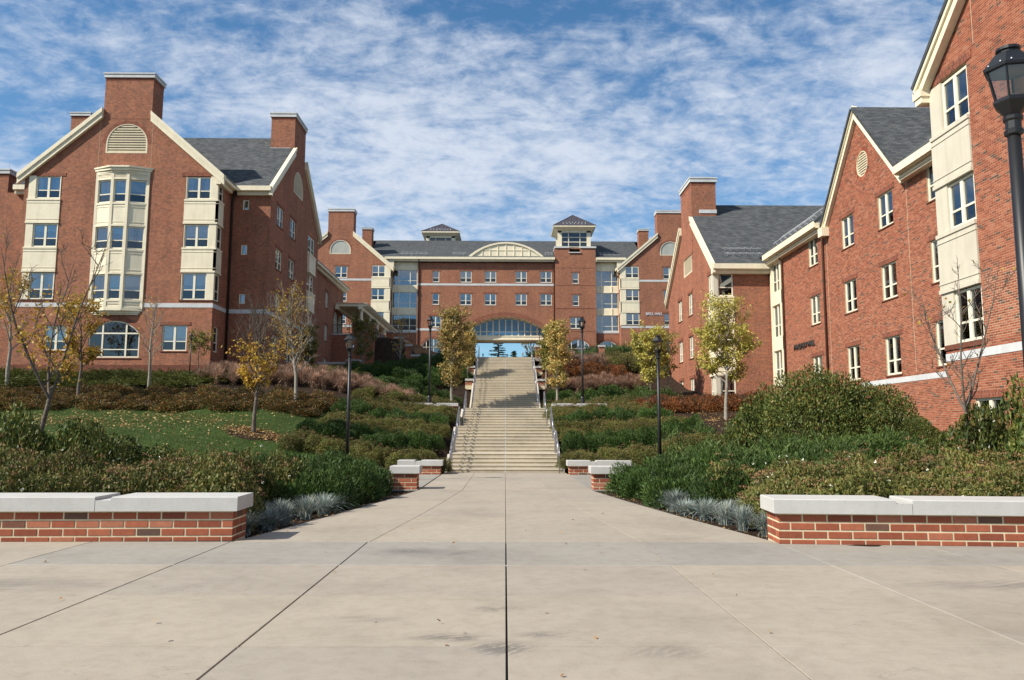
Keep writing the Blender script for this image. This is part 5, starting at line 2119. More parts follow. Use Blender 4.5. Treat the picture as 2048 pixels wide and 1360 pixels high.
        wall(rt, 'pavilion_wall', fp, [(a, z0), (b, z0), (b, zp), (ch1, zp + sl * (b - ch1)), (ch1, 32.1), (ch0, 32.1), (ch0, zp + sl * (ch0 - a)), (a, zp)],
             [dict(ring=fan), bayh] + [op(u, z, w, h) for u, z, w, h in pls])
        for u, z, w, h in pls:
            brick_window(rt, fp, u, z, w, h, 'double', 'stone')
        p = MB()
        p.face([fp.P(u, -.08, z) for u, z in fan])
        fo = p.build('fan_light', M['fan'], rt, world=True)
        q = MB()
        cx_ = (xc, 26.74)
        for k in range(len(fan)):
            n_ = (k + 1) % len(fan)
            i0 = (cx_[0] + (fan[k][0] - cx_[0]) * .93, cx_[1] + (fan[k][1] - cx_[1]) * .93)
            i1 = (cx_[0] + (fan[n_][0] - cx_[0]) * .93, cx_[1] + (fan[n_][1] - cx_[1]) * .93)
            q.hexa([fp.P(fan[k][0], 0, fan[k][1]), fp.P(fan[n_][0], 0, fan[n_][1]), fp.P(i1[0], 0, i1[1]), fp.P(i0[0], 0, i0[1]),
                    fp.P(fan[k][0], -.1, fan[k][1]), fp.P(fan[n_][0], -.1, fan[n_][1]), fp.P(i1[0], -.1, i1[1]), fp.P(i0[0], -.1, i0[1])])
        q.build('rim', M['cream'], fo)
        arch_ring(rt, fp, xc - 1.45, xc + 1.45, 26.64, 28.02, .24)
        for z, h in ((22.82, 1.58), (19.57, 1.6), (16.2, 1.64)):
            window(rt, fp, s * 17.64, z, 1.80, h, 'double', push=.02)
            u0_, u1_ = sorted((s * 15.97, s * 16.72))
            box_part(rt, 'corner_post', fp, u0_, u1_, -.2, .04, z - .02, z + h + .03, 'cream')
        u0_, u1_ = sorted((s * 15.93, s * 18.58))
        panel(rt, fp, u0_, u1_, 21.21, 22.79)
        panel(rt, fp, u0_, u1_, 17.89, 19.54)
        ua, ub = sorted((s * 18.6, s * 30.05))
        box_part(rt, 'stone_band', fp, ua, ub, -.02, .03, 22.27, 22.55, 'stone')
        box_part(rt, 'stone_band', fp, a, b, -.02, .03, 15.77, 16.07, 'stone')
        fs = Fr('R' if s < 0 else 'L', xi)
        wall(rt, 'pavilion_side_wall', fs, [(106.3, z0), (109, z0), (109, 25.2), (106.3, 24.5)], [dict(u0=106.35, u1=107.3, z0=16.1, z1=24.48)])
        for z, h in ((22.82, 1.58), (19.57, 1.6), (16.2, 1.64)):
            window(rt, fs, 106.9, z, .78, h, 'single', push=.02)
        panel(rt, fs, 106.25, 107.3, 21.21, 22.79)
        panel(rt, fs, 106.25, 107.3, 17.89, 19.54)
        fs2 = Fr('L' if s < 0 else 'R', xo)
        wall(rt, 'pavilion_side_wall', fs2, [(106.3, z0), (124, z0), (124, 25.2), (106.3, 24.5)])
        zr_ = zp + sl * (abs(xo - xi) / 2)
        o = .45
        zo = zp - sl * o
        yf = Yp + .03
        roof_plane(rt, [(xi - s * o, yf, zo), (xi - s * o, 116, zo), (xc, 116, zr_), (xc, yf, zr_)])
        roof_plane(rt, [(xo + s * o, yf, zo), (xo + s * o, 116, zo), (xc, 116, zr_), (xc, yf, zr_)])
        e0, e1 = (ch1, ch0) if s < 0 else (ch0, ch1)
        strip(rt, 'rake_board', (xi - s * o, Yp + .02, zo + .18), (e0, Yp + .02, zo + .18 + sl * abs(e0 - xi + s * o)), (0, -1, 0), hgt=.7, thick=.22)
        strip(rt, 'rake_board', (xo + s * o, Yp + .02, zo + .18), (e1, Yp + .02, zo + .18 + sl * abs(e1 - xo - s * o)), (0, -1, 0), hgt=.7, thick=.22)
        gutter(rt, (xi - s * o, yf, zo + .12), (xi - s * o, 107.6, zo + .12), (-s, 0, 0))
        chimney(rt, ch0 - .01, ch1 + .01, Yp - .012, Yp + 1.7, 29.1, 32.08, .42, False)
        downspout(rt, [(xi - s * .3, 107.9, zo - .2), (xi - s * .12, 108.3, zo - 1.0), (xi - s * .12, 108.3, 10)], 'brown', .07)
    lettering(rt, 'BRILL HALL', Fr('C', 106.3), 19.47, 21.77, 17.57, .37, 'letter_white')
    # main roof
    ze, yr, zr_ = 25.75, 116.0, 30.25
    yo = 107.35
    for a, b in ((-19.5, 6.98), (12.72, 19.5)):
        roof_plane(rt, [(a, yo, ze), (b, yo, ze), (b, yr, zr_), (a, yr, zr_)])
    roof_plane(rt, [(6.98, 111.8, ze + (111.8 - yo) * .52), (12.72, 111.8, ze + (111.8 - yo) * .52), (12.72, yr, zr_), (6.98, yr, zr_)])
    roof_plane(rt, [(-29, 124.6, ze), (29.5, 124.6, ze), (29.5, yr, zr_), (-29, yr, zr_)])
    gutter(rt, (-17.0, yo, ze + .1), (6.95, yo, ze + .1), (0, -1, 0))
    gutter(rt, (12.75, yo, ze + .1), (17.0, yo, ze + .1), (0, -1, 0))
    for xa, xb in ((-17.6, -15.7), (15.7, 17.6)):
        box_part(rt, 'eave_infill', Fr('C', 107.5), xa, xb, -.1, .0, 23.9, 25.85, 'cream')
    downspout(rt, [(-12.2, 107.4, ze - .2), (-12.2, 107.9, ze - 1.0), (-12.2, 107.9, 10)], 'brown', .08)
    downspout(rt, [(6.85, 107.4, ze - .2), (6.85, 107.9, ze - 1.0), (6.85, 107.9, 16)], 'brown', .06)
    chimney(rt, -21.0, -19.6, 111.5, 113, 27.5, 30.9, .3, False)
    chimney(rt, 19.6, 21.0, 111.5, 113, 27.5, 30.9, .3, False)
    for a, b in ((-15.0, -11.0), (-7.6, -5.6), (5.45, 6.8), (13.2, 16.4)):
        for k in range(2):
            y = yo + .9 + .75 * k
            snow_guard(rt, (a, y, ze + .14 + (y - yo) * .52), (b, y, ze + .14 + (y - yo) * .52), (0, -.46, .89), max(3, int((b - a) / .6)))
    # eyebrow dormer
    D = arc_pts(-5.2, 5.35, 26.0, 28.1, 20)
    mb = MB()
    yd = 107.9
    front = [(-5.2, 26.0)] + list(reversed(D))[1:]
    mb.prism([(u, yd, z) for u, z in front], (0, 4.2, 0))
    dm = mb.build('eyebrow_dormer', M['cream'], rt, world=True)
    rim = MB()
    for wz, pr in ((.0, .16), (.22, .10)):
        hw_ = 5.275
        for k in range(len(D) - 1):
            (ua, za), (ub, zb) = D[k], D[k + 1]
            f1, f2 = 1 + .03 - wz * .05, 1 - .05 - wz * .05
            g = lambda u, z, q: (.075 + (u - .075) * q, yd - pr, 25.2 + (z - 25.2) * q)
            g2 = lambda u, z, q: (.075 + (u - .075) * q, yd + .3, 25.2 + (z - 25.2) * q)
            rim.hexa([g(ua, za, f2), g(ub, zb, f2), g(ub, zb, f1), g(ua, za, f1), g2(ua, za, f2), g2(ub, zb, f2), g2(ub, zb, f1), g2(ua, za, f1)])
    rim.build('dormer_rim', M['cream'], dm)
    bars = MB()
    for u in (-3.3, -2.2, -1.1, .05, 1.2, 2.3, 3.4):
        rr = 28.1 - (u - .075) ** 2 / (2 * 7.6)
        bars.box(u - .06, u + .06, yd - .07, yd, 26.05, rr - .1)
    bars.box(-3.9, 4.05, yd - .06, yd, 26.98, 27.08)
    bars.build('dormer_bars', M['cream'], dm)


build_arch_hall()

# ================================================================== terraces, pergola, railings
def iron_railing(label, a, b, h=.95, gap=.13):
    a, b = Vector(a), Vector(b)
    rt = thing('iron_railing', label, 'railing', a)
    d = b - a
    L = d.length
    for z, r in ((h, .025), (h - .12, .014), (.1, .014)):
        mb = MB()
        mb.tube([Vector((0, 0, z)), d + Vector((0, 0, z))], r, 6)
        mb.build('rail', M['black'], rt)
    n = int(L / gap)
    bal = MB()
    bal.tube([(0, 0, .1), (0, 0, h - .12)], .009, 4)
    bm = bal.mesh('baluster', M['black'])
    pst = MB()
    pst.tube([(0, 0, 0), (0, 0, h)], .024, 6)
    pm = pst.mesh('post', M['black'])
    for k in range(n + 1):
        p = d * (k / n)
        mesh_obj('post' if k % 12 == 0 or k == n else 'baluster', pm if k % 12 == 0 or k == n else bm, rt, p)
    return rt


def brick_block(name, label, x0, x1, y0, y1, z0, z1, cap=.16, cat='wall', oh=.06):
    rt = thing(name, label, cat, ((x0 + x1) / 2, (y0 + y1) / 2, z0))
    mb = MB()
    for (ax, ay, bx, by) in ((x0, y0, x1, y0), (x1, y0, x1, y1), (x1, y1, x0, y1), (x0, y1, x0, y0)):
        o, o2 = (ax, bx) if ay == by else (ay, by)
        mb.face([(ax, ay, z0), (bx, by, z0), (bx, by, z1), (ax, ay, z1)], 0, [(o, z0), (o2, z0), (o2, z1), (o, z1)])
    mb.build('brickwork', M['brick'], rt, world=True)
    c = MB()
    c.box(x0 - oh, x1 + oh, y0 - oh, y1 + oh, z1, z1 + cap)
    c.build('coping', M['coping'], rt, world=True)
    return rt


def build_terraces():
    brick_block('retaining_wall', 'shaded brick retaining wall under the iron railing of the pergola terrace', -17.3, -15.2, 77.0, 77.5, 5.5, 11.05)
    brick_block('retaining_wall', 'shaded brick bastion with raised parapet at the pergola terrace corner', -15.19, -13.1, 76.8, 77.6, 5.5, 12.2)
    brick_block('retaining_wall', 'brick retaining wall running back from the pergola bastion towards the archway hall', -13.55, -13.1, 77.61, 100.0, 5.5, 11.0)
    iron_railing('black iron railing on the pergola terrace edge', (-17.2, 77.25, 11.21), (-15.3, 77.25, 11.21))
    iron_railing('black iron railing along the wall behind the pergola bastion', (-13.33, 77.8, 11.16), (-13.33, 99.8, 11.16))
    for px, py, yy, which in ((779, 662, 94, 'tallest'), (797, 674, 93, 'middle'), (807, 683, 92, 'lowest')):
        p = at_y(px, py, yy)
        brick_block('stair_pier', '%s brick pier with white cap beside the pergola terrace' % which, p.x - .4, p.x + .4, yy, yy + .8, 7.5, p.z - .18, .18, 'pier', .12)
    # pergola
    pg = thing('pergola', 'white timber pergola on the shaded terrace of the oriel hall', 'pergola', (-16, 88, 11.0))
    ys = [78.6, 83.6, 88.6, 93.6, 98.6]
    for y in ys:
        mb = MB()
        mb.lathe([(.26, 0), (.26, .12), (.2, .16), (.19, 1.4), (.165, 2.6), (.2, 2.66), (.25, 2.72), (.25, 2.8)], 14)
        mb.build('column', M['cream'], pg, (1.3, y - 88, 0))
    mb = MB()
    mb.box(1.12, 1.48, -10.2, 11.4, 2.8, 3.12)
    mb.build('beam', M['cream'], pg)
    mb = MB()
    mb.box(-1.2, -.9, -10.2, 11.4, 2.8, 3.1)
    mb.build('beam', M['cream'], pg)
    for k in range(25):
        y = -9.9 + k * .88
        mb = MB()
        mb.prism([(-1.25, y, 3.125), (1.75, y, 3.125), (2.05, y, 3.28), (2.05, y, 3.42), (-1.25, y, 3.42)], (0, .12, 0))
        mb.build('rafter', M['cream'], pg)
    mb = MB()
    mb.box(-1.2, 2.0, -10.0, 11.6, 3.425, 3.47)
    mb.build('roof_boards', M['cream'], pg)
    # service gate beside the oriel hall
    gt = thing('service_gate', 'black iron service gate between the oriel hall and a brick pier', 'gate', (-14.8, 66.6, 5.6))
    mb = MB()
    mb.box(-1.25, 1.2, -.03, .03, .1, .17)
    mb.box(-1.25, 1.2, -.03, .03, 1.45, 1.52)
    mb.build('gate_frame', M['black'], gt)
    bal = MB()
    bal.tube([(0, 0, .05), (0, 0, 1.6)], .012, 4)
    bm = bal.mesh('bar', M['black'])
    for k in range(20):
        mesh_obj('bar', bm, gt, (-1.2 + k * .125, 0, 0))
    mb = MB()
    mb.box(-1.27, 1.22, -.14, .14, 1.66, 1.84)
    mb.build('stone_head', M['stone'], gt)
    brick_block('gate_pier', 'brick pier with stone cap at the service gate', -13.55, -12.5, 66.2, 67.2, 5.2, 7.5, .14, 'pier')
    # terrace walls at the head of the stairs
    for s in (-1, 1):
        sd_ = 'oriel hall' if s < 0 else 'round-vent hall'
        zc = at_y(1180, 714, 66).z
        a, b = sorted((s * 3.05, s * 8.0))
        brick_block('terrace_wall', 'low brick terrace wall at the stair head on the %s side' % sd_, a, b, 66.0, 66.35, 6.2, zc)
        a, b = sorted((s * 8.02, s * 8.5))
        zp = at_y(1200, 694, 66).z
        brick_block('terrace_pier', 'brick pier ending the terrace wall on the %s side' % sd_, a, b, 65.95, 66.42, 6.2, zp, .16, 'pier')
        a, b = sorted((s * 2.5, s * 2.95))
        brick_block('terrace_pier', 'brick pier beside the topmost step on the %s side' % sd_, a, b, 64.2, 64.7, 6.8, at_y(1072, 694, 64.2).z, .16, 'pier')
        iron_railing('black iron railing above the terrace wall on the %s side' % sd_, (s * 3.1, 66.18, zc + .16), (s * 7.95, 66.18, zc + .16), .75)


build_terraces()


# ================================================================== lamps
def make_lamp():
    rt = thing('street_lamp', 'x', 'lamp', (0, 0, 0), 0, 'black post lamps')
    mb = MB()
    mb.lathe([(.17, 0), (.17, .05), (.13, .1), (.115, .45), (.10, .62), (.115, .66), (.095, .72)], 20)
    mb.build('base', M['black'], rt, smooth=False)
    mb = MB()
    mb.lathe([(.060, .70), (.055, 2.0), (.050, 4.14)], 16)
    mb.build('pole', M['black'], rt, smooth=True)
    mb = MB()
    mb.lathe([(.052, 3.98), (.070, 3.99), (.074, 4.02), (.060, 4.035), (.060, 4.10), (.074, 4.115), (.076, 4.14), (.056, 4.16)], 16)
    mb.build('collar', M['black'], rt)
    H = 6
    rot = math.pi / 6

    def hexr(r):
        return [(r * math.cos(rot + k * math.pi / 3), r * math.sin(rot + k * math.pi / 3)) for k in range(6)]
    mb = MB()
    mb.lathe([(.066, 4.155), (.138, 4.245), (.146, 4.26), (.146, 4.28), (.118, 4.283)], H, rot=rot)
    mb.build('lantern_cup', M['black'], rt)
    lo, hi = hexr(.122), hexr(.178)
    z0, z1 = 4.28, 4.555
    fm = MB()
    for k in range(6):
        fm.tube([(lo[k][0], lo[k][1], z0), (hi[k][0], hi[k][1], z1)], .010, 5)
        q = (k + 1) % 6
        fm.tube([(hi[k][0], hi[k][1], z1 - .008), (hi[q][0], hi[q][1], z1 - .008)], .011, 5)
        fm.tube([(lo[k][0], lo[k][1], z0 + .008), (lo[q][0], lo[q][1], z0 + .008)], .009, 5)
    fo = fm.build('lantern_frame', M['black'], rt)
    for k in range(6):
        q = (k + 1) % 6
        p = MB()
        p.face([(lo[k][0] * .97, lo[k][1] * .97, z0), (lo[q][0] * .97, lo[q][1] * .97, z0), (hi[q][0] * .97, hi[q][1] * .97, z1), (hi[k][0] * .97, hi[k][1] * .97, z1)])
        p.build('pane', M['glass_clear'], fo)
    mb = MB()
    mb.lathe([(.168, 4.535), (.14, 4.542)], H, rot=rot)
    mb.build('reflector', M['lantern_top'], rt)
    mb = MB()
    mb.lathe([(.202, 4.542), (.206, 4.565), (.192, 4.577), (.104, 4.69), (.084, 4.694)], H, rot=rot)
    roof = mb.build('lantern_roof', M['black'], rt)
    mb = MB()
    mb.lathe([(.076, 4.69), (.076, 4.715), (.092, 4.72), (.092, 4.742), (.074, 4.752), (.02, 4.755)], 18)
    mb.build('cap', M['black'], roof)
    bl = MB()
    bl.lathe([(.008, 0), (.008, .010)], 6)
    bmesh_ = bl.mesh('bolt', M['rail'])
    for k in range(6):
        a = rot + (k + .5) * math.pi / 3
        for t in (-.35, .35):
            mesh_obj('bolt', bmesh_, roof, (.172 * math.cos(a) - t * .155 * math.sin(a), .172 * math.sin(a) + t * .155 * math.cos(a), 4.576))
    sk = MB()
    sk.lathe([(.026, 4.283), (.026, 4.34), (.016, 4.35)], 10)
    sk.build('lamp_socket', M['lantern_top'], rt)
    return rt


LAMP0 = make_lamp()
_l = [True]


def lamp(x, y, ztop, label, rz=0.3):
    z = T(x, y) + .0
    if y < 11.5:
        z = 0.0
    sc = (ztop - z) / 4.755
    if _l[0]:
        _l[0] = False
        LAMP0.location = (x, y, z)
        LAMP0.rotation_euler = (0, 0, rz)
        LAMP0.scale = (sc, sc, sc)
        LAMP0['label'] = label
        return
    dup(LAMP0, (x, y, z), rz, sc, label)


p = at_y(2015, 95, 6.5)
lamp(p.x, p.y, p.z, 'black post lamp with hexagonal lantern standing on the plaza paving', 0.35)
for px, py, yy, lb in ((701, 668, 25, 'black post lamp among yews beside the lawn'), (1315, 671, 25, 'black post lamp among yews in front of the yellow-leaved tree by the juniper'),
                       (861, 633, 43, 'black post lamp at the middle terrace wall, oriel hall side'), (1164, 635, 43, 'black post lamp at the middle terrace wall, round-vent hall side'),
                       (383, 667, 46, 'black post lamp on the bank below the oriel hall'), (1117, 648, 64.8, 'black post lamp behind the upper pear trees at the terrace'),
                       (1285, 677, 72, 'black post lamp in front of the white-lettered pavilion'), (966, 707, 128, 'small black lamp beyond the archway beside the tall spruce'),
                       (1058, 707, 128, 'small black lamp beyond the archway beside the brown oak'), (1079, 655, 92, 'black post lamp standing close in front of the archway')):
    p = at_y(px, py, yy)
    lamp(p.x, p.y, p.z, lb, RNG.uniform(0, 1))


# ================================================================== plants
def quads_mesh(name, C, D, S, Ln, W, mats, mi=None, base=0.0):
    """diamond leaves: centre C, axis D, side S (unit), length, width"""
    n = len(C)
    Ln = np.asarray(Ln).reshape(-1, 1) * np.ones((n, 1))
    W = np.asarray(W).reshape(-1, 1) * np.ones((n, 1))
    a = C - D * Ln * .5
    t = C + D * Ln * .5
    m = C - D * Ln * .05
    v = np.stack([a, m + S * W * .5, t, m - S * W * .5], axis=1).reshape(-1, 3)
    me = bpy.data.meshes.new(name)
    me.vertices.add(4 * n)
    me.vertices.foreach_set('co', v.astype(np.float32).ravel())
    me.loops.add(4 * n)
    me.loops.foreach_set('vertex_index', np.arange(4 * n, dtype=np.int32))
    me.polygons.add(n)
    me.polygons.foreach_set('loop_start', np.arange(0, 4 * n, 4, dtype=np.int32))
    for m_ in mats:
        me.materials.append(m_)
    if mi is not None:
        me.polygons.foreach_set('material_index', np.asarray(mi, dtype=np.int32))
    me.update(calc_edges=True)
    return me


def unit(a):
    return a / np.maximum(1e-9, np.linalg.norm(a, axis=1, keepdims=True))


def sides(D, rs):
    r = rs.normal(size=D.shape)
    return unit(np.cross(D, r))


def dome_points(n, rs, rx, ry, rz, lumps=7, shell=.55, amp=.28):
    """points through a lumpy half-ellipsoid, densest near its surface"""
    d = unit(rs.normal(size=(n, 3)))
    d[:, 2] = np.abs(d[:, 2]) ** .8
    d = unit(d)
    lc = unit(rs.normal(size=(lumps, 3)) * np.array([1, 1, .6]) + np.array([0, 0, .25]))
    la = rs.uniform(.3, 1, lumps)
    dot = d @ lc.T
    bumpy = (la * np.exp(-(1 - dot) * 9)).max(axis=1)
    r = 1 - amp + amp * bumpy * 1.25
    k = rs.uniform(0, 1, n) ** shell
    k = .35 + .65 * k
    p = d * (r * k)[:, None]
    return p * np.array([rx, ry, rz]), d


def make_shrub(name, kind, seed):
    rs = np.random.RandomState(seed)
    rt = thing(name, 'x', 'shrub', (0, 0, -50))
    stems = MB()
    for k in range(9):
        a = rs.uniform(0, 6.28)
        q = rs.uniform(.2, .6)
        stems.tube([(0, 0, -.1), (q * .4 * math.cos(a), q * .4 * math.sin(a), .3), (q * math.cos(a), q * math.sin(a), rs.uniform(.5, .8))], [.018, .013, .005], 4)
    stems.build('stems', M['twig'], rt)
    up = np.array([0, 0, 1.0])
    if kind in ('spirea', 'spirea_brown'):
        n = 6200
        P, d = dome_points(n, rs, 1, 1, 1, 22, .42, .34)
        D = unit(d * .55 + up * .15 + rs.normal(size=(n, 3)) * .8)
        me = quads_mesh('foliage', P, D, sides(D, rs), rs.uniform(.05, .095, n), rs.uniform(.024, .042, n), [M['leaf_' + kind]])
        mesh_obj('foliage', me, rt)
        # flat brown seed heads standing just above the leaves
        m = 55 if kind == 'spirea' else 45
        c, dd = dome_points(m, rs, 1.04, 1.04, 1.05, 16, .05, .28)
        keep = c[:, 2] > .35
        c = c[keep]
        k = 12
        C = np.repeat(c, k, axis=0) + rs.normal(size=(len(c) * k, 3)) * np.array([.032, .032, .010])
        D2 = unit(rs.normal(size=C.shape) + up * .2)
        mesh_obj('seed_heads', quads_mesh('seed_heads', C, D2, sides(D2, rs), .034, .026, [M['seed_head']]), rt)['kind'] = 'stuff'
        if kind == 'spirea':
            c2, _ = dome_points(2, rs, 1.05, 1.05, 1.05, 16, .03, .25)
            C = np.repeat(c2, 8, axis=0) + rs.normal(size=(16, 3)) * np.array([.014, .014, .006])
            D2 = unit(rs.normal(size=C.shape))
            mesh_obj('flower_cluster', quads_mesh('flower_cluster', C, D2, sides(D2, rs), .022, .02, [M['flower']]), rt)
    elif kind == 'yew':
        n = 5200
        P, d = dome_points(n, rs, 1, 1, 1, 20, .4, .34)
        D = unit(d * .9 + up * .35 + rs.normal(size=(n, 3)) * .5)
        mesh_obj('foliage', quads_mesh('foliage', P, D, sides(D, rs), rs.uniform(.07, .15, n), rs.uniform(.016, .034, n), [M['leaf_yew']]), rt)
    elif kind in ('juniper', 'ground'):
        ns = 210 if kind == 'juniper' else 150
        C, Ds, Ls = [], [], []
        for k in range(ns):
            a = rs.uniform(0, 6.283)
            el = rs.uniform(.15, 1.25) if kind == 'juniper' else rs.uniform(.05, .8)
            L = rs.uniform(.6, 1.15)
            dr = np.array([math.cos(a) * math.cos(el), math.sin(a) * math.cos(el), math.sin(el)])
            st = np.array([rs.normal() * .2, rs.normal() * .2, .05])
            m = 30
            t = rs.uniform(.25, 1, m)
            pts = st + dr * (t * L)[:, None] + np.array([0, 0, -.18]) * (t ** 2)[:, None] * (1 if kind == 'juniper' else .4)
            pts += rs.normal(size=(m, 3)) * (.065 * (1.1 - t))[:, None]
            C.append(pts)
            Ds.append(dr + rs.normal(size=(m, 3)) * .33)
        C = np.vstack(C)
        D = unit(np.vstack(Ds))
        n = len(C)
        mesh_obj('foliage', quads_mesh('foliage', C, D, sides(D, rs), rs.uniform(.09, .20, n), rs.uniform(.014, .030, n),
                                       [M['leaf_juniper'] if kind == 'juniper' else M['leaf_ground']]), rt)
    elif kind in ('holly', 'rhodo'):
        n = 17000 if kind == 'holly' else 3600
        P, d = dome_points(n, rs, 1, 1, 1, 34, .38, .26)
        D = unit(d * .5 + up * .2 + rs.normal(size=(n, 3)) * .7)
        sz = (.030, .058) if kind == 'holly' else (.07, .12)
        mesh_obj('foliage', quads_mesh('foliage', P, D, sides(D, rs), rs.uniform(*sz, n), rs.uniform(sz[0] * .45, sz[1] * .42, n), [M['leaf_holly']]), rt)
    elif kind in ('red', 'redgreen', 'green'):
        n = 2600
        P, d = dome_points(n, rs, 1, 1, 1, 14, .5, .42)
        D = unit(d * .7 + up * .5 + rs.normal(size=(n, 3)) * .6)
        mt = {'red': 'leaf_red', 'redgreen': 'leaf_redgreen', 'green': 'leaf_juniper'}[kind]
        mesh_obj('foliage', quads_mesh('foliage', P, D, sides(D, rs), rs.uniform(.07, .14, n), rs.uniform(.035, .06, n), [M[mt]]), rt)
        tw = MB()
        for k in range(40):
            a = rs.uniform(0, 6.28)
            q = rs.uniform(.3, .95)
            tw.tube([(q * .5 * math.cos(a), q * .5 * math.sin(a), .3), (q * math.cos(a), q * math.sin(a), rs.uniform(.6, 1.1) * math.sqrt(max(.1, 1 - q * q * .8)))], [.009, .003], 3)
        tw.build('twigs', M['twig'], rt)
    return rt


def make_grass(name, kind, seed):
    rs = np.random.RandomState(seed)
    rt = thing(name, 'x', 'grass', (0, 0, -50))
    n = {'fescue': 420, 'muhly': 330}[kind]
    v, f = [], []
    for k in range(n):
        a = rs.uniform(0, 6.283)
        lean = abs(rs.normal()) * .55 + .08
        L = rs.uniform(.7, 1.05)
        b = np.array([rs.normal() * .07, rs.normal() * .07, 0])
        d = np.array([math.cos(a), math.sin(a), 0])
        s = np.array([-math.sin(a), math.cos(a), 0])
        w = .010 if kind == 'fescue' else .007
        pts = []
        for t in (0, .4, .75, 1.0):
            r = math.sin(lean * t * 1.3) * L * t
            z = L * t * math.cos(lean * t)
            pts.append(b + d * r + np.array([0, 0, z]))
        i = len(v)
        ww = [w, w, w * .7, .001]
        if kind == 'muhly':
            ww = [w * .6, w * .6, w * 2.6, .003]
        for p_, w_ in zip(pts, ww):
            v.append(tuple(p_ - s * w_))
            v.append(tuple(p_ + s * w_))
        for q in range(3):
            f.append((i + 2 * q, i + 2 * q + 1, i + 2 * q + 3, i + 2 * q + 2))
    me = bpy.data.meshes.new('blades')
    me.from_pydata(v, [], f)
    me.materials.append(M['fescue' if kind == 'fescue' else 'muhly'])
    mesh_obj('blades', me, rt)
    return rt


PROTO = {}


def protos(name, kind, cnt, fn=make_shrub):
    PROTO[kind] = [fn(name, kind, 100 + 17 * k + len(PROTO) * 7) for k in range(cnt)]


protos('spirea_shrub', 'spirea', 3)
protos('spirea_shrub', 'spirea_brown', 2)
protos('yew_shrub', 'yew', 2)
protos('juniper_shrub', 'juniper', 2)
protos('juniper_groundcover', 'ground', 2)
protos('holly_shrub', 'holly', 1)
protos('rhododendron_shrub', 'rhodo', 2)
protos('barberry_shrub', 'red', 2)
protos('viburnum_shrub', 'redgreen', 2)
protos('evergreen_shrub', 'green', 2)
protos('fescue_clump', 'fescue', 2, make_grass)
protos('ornamental_grass', 'muhly', 2, make_grass)
PROTO_USED = set()


def plant(kind, x, y, r, h, label, group, cat=None, z=None):
    src = RNG.choice(PROTO[kind])
    o = dup(src, (x, y, (T(x, y) if z is None else z) - .02), RNG.uniform(0, 6.28), (r * RNG.uniform(.92, 1.1), r * RNG.uniform(.92, 1.1), h * RNG.uniform(.9, 1.1)), label, group)
    if cat:
        o['category'] = cat
    return o


ORD = ['first', 'second', 'third', 'fourth', 'fifth', 'sixth', 'seventh', 'eighth', 'ninth', 'tenth', 'eleventh', 'twelfth',
       'thirteenth', 'fourteenth', 'fifteenth', 'sixteenth', 'seventeenth', 'eighteenth', 'nineteenth', 'twentieth']


def ordn(k):
    return ORD[k] if k < len(ORD) else '%dth' % (k + 1)


def scatter(rect, gap, inside=None, jit=.32):
    """rows from the plaza outwards; each row listed from the walkway outwards"""
    x0, x1, y0, y1 = rect
    out = []
    j = 0
    y = y0
    while y <= y1 + 1e-6:
        x = x0 + (gap * .5 if j % 2 else 0)
        row = []
        while x <= x1 + 1e-6:
            p = (x + RNG.uniform(-jit, jit) * gap, y + RNG.uniform(-jit, jit) * gap)
            if inside is None or inside(*p):
                row.append(p)
            x += gap
        if row:
            out.append(sorted(row, key=lambda q: abs(q[0])))
        y += gap * .87
        j += 1
    return out


def bed(kind, rect, gap, r, h, label, group, inside=None, cat=None):
    """label: what it is | where it stands; the row and the order from the walkway tell look-alikes apart"""
    what, where = label.split('|')
    rows = scatter(rect, gap, inside)
    for j, row in enumerate(rows):
        for k, (x, y) in enumerate(row):
            rw = ', %s row' % ordn(j) if len(rows) > 1 else ''
            lab = '%s %s%s, %s out from the path' % (what.strip(), where.strip(), rw, ordn(k))
            plant(kind, x, y, r * RNG.uniform(.85, 1.2), h * RNG.uniform(.85, 1.15), lab, group, cat)


def edge(y):
    t = min(1, max(0, (y - 11.55) / 9.95))
    return 3.95 - 1.6 * (1.25 * t - .25 * t * t)


# beds next to the plaza
bed('spirea', (-14.0, -4.55, 13.1, 17.2), 1.0, .86, 1.36, 'olive spirea|behind lawn-side low wall', 'spirea behind the lawn-side wall', lambda x, y: x < -(edge(y) + 1.0 + max(0, (y - 15.2)) * .45))
bed('spirea', (4.6, 15.0, 12.8, 17.4), 1.0, .84, 1.26, 'olive spirea|behind round-vent side low wall', 'spirea behind the round-vent side wall', lambda x, y: x > edge(y) + 1.0 + max(0, (y - 15.2)) * .45)
bed('yew', (-7.0, -2.6, 16.2, 21.2), .95, .84, 1.08, 'dark yew|beside walkway, lawn side', 'yews beside the walkway, lawn side', lambda x, y: -(edge(y) + 4.2) < x < -(edge(y) + .78), 'shrub')
bed('yew', (2.6, 7.0, 16.2, 21.2), .95, .84, 1.08, 'dark yew|beside walkway, round-vent hall side', 'yews beside the walkway, round-vent side', lambda x, y: edge(y) + .78 < x < edge(y) + 4.2, 'shrub')
for s in (-1, 1):
    for q, y in enumerate((12.7, 13.4, 14.15, 14.9, 15.7, 16.4)):
        for o in (.42, .98):
            if o > .5 and q in (1, 4):
                continue
            plant('fescue', s * (edge(y) + o + RNG.uniform(-.05, .08)), y + RNG.uniform(-.1, .1) + (.3 if o > .5 else 0), RNG.uniform(.44, .58), RNG.uniform(.38, .50),
                  'blue-grey fescue tuft, %s from the %s low wall, in the %s row' % (ordn(q), 'lawn-side' if s < 0 else 'round-vent side', 'edge' if o < .5 else 'inner'), 'fescue tufts, %s' % ('lawn side' if s < 0 else 'round-vent side'), 'grass')
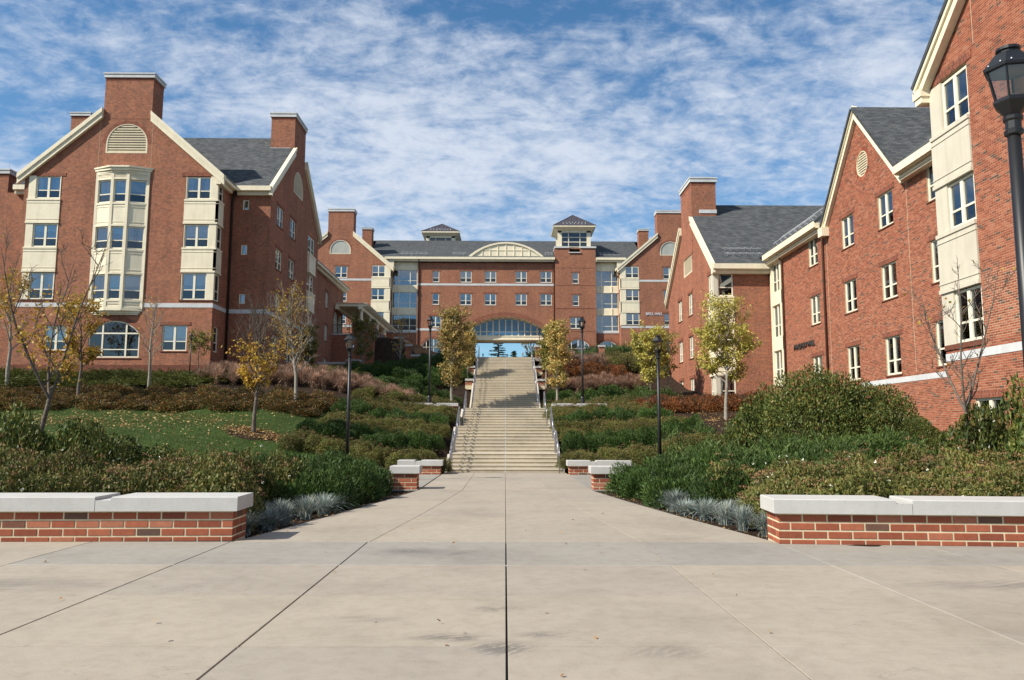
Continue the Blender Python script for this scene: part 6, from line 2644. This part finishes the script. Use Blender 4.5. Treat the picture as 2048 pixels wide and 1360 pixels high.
for s in (-1, 1):
    for k, (x, y, r, h) in enumerate(((3.55, 21.3, .62, 1.05), (4.1, 20.6, .8, 1.2), (4.6, 21.6, .85, 1.25), (5.5, 21.2, .9, 1.25))):
        plant('yew', s * x, y, r, h, 'dark yew hiding the walkway wall end, %s out from the path, %s' % (ordn(k), 'lawn side' if s < 0 else 'round-vent side'), 'yews at the wall ends')
# tall broad-leaved shrubs
for k, (x, y, r, h) in enumerate(((-9.2, 20.8, .9, 1.35), (-10.1, 20.4, 1.0, 1.7), (-11.2, 20.8, 1.1, 1.9), (-12.6, 20.4, 1.2, 2.1), (-13.9, 20.9, 1.3, 2.2))):
    plant('rhodo', x, y, r, h, 'tall broad-leaved shrub at the lawn corner, %s out from the path' % ordn(k), 'broad-leaved shrubs at the lawn corner')
for x, y, r, h, w in ((10.7, 17.6, 1.05, 2.4, 'middle-sized'), (12.1, 17.9, 1.05, 2.8, 'tallest'), (11.4, 16.7, .95, 2.1, 'lowest')):
    plant('rhodo', x, y, r, h, '%s broad-leaved shrub against the near wing under the bare tree' % w, 'broad-leaved shrubs at the near wing')
# bank on the round-vent side
for x, y, r, h, w in ((10.7, 26.6, 1.95, 3.35, 'biggest'), (12.3, 26.2, 1.6, 2.6, 'middle'), (13.3, 25.0, .95, 1.5, 'smallest')):
    plant('holly', x, y, r, h, '%s of the big rounded evergreen hollies in front of the long wall' % w, 'big hollies')
plant('rhodo', 9.0, 28.2, 1.15, 2.0, 'rounded bronze-green shrub between the yellow-leaved tree and the big hollies', 'bronze shrub')
plant('rhodo', 9.9, 29.2, 1.1, 2.2, 'upright bronze-green shrub just behind the big hollies', 'bronze shrub')
bed('juniper', (5.2, 12.8, 19.4, 24.2), 1.35, 1.15, 1.15, 'feathery juniper|below the big hollies', 'feathery junipers on the bank', lambda x, y: x > 6.0 - (y - 19.4) * .15 and x < 9.0 + (y - 19) * .75)
bed('green', (6.4, 10.2, 27.0, 33.0), 1.25, .62, .85, 'small round shrub|on mulch below maple', 'small round shrubs on the mulch', lambda x, y: x < 9.4 + (y - 27) * .1 and not (8.5 < x < 9.6 and y > 30.5), 'shrub')
bed('red', (7.6, 15.2, 40.5, 45.5), 1.15, .9, .85, 'russet barberry|below far brick wing', 'russet barberries below the far wing')
# terraces beside the lower stairs: bands of spirea and yew
for s in (-1, 1):
    nm = 'lawn side' if s < 0 else 'round-vent side'
    for (ya, yb, kind, lab) in ((30.2, 31.5, 'spirea_brown', 'brownish spirea|in lowest stair-side band, %s'), (32.5, 33.3, 'yew', 'dark yew|in lower dark stair-side band, %s'),
                                (34.3, 36.0, 'spirea_brown', 'brownish spirea|in middle stair-side band, %s'), (37.0, 37.8, 'yew', 'dark yew|in upper dark stair-side band, %s'),
                                (38.7, 41.2, 'spirea_brown', 'brownish spirea|in top stair-side band, %s')):
        x0, x1 = (2.72, 8.2 - (ya - 30) * .06) if s > 0 else (-8.2 + (ya - 30) * .06, -2.72)
        bed(kind, (x0, x1, ya, yb), .78, .68, .80 if kind != 'yew' else .90, lab % nm, 'band %.0f beside the stairs, %s' % (ya, nm), None, 'shrub')
    x0, x1 = (2.9, 8.0) if s > 0 else (-8.0, -2.9)
    bed('spirea', (x0, x1, 44.2, 49.8), 1.3, .95, .85, 'spirea mound|above middle terrace, %s' % nm, 'upper spirea mounds, %s' % nm)
    bed('yew', (x0, x1, 50.5, 53.5), 1.3, .95, .95, 'dark yew|at fourth flight foot, %s' % nm, 'upper yews, %s' % nm, None, 'shrub')
bed('yew', (-10.5, -2.9, 55.0, 64.5), 1.5, 1.1, 1.3, 'shaded evergreen|beside upper flights', 'shaded evergreens', lambda x, y: x < -3.3, 'shrub')
bed('red', (3.4, 9.8, 57.0, 60.5), 1.3, .95, .95, 'scarlet barberry|below terrace wall', 'barberries below the terrace wall')
bed('juniper', (5.0, 9.5, 48.0, 53.0), 1.5, 1.15, 1.0, 'green juniper|below scarlet barberries', 'junipers on the upper slope')
bed('muhly', (3.6, 9.6, 54.6, 56.2), .8, .75, 1.0, 'pinkish grass|below scarlet barberries', 'pink grass, lower row', None, 'grass')
bed('muhly', (3.6, 8.6, 61.8, 64.4), .8, .8, 1.0, 'pinkish grass|under terrace wall', 'pink grass, upper row', None, 'grass')
bed('spirea', (9.0, 15.0, 62.0, 67.5), 1.6, 1.2, 1.4, 'tall olive shrub|beyond terrace pier', 'shrubs beside the terrace pier')
bed('juniper', (3.4, 12.5, 68.0, 73.0), 1.7, 1.2, 1.3, 'green juniper|above terrace wall', 'terrace junipers')
# bank on the lawn side
bed('redgreen', (-28.5, -8.6, 36.8, 41.6), 1.25, .95, .72, 'rusty-green viburnum|in band above lawn', 'viburnums above the lawn')
bed('muhly', (-17.5, -6.0, 43.6, 47.4), .85, .8, 1.0, 'pinkish grass|in drift above viburnums', 'pink grass drift', lambda x, y: y > 43.6 + max(0, (-12 - x)) * .2, 'grass')
bed('ground', (-32.5, -13.0, 42.8, 48.6), 1.35, 1.3, .72, 'low juniper|under oriel hall windows', 'low junipers under the oriel hall', lambda x, y: y > 42.8 + max(0, x + 19) * .75, 'shrub')
bed('ground', (-17.2, -10.5, 48.6, 51.5), 1.5, 1.35, .7, 'low juniper|at oriel hall corner', 'low junipers at the hall corner', None, 'shrub')
for k in list(PROTO):
    for o in PROTO[k]:
        for ch in list(o.children):
            bpy.data.objects.remove(ch)
        bpy.data.objects.remove(o)

# ------------------------------------------------------------------ trees
def make_tree(name, label, base, h, seed, fork=.28, n_main=12, spread=.26, angle=48, leaves=3000, leaf=.11, mat='leaf_gold', bark='bark',
              zone=None, trunk_r=None, subs=5, twigs=4, leaders=1, jitter=.10, shape='oval', group=None, rot=0.0):
    rs = np.random.RandomState(seed)
    rr = random.Random(seed)
    rt = thing(name, label, 'tree', base, rot, group)
    mb = MB()
    tr = trunk_r or h * .016
    nodes = []

    def branch(p0, d0, L, r0, r1, lift, n=5, wob=.12, sides_=5):
        pts = [Vector(p0)]
        d = Vector(d0).normalized()
        for k in range(n):
            d = (d + Vector((rr.gauss(0, wob), rr.gauss(0, wob), rr.gauss(0, wob * .6) + lift))).normalized()
            pts.append(pts[-1] + d * (L / n))
        mb.tube(pts, [r0 + (r1 - r0) * k / n for k in range(n + 1)], sides_, caps=False)
        return pts

    def along(pts, t):
        k = min(len(pts) - 2, int(t * (len(pts) - 1)))
        f = t * (len(pts) - 1) - k
        return pts[k].lerp(pts[k + 1], f), (pts[k + 1] - pts[k]).normalized()

    zf = fork * h
    trunk = [Vector((0, 0, -.15)), Vector((rr.gauss(0, .015) * h * .3, 0, zf * .5)), Vector((rr.gauss(0, .01) * h, rr.gauss(0, .01) * h, zf))]
    mb.tube(trunk, [tr * 1.25, tr, tr * .88], 8, caps=False)
    heads = []
    if leaders == 1:
        heads.append((branch(trunk[-1], (rr.gauss(0, .04), rr.gauss(0, .04), 1), h * (1 - fork) * .97, tr * .86, tr * .1, .05, 8, .05, 6), 1.0))
    else:
        for k in range(leaders):
            a = 6.283 * k / leaders + rr.uniform(-.4, .4)
            el = rr.uniform(.28, .55)
            heads.append((branch(trunk[-1], (math.cos(a) * el, math.sin(a) * el, 1), h * (1 - fork) * rr.uniform(.75, 1.02), tr * .7, tr * .1, .06, 8, .07, 6), .8))
    per = max(1, n_main // len(heads))
    for hp, q in heads:
        for k in range(per):
            t = (k + rr.uniform(.1, .9)) / per
            t = t * .86 + .01
            p, d = along(hp, t)
            a = k * 2.399 + rr.uniform(-.5, .5)
            if shape == 'oval':
                prof_ = math.sin(math.pi * (0.16 + .80 * t)) ** .8
            elif shape == 'vase':
                prof_ = .55 + .5 * t - .45 * t * t
            else:
                prof_ = 1.05 - .8 * t
            L = spread * h * prof_ * rr.uniform(.85, 1.2) * 1.25 * q
            an = math.radians(angle * (1 - .35 * t) * rr.uniform(.8, 1.2))
            dv = Vector((math.cos(a) * math.sin(an), math.sin(a) * math.sin(an), math.cos(an)))
            r0 = tr * (.42 - .25 * t)
            bp = branch(p, dv, L, r0, r0 * .22, .07, 6, .10, 5)
            nodes.append((bp[-1], (bp[-1] - bp[-2]).normalized()))
            for j in range(subs):
                tt = rr.uniform(.25, .97)
                p2, d2 = along(bp, tt)
                sv = (d2 + Vector((rr.gauss(0, .55), rr.gauss(0, .55), rr.gauss(.1, .35)))).normalized()
                L2 = L * rr.uniform(.28, .5)
                sp = branch(p2, sv, L2, max(.008, r0 * .40), max(.005, r0 * .14), .06, 4, .12, 4)
                for jj in range(twigs):
                    p3, d3 = along(sp, rr.uniform(.2, 1))
                    tv = (d3 + Vector((rr.gauss(0, .6), rr.gauss(0, .6), rr.gauss(.1, .4)))).normalized()
                    tp = branch(p3, tv, L2 * rr.uniform(.3, .55), max(.005, r0 * .14), .0025, .05, 3, .12, 3)
                    for kk in (1, 2, 3):
                        nodes.append((tp[kk], (tp[kk] - tp[kk - 1]).normalized()))
    mb.build('trunk', M[bark], rt, smooth=True)
    if leaves:
        pts = np.array([tuple(n[0]) for n in nodes])
        if zone is not None:
            wgt = np.array([max(0, zone(p[2] / h, p[0] / h)) for p in pts]) + 1e-6
        else:
            wgt = np.ones(len(pts))
        # leaves come in clumps: some twigs carry many, some none
        wgt = wgt * rs.gamma(1.1, 1, len(pts))
        wgt /= wgt.sum()
        idx = rs.choice(len(pts), leaves, p=wgt)
        C = pts[idx] + rs.normal(size=(leaves, 3)) * jitter * np.array([1, 1, .8])
        D = unit(rs.normal(size=(leaves, 3)) * .8 + np.array([0, 0, -.55]))
        me = quads_mesh('crown', C, D, sides(D, rs), rs.uniform(.75, 1.25, leaves) * leaf, rs.uniform(.5, .75, leaves) * leaf, [M[mat]])
        mesh_obj('crown', me, rt)
    return rt


def gpos(px, py):
    p = on_ground(px, py)
    return (p.x, p.y, T(p.x, p.y))


def height_to(base, px, py):
    return at_y(px, py, base[1]).z - base[2]


b = gpos(507, 868)
make_tree('young_tree', 'young tree with gold lower leaves and bare upright twigs, on the lawn', b, height_to(b, 507, 615), 3, fork=.26, n_main=34, spread=.27, angle=38,
          leaves=1300, leaf=.125, mat='leaf_gold', zone=lambda t, x: max(0, 1.25 - t * 1.55) + (.5 if x < 0 and t < .7 else 0), subs=5, twigs=4)
b = gpos(592, 808)
make_tree('young_tree', 'half-bare gold-leaved tree rising from the pink grass drift', b, height_to(b, 600, 590), 5, fork=.26, n_main=30, spread=.27, angle=44,
          leaves=1100, leaf=.13, mat='leaf_gold', zone=lambda t, x: (1.0 if x < .04 else .08) * max(.1, 1.15 - t), bark='bark_pale')
b = (-13.2, 22.3, T(-13.2, 22.3))
make_tree('young_tree', 'sparse forked tree with large gold leaves behind the broad-leaved shrubs', b, height_to(b, 95, 455), 8, fork=.31, n_main=24, spread=.22, angle=42, leaders=3,
          leaves=720, leaf=.115, mat='leaf_gold', zone=lambda t, x: max(0.02, 1.2 - abs(t - .47) * 3.4), trunk_r=.066, shape='vase')
b = gpos(156, 808)
make_tree('young_tree', 'small golden tree in the viburnum band below the oriel', b, height_to(b, 156, 600), 11, fork=.32, n_main=16, spread=.22, angle=45, leaves=2200, leaf=.14, mat='leaf_gold',
          zone=lambda t, x: max(.05, 1.1 - abs(t - .5) * 1.6))
b = gpos(296, 788)
make_tree('young_tree', 'slim bare young tree in front of the arched ground-floor window', b, height_to(b, 300, 600), 14, fork=.34, n_main=14, spread=.20, angle=42, leaves=70, leaf=.13, mat='leaf_gold', bark='bark_pale')
b = gpos(14, 778)
make_tree('young_tree', 'thin gold-leaved tree in front of the outer hall', b, height_to(b, 30, 560), 17, fork=.34, n_main=16, spread=.24, angle=45, leaves=900, leaf=.15, mat='leaf_gold', bark='bark_pale')
b = gpos(396, 752)
make_tree('young_tree', 'little round green-gold tree at the corner of the oriel hall', b, height_to(b, 396, 676), 19, fork=.45, n_main=12, spread=.30, angle=55, leaves=900, leaf=.13, mat='leaf_oldgreen')
b = gpos(1452, 838)
make_tree('maple_tree', 'full yellow-green maple on the mulch in front of the far wing', b, height_to(b, 1440, 612), 21, fork=.27, n_main=26, spread=.26, angle=50, leaves=8500, leaf=.12, mat='leaf_yellowgreen', bark='bark_pale',
          zone=lambda t, x: 1.0 if t < .82 else .25, subs=6, twigs=4, jitter=.11)
b = gpos(1303, 797)
make_tree('maple_tree', 'bright yellow low-branched tree behind the lamp, below the far wing', b, height_to(b, 1295, 672), 23, fork=.18, n_main=24, spread=.30, angle=52, leaves=5200, leaf=.16, mat='leaf_yellowgreen', subs=6, twigs=4)
b = gpos(1337, 792)
make_tree('young_tree', 'half-bare pale yellow tree close to the far wing gable', b, height_to(b, 1340, 668), 25, fork=.28, n_main=16, spread=.24, angle=42, leaves=900, leaf=.15, mat='leaf_yellowgreen', bark='bark_pale')
b = (-3.35, 49.6, T(-3.35, 49.6))
make_tree('pear_tree', 'dense oval bronze-gold pear tree beside the upper flights, oriel hall side', b, height_to(b, 915, 632), 27, fork=.20, n_main=30, spread=.245, angle=30, leaves=7500, leaf=.15, mat='leaf_pear', bark='bark_pale', subs=6, twigs=4, jitter=.13)
b = (-2.75, 56.6, T(-2.75, 56.6))
make_tree('pear_tree', 'bronze pear tree behind the bigger one, close to the fifth flight rail', b, height_to(b, 938, 668), 28, fork=.22, n_main=24, spread=.20, angle=30, leaves=4200, leaf=.15, mat='leaf_pear', bark='bark_pale', subs=5, twigs=4, jitter=.13)
b = (3.35, 49.6, T(3.35, 49.6))
make_tree('pear_tree', 'oval bronze-gold pear tree beside the upper flights, round-vent hall side', b, height_to(b, 1113, 648), 29, fork=.22, n_main=30, spread=.185, angle=28, leaves=6000, leaf=.145, mat='leaf_pear', bark='bark_pale', subs=6, twigs=4, jitter=.12)
b = (2.95, 55.5, T(2.95, 55.5))
make_tree('pear_tree', 'greener pear tree close to the fourth flight rail, round-vent hall side', b, height_to(b, 1090, 655), 30, fork=.2, n_main=24, spread=.18, angle=28, leaves=4800, leaf=.145, mat='leaf_oldgreen', bark='bark_pale', subs=5, twigs=4, jitter=.12)
b = (10.55, 17.7, T(10.55, 17.7))
make_tree('bare_tree', 'leafless many-branched small tree in front of the near brick wing', b, height_to(b, 1935, 515), 33, fork=.34, n_main=22, spread=.22, angle=44, leaders=3, leaves=25, leaf=.10, mat='leaf_gold', trunk_r=.048, shape='vase', bark='bark')
b = (-15.4, 62.0, T(-15.4, 62.0))
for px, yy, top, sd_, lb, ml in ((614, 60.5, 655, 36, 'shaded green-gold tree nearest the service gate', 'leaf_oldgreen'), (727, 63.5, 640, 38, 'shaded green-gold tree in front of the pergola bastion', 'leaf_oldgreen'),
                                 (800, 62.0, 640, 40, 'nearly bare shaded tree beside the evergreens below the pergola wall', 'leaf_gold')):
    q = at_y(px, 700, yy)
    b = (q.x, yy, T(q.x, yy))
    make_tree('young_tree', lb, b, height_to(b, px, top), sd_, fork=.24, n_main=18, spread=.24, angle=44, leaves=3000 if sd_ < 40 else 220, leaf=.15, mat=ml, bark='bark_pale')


def make_spruce(label, x, y, h, w, seed):
    rs = np.random.RandomState(seed)
    z = 10.9
    rt = thing('spruce_tree', label, 'tree', (x, y, z))
    mb = MB()
    mb.tube([(0, 0, -.3), (0, 0, h * .5), (0, 0, h)], [.2, .13, .02], 8)
    C, D = [], []
    for k in range(46):
        t = .12 + .86 * k / 46
        L = w * (1 - t) * rs.uniform(.75, 1.15) + .15
        a = k * 2.4 + rs.uniform(-.3, .3)
        dz = -.12 + .25 * t
        e = np.array([math.cos(a) * L, math.sin(a) * L, dz * L])
        mb.tube([(0, 0, h * t), tuple(np.array([0, 0, h * t]) + e)], [.035, .008], 4, caps=False)
        m = int(30 + 90 * (1 - t))
        s = rs.uniform(.1, 1, m)
        p = np.array([0, 0, h * t]) + s[:, None] * e + rs.normal(size=(m, 3)) * np.array([.14, .14, .05])
        C.append(p)
        D.append(e / L + rs.normal(size=(m, 3)) * .5 + np.array([0, 0, -.25]))
    mb.build('trunk', M['bark'], rt)
    C = np.vstack(C)
    D = unit(np.vstack(D))
    mesh_obj('crown', quads_mesh('crown', C, D, sides(D, rs), rs.uniform(.3, .55, len(C)), .10, [M['needle']]), rt)


make_spruce('tall dark spruce seen through the archway above the top step', -1.2, 138, 8.2, 3.4, 51)
make_spruce('smaller dark spruce seen through the archway beside the tall one', 1.6, 142, 5.4, 1.7, 52)
b = (4.6, 136, 10.9)
make_tree('oak_tree', 'brown-leaved oak seen through the archway at its round-vent side', b, 9.5, 55, fork=.15, n_main=26, spread=.34, angle=55, leaves=5200, leaf=.2, mat='leaf_pear', subs=5, twigs=3)
b = (-7.5, 140, 10.9)
make_tree('oak_tree', 'pale far tree seen through the glazed bridge on the oriel hall side', b, 9.0, 56, fork=.2, n_main=22, spread=.30, angle=50, leaves=3000, leaf=.2, mat='leaf_oldgreen', subs=5, twigs=3)


# ------------------------------------------------------------------ lawn blades, fallen leaves
def build_lawn_cover():
    rs = np.random.RandomState(5)
    n = 70000
    u = rs.uniform(0, 1, n)
    y = 22.2 + 15.4 * u ** 1.25
    x = -5.6 - rs.uniform(0, 1, n) * (.72 * y - 5.6)
    keep = x > -30
    x, y = x[keep], y[keep]
    n = len(x)
    z = np.array([T(a, b) for a, b in zip(x, y)]) + .02
    a = rs.uniform(0, 6.283, n)
    h = rs.uniform(.035, .075, n)
    w = rs.uniform(.006, .012, n)
    lean = rs.normal(size=(n, 2)) * .03
    v = np.empty((n, 3, 3))
    v[:, 0] = np.stack([x - np.cos(a) * w, y - np.sin(a) * w, z - .01], 1)
    v[:, 1] = np.stack([x + np.cos(a) * w, y + np.sin(a) * w, z - .01], 1)
    v[:, 2] = np.stack([x + lean[:, 0], y + lean[:, 1], z + h], 1)
    me = bpy.data.meshes.new('grass')
    me.vertices.add(3 * n)
    me.vertices.foreach_set('co', v.astype(np.float32).ravel())
    me.loops.add(3 * n)
    me.loops.foreach_set('vertex_index', np.arange(3 * n, dtype=np.int32))
    me.polygons.add(n)
    me.polygons.foreach_set('loop_start', np.arange(0, 3 * n, 3, dtype=np.int32))
    me.materials.append(M['grass'])
    me.update(calc_edges=True)
    o = mesh_obj('grass', me)
    o['kind'] = 'stuff'
    tag(o, 'short green grass blades covering the lawn', 'grass')

    def leaves(name, pts, size, label, lift=.03):
        m = len(pts)
        C = np.array([(p[0], p[1], T(p[0], p[1]) + lift + abs(rs.normal()) * .012) for p in pts])
        D = unit(rs.normal(size=(m, 3)) * np.array([1, 1, .25]))
        S = unit(np.cross(D, np.array([0, 0, 1.0]) + rs.normal(size=(m, 3)) * .45))
        me = quads_mesh(name, C, D, S, rs.uniform(.7, 1.2, m) * size, rs.uniform(.5, .8, m) * size, [M['fallen']])
        o = mesh_obj(name, me)
        o['kind'] = 'stuff'
        tag(o, label, 'leaves')
    tb = gpos(507, 868)
    v, f = [], []
    nr = 28
    for r_, dz in ((0.0, .075), (.5, .065), (.95, .045), (1.12, .0)):
        for k in range(nr):
            a = 6.2832 * k / nr
            rr = r_ * (1 + .10 * math.sin(3 * a + 1) + .06 * math.sin(7 * a))
            x_, y_ = tb[0] + .15 + rr * 1.15 * math.cos(a), tb[1] + rr * .85 * math.sin(a)
            v.append((x_, y_, T(x_, y_) + .02 + dz))
    for j in range(3):
        for k in range(nr):
            q = (k + 1) % nr
            f.append((j * nr + k, j * nr + q, (j + 1) * nr + q, (j + 1) * nr + k))
    me = bpy.data.meshes.new('mulch_ring')
    me.from_pydata(v, [], f)
    me.materials.append(M['mulch'])
    mesh_obj('mulch_ring', me)['kind'] = 'structure'
    pts = []
    while len(pts) < 1500:
        r = abs(rs.normal()) * .55 + .25
        a = rs.uniform(0, 6.283)
        pts.append((tb[0] + .2 + r * 1.25 * math.cos(a), tb[1] + r * .8 * math.sin(a)))
    while len(pts) < 3000:
        yy = 22.6 + 14.4 * rs.uniform(0, 1)
        xx = -6 - rs.uniform(0, 1) * (.7 * yy - 6)
        if rs.uniform() < .25 + .75 * max(0, (yy - 29) / 8) * (.4 + .6 * (math.sin(xx * .9) * .5 + .5)):
            pts.append((xx, yy))
    while len(pts) < 4600:
        xx, yy = rs.normal(-16.5, 3.2), rs.normal(33.6, 1.5)
        if -27 < xx < -6 and 24 < yy < 37:
            pts.append((xx, yy))
    leaves('fallen_leaves', pts, .095, 'tan fallen leaves scattered on the lawn and round the young tree', .075)
    mp = gpos(1452, 838)
    pts = [(mp[0] + rs.normal(-.6, 1.1), mp[1] + rs.normal(0, 1.4)) for _ in range(520)]
    pts += [(rs.uniform(7, 13), rs.uniform(36, 41)) for _ in range(260)]
    leaves('fallen_leaves', pts, .10, 'yellow fallen leaves on the mulch under the maple')
    pts = []
    for _ in range(500):
        s = -1 if rs.uniform() < .5 else 1
        yy = rs.uniform(12.4, 21)
        pts.append((s * (edge(yy) + abs(rs.normal()) * .3 + .06), yy))
    leaves('fallen_leaves', pts, .05, 'brown fallen leaves and bark bits along both walkway beds', .012)
    pts = [(rs.choice((-1, 1)) * rs.uniform(.2, 3.6) * (1 if k % 3 else 1.6), rs.uniform(4.5, 20)) for k in range(46)]
    pts = [q for q in pts if q[1] < 11.2 or abs(q[0]) < edge(q[1])]
    leaves('fallen_leaves', pts, .045, 'a few stray dry leaves lying on the plaza and walkway paving', .058)


build_lawn_cover()
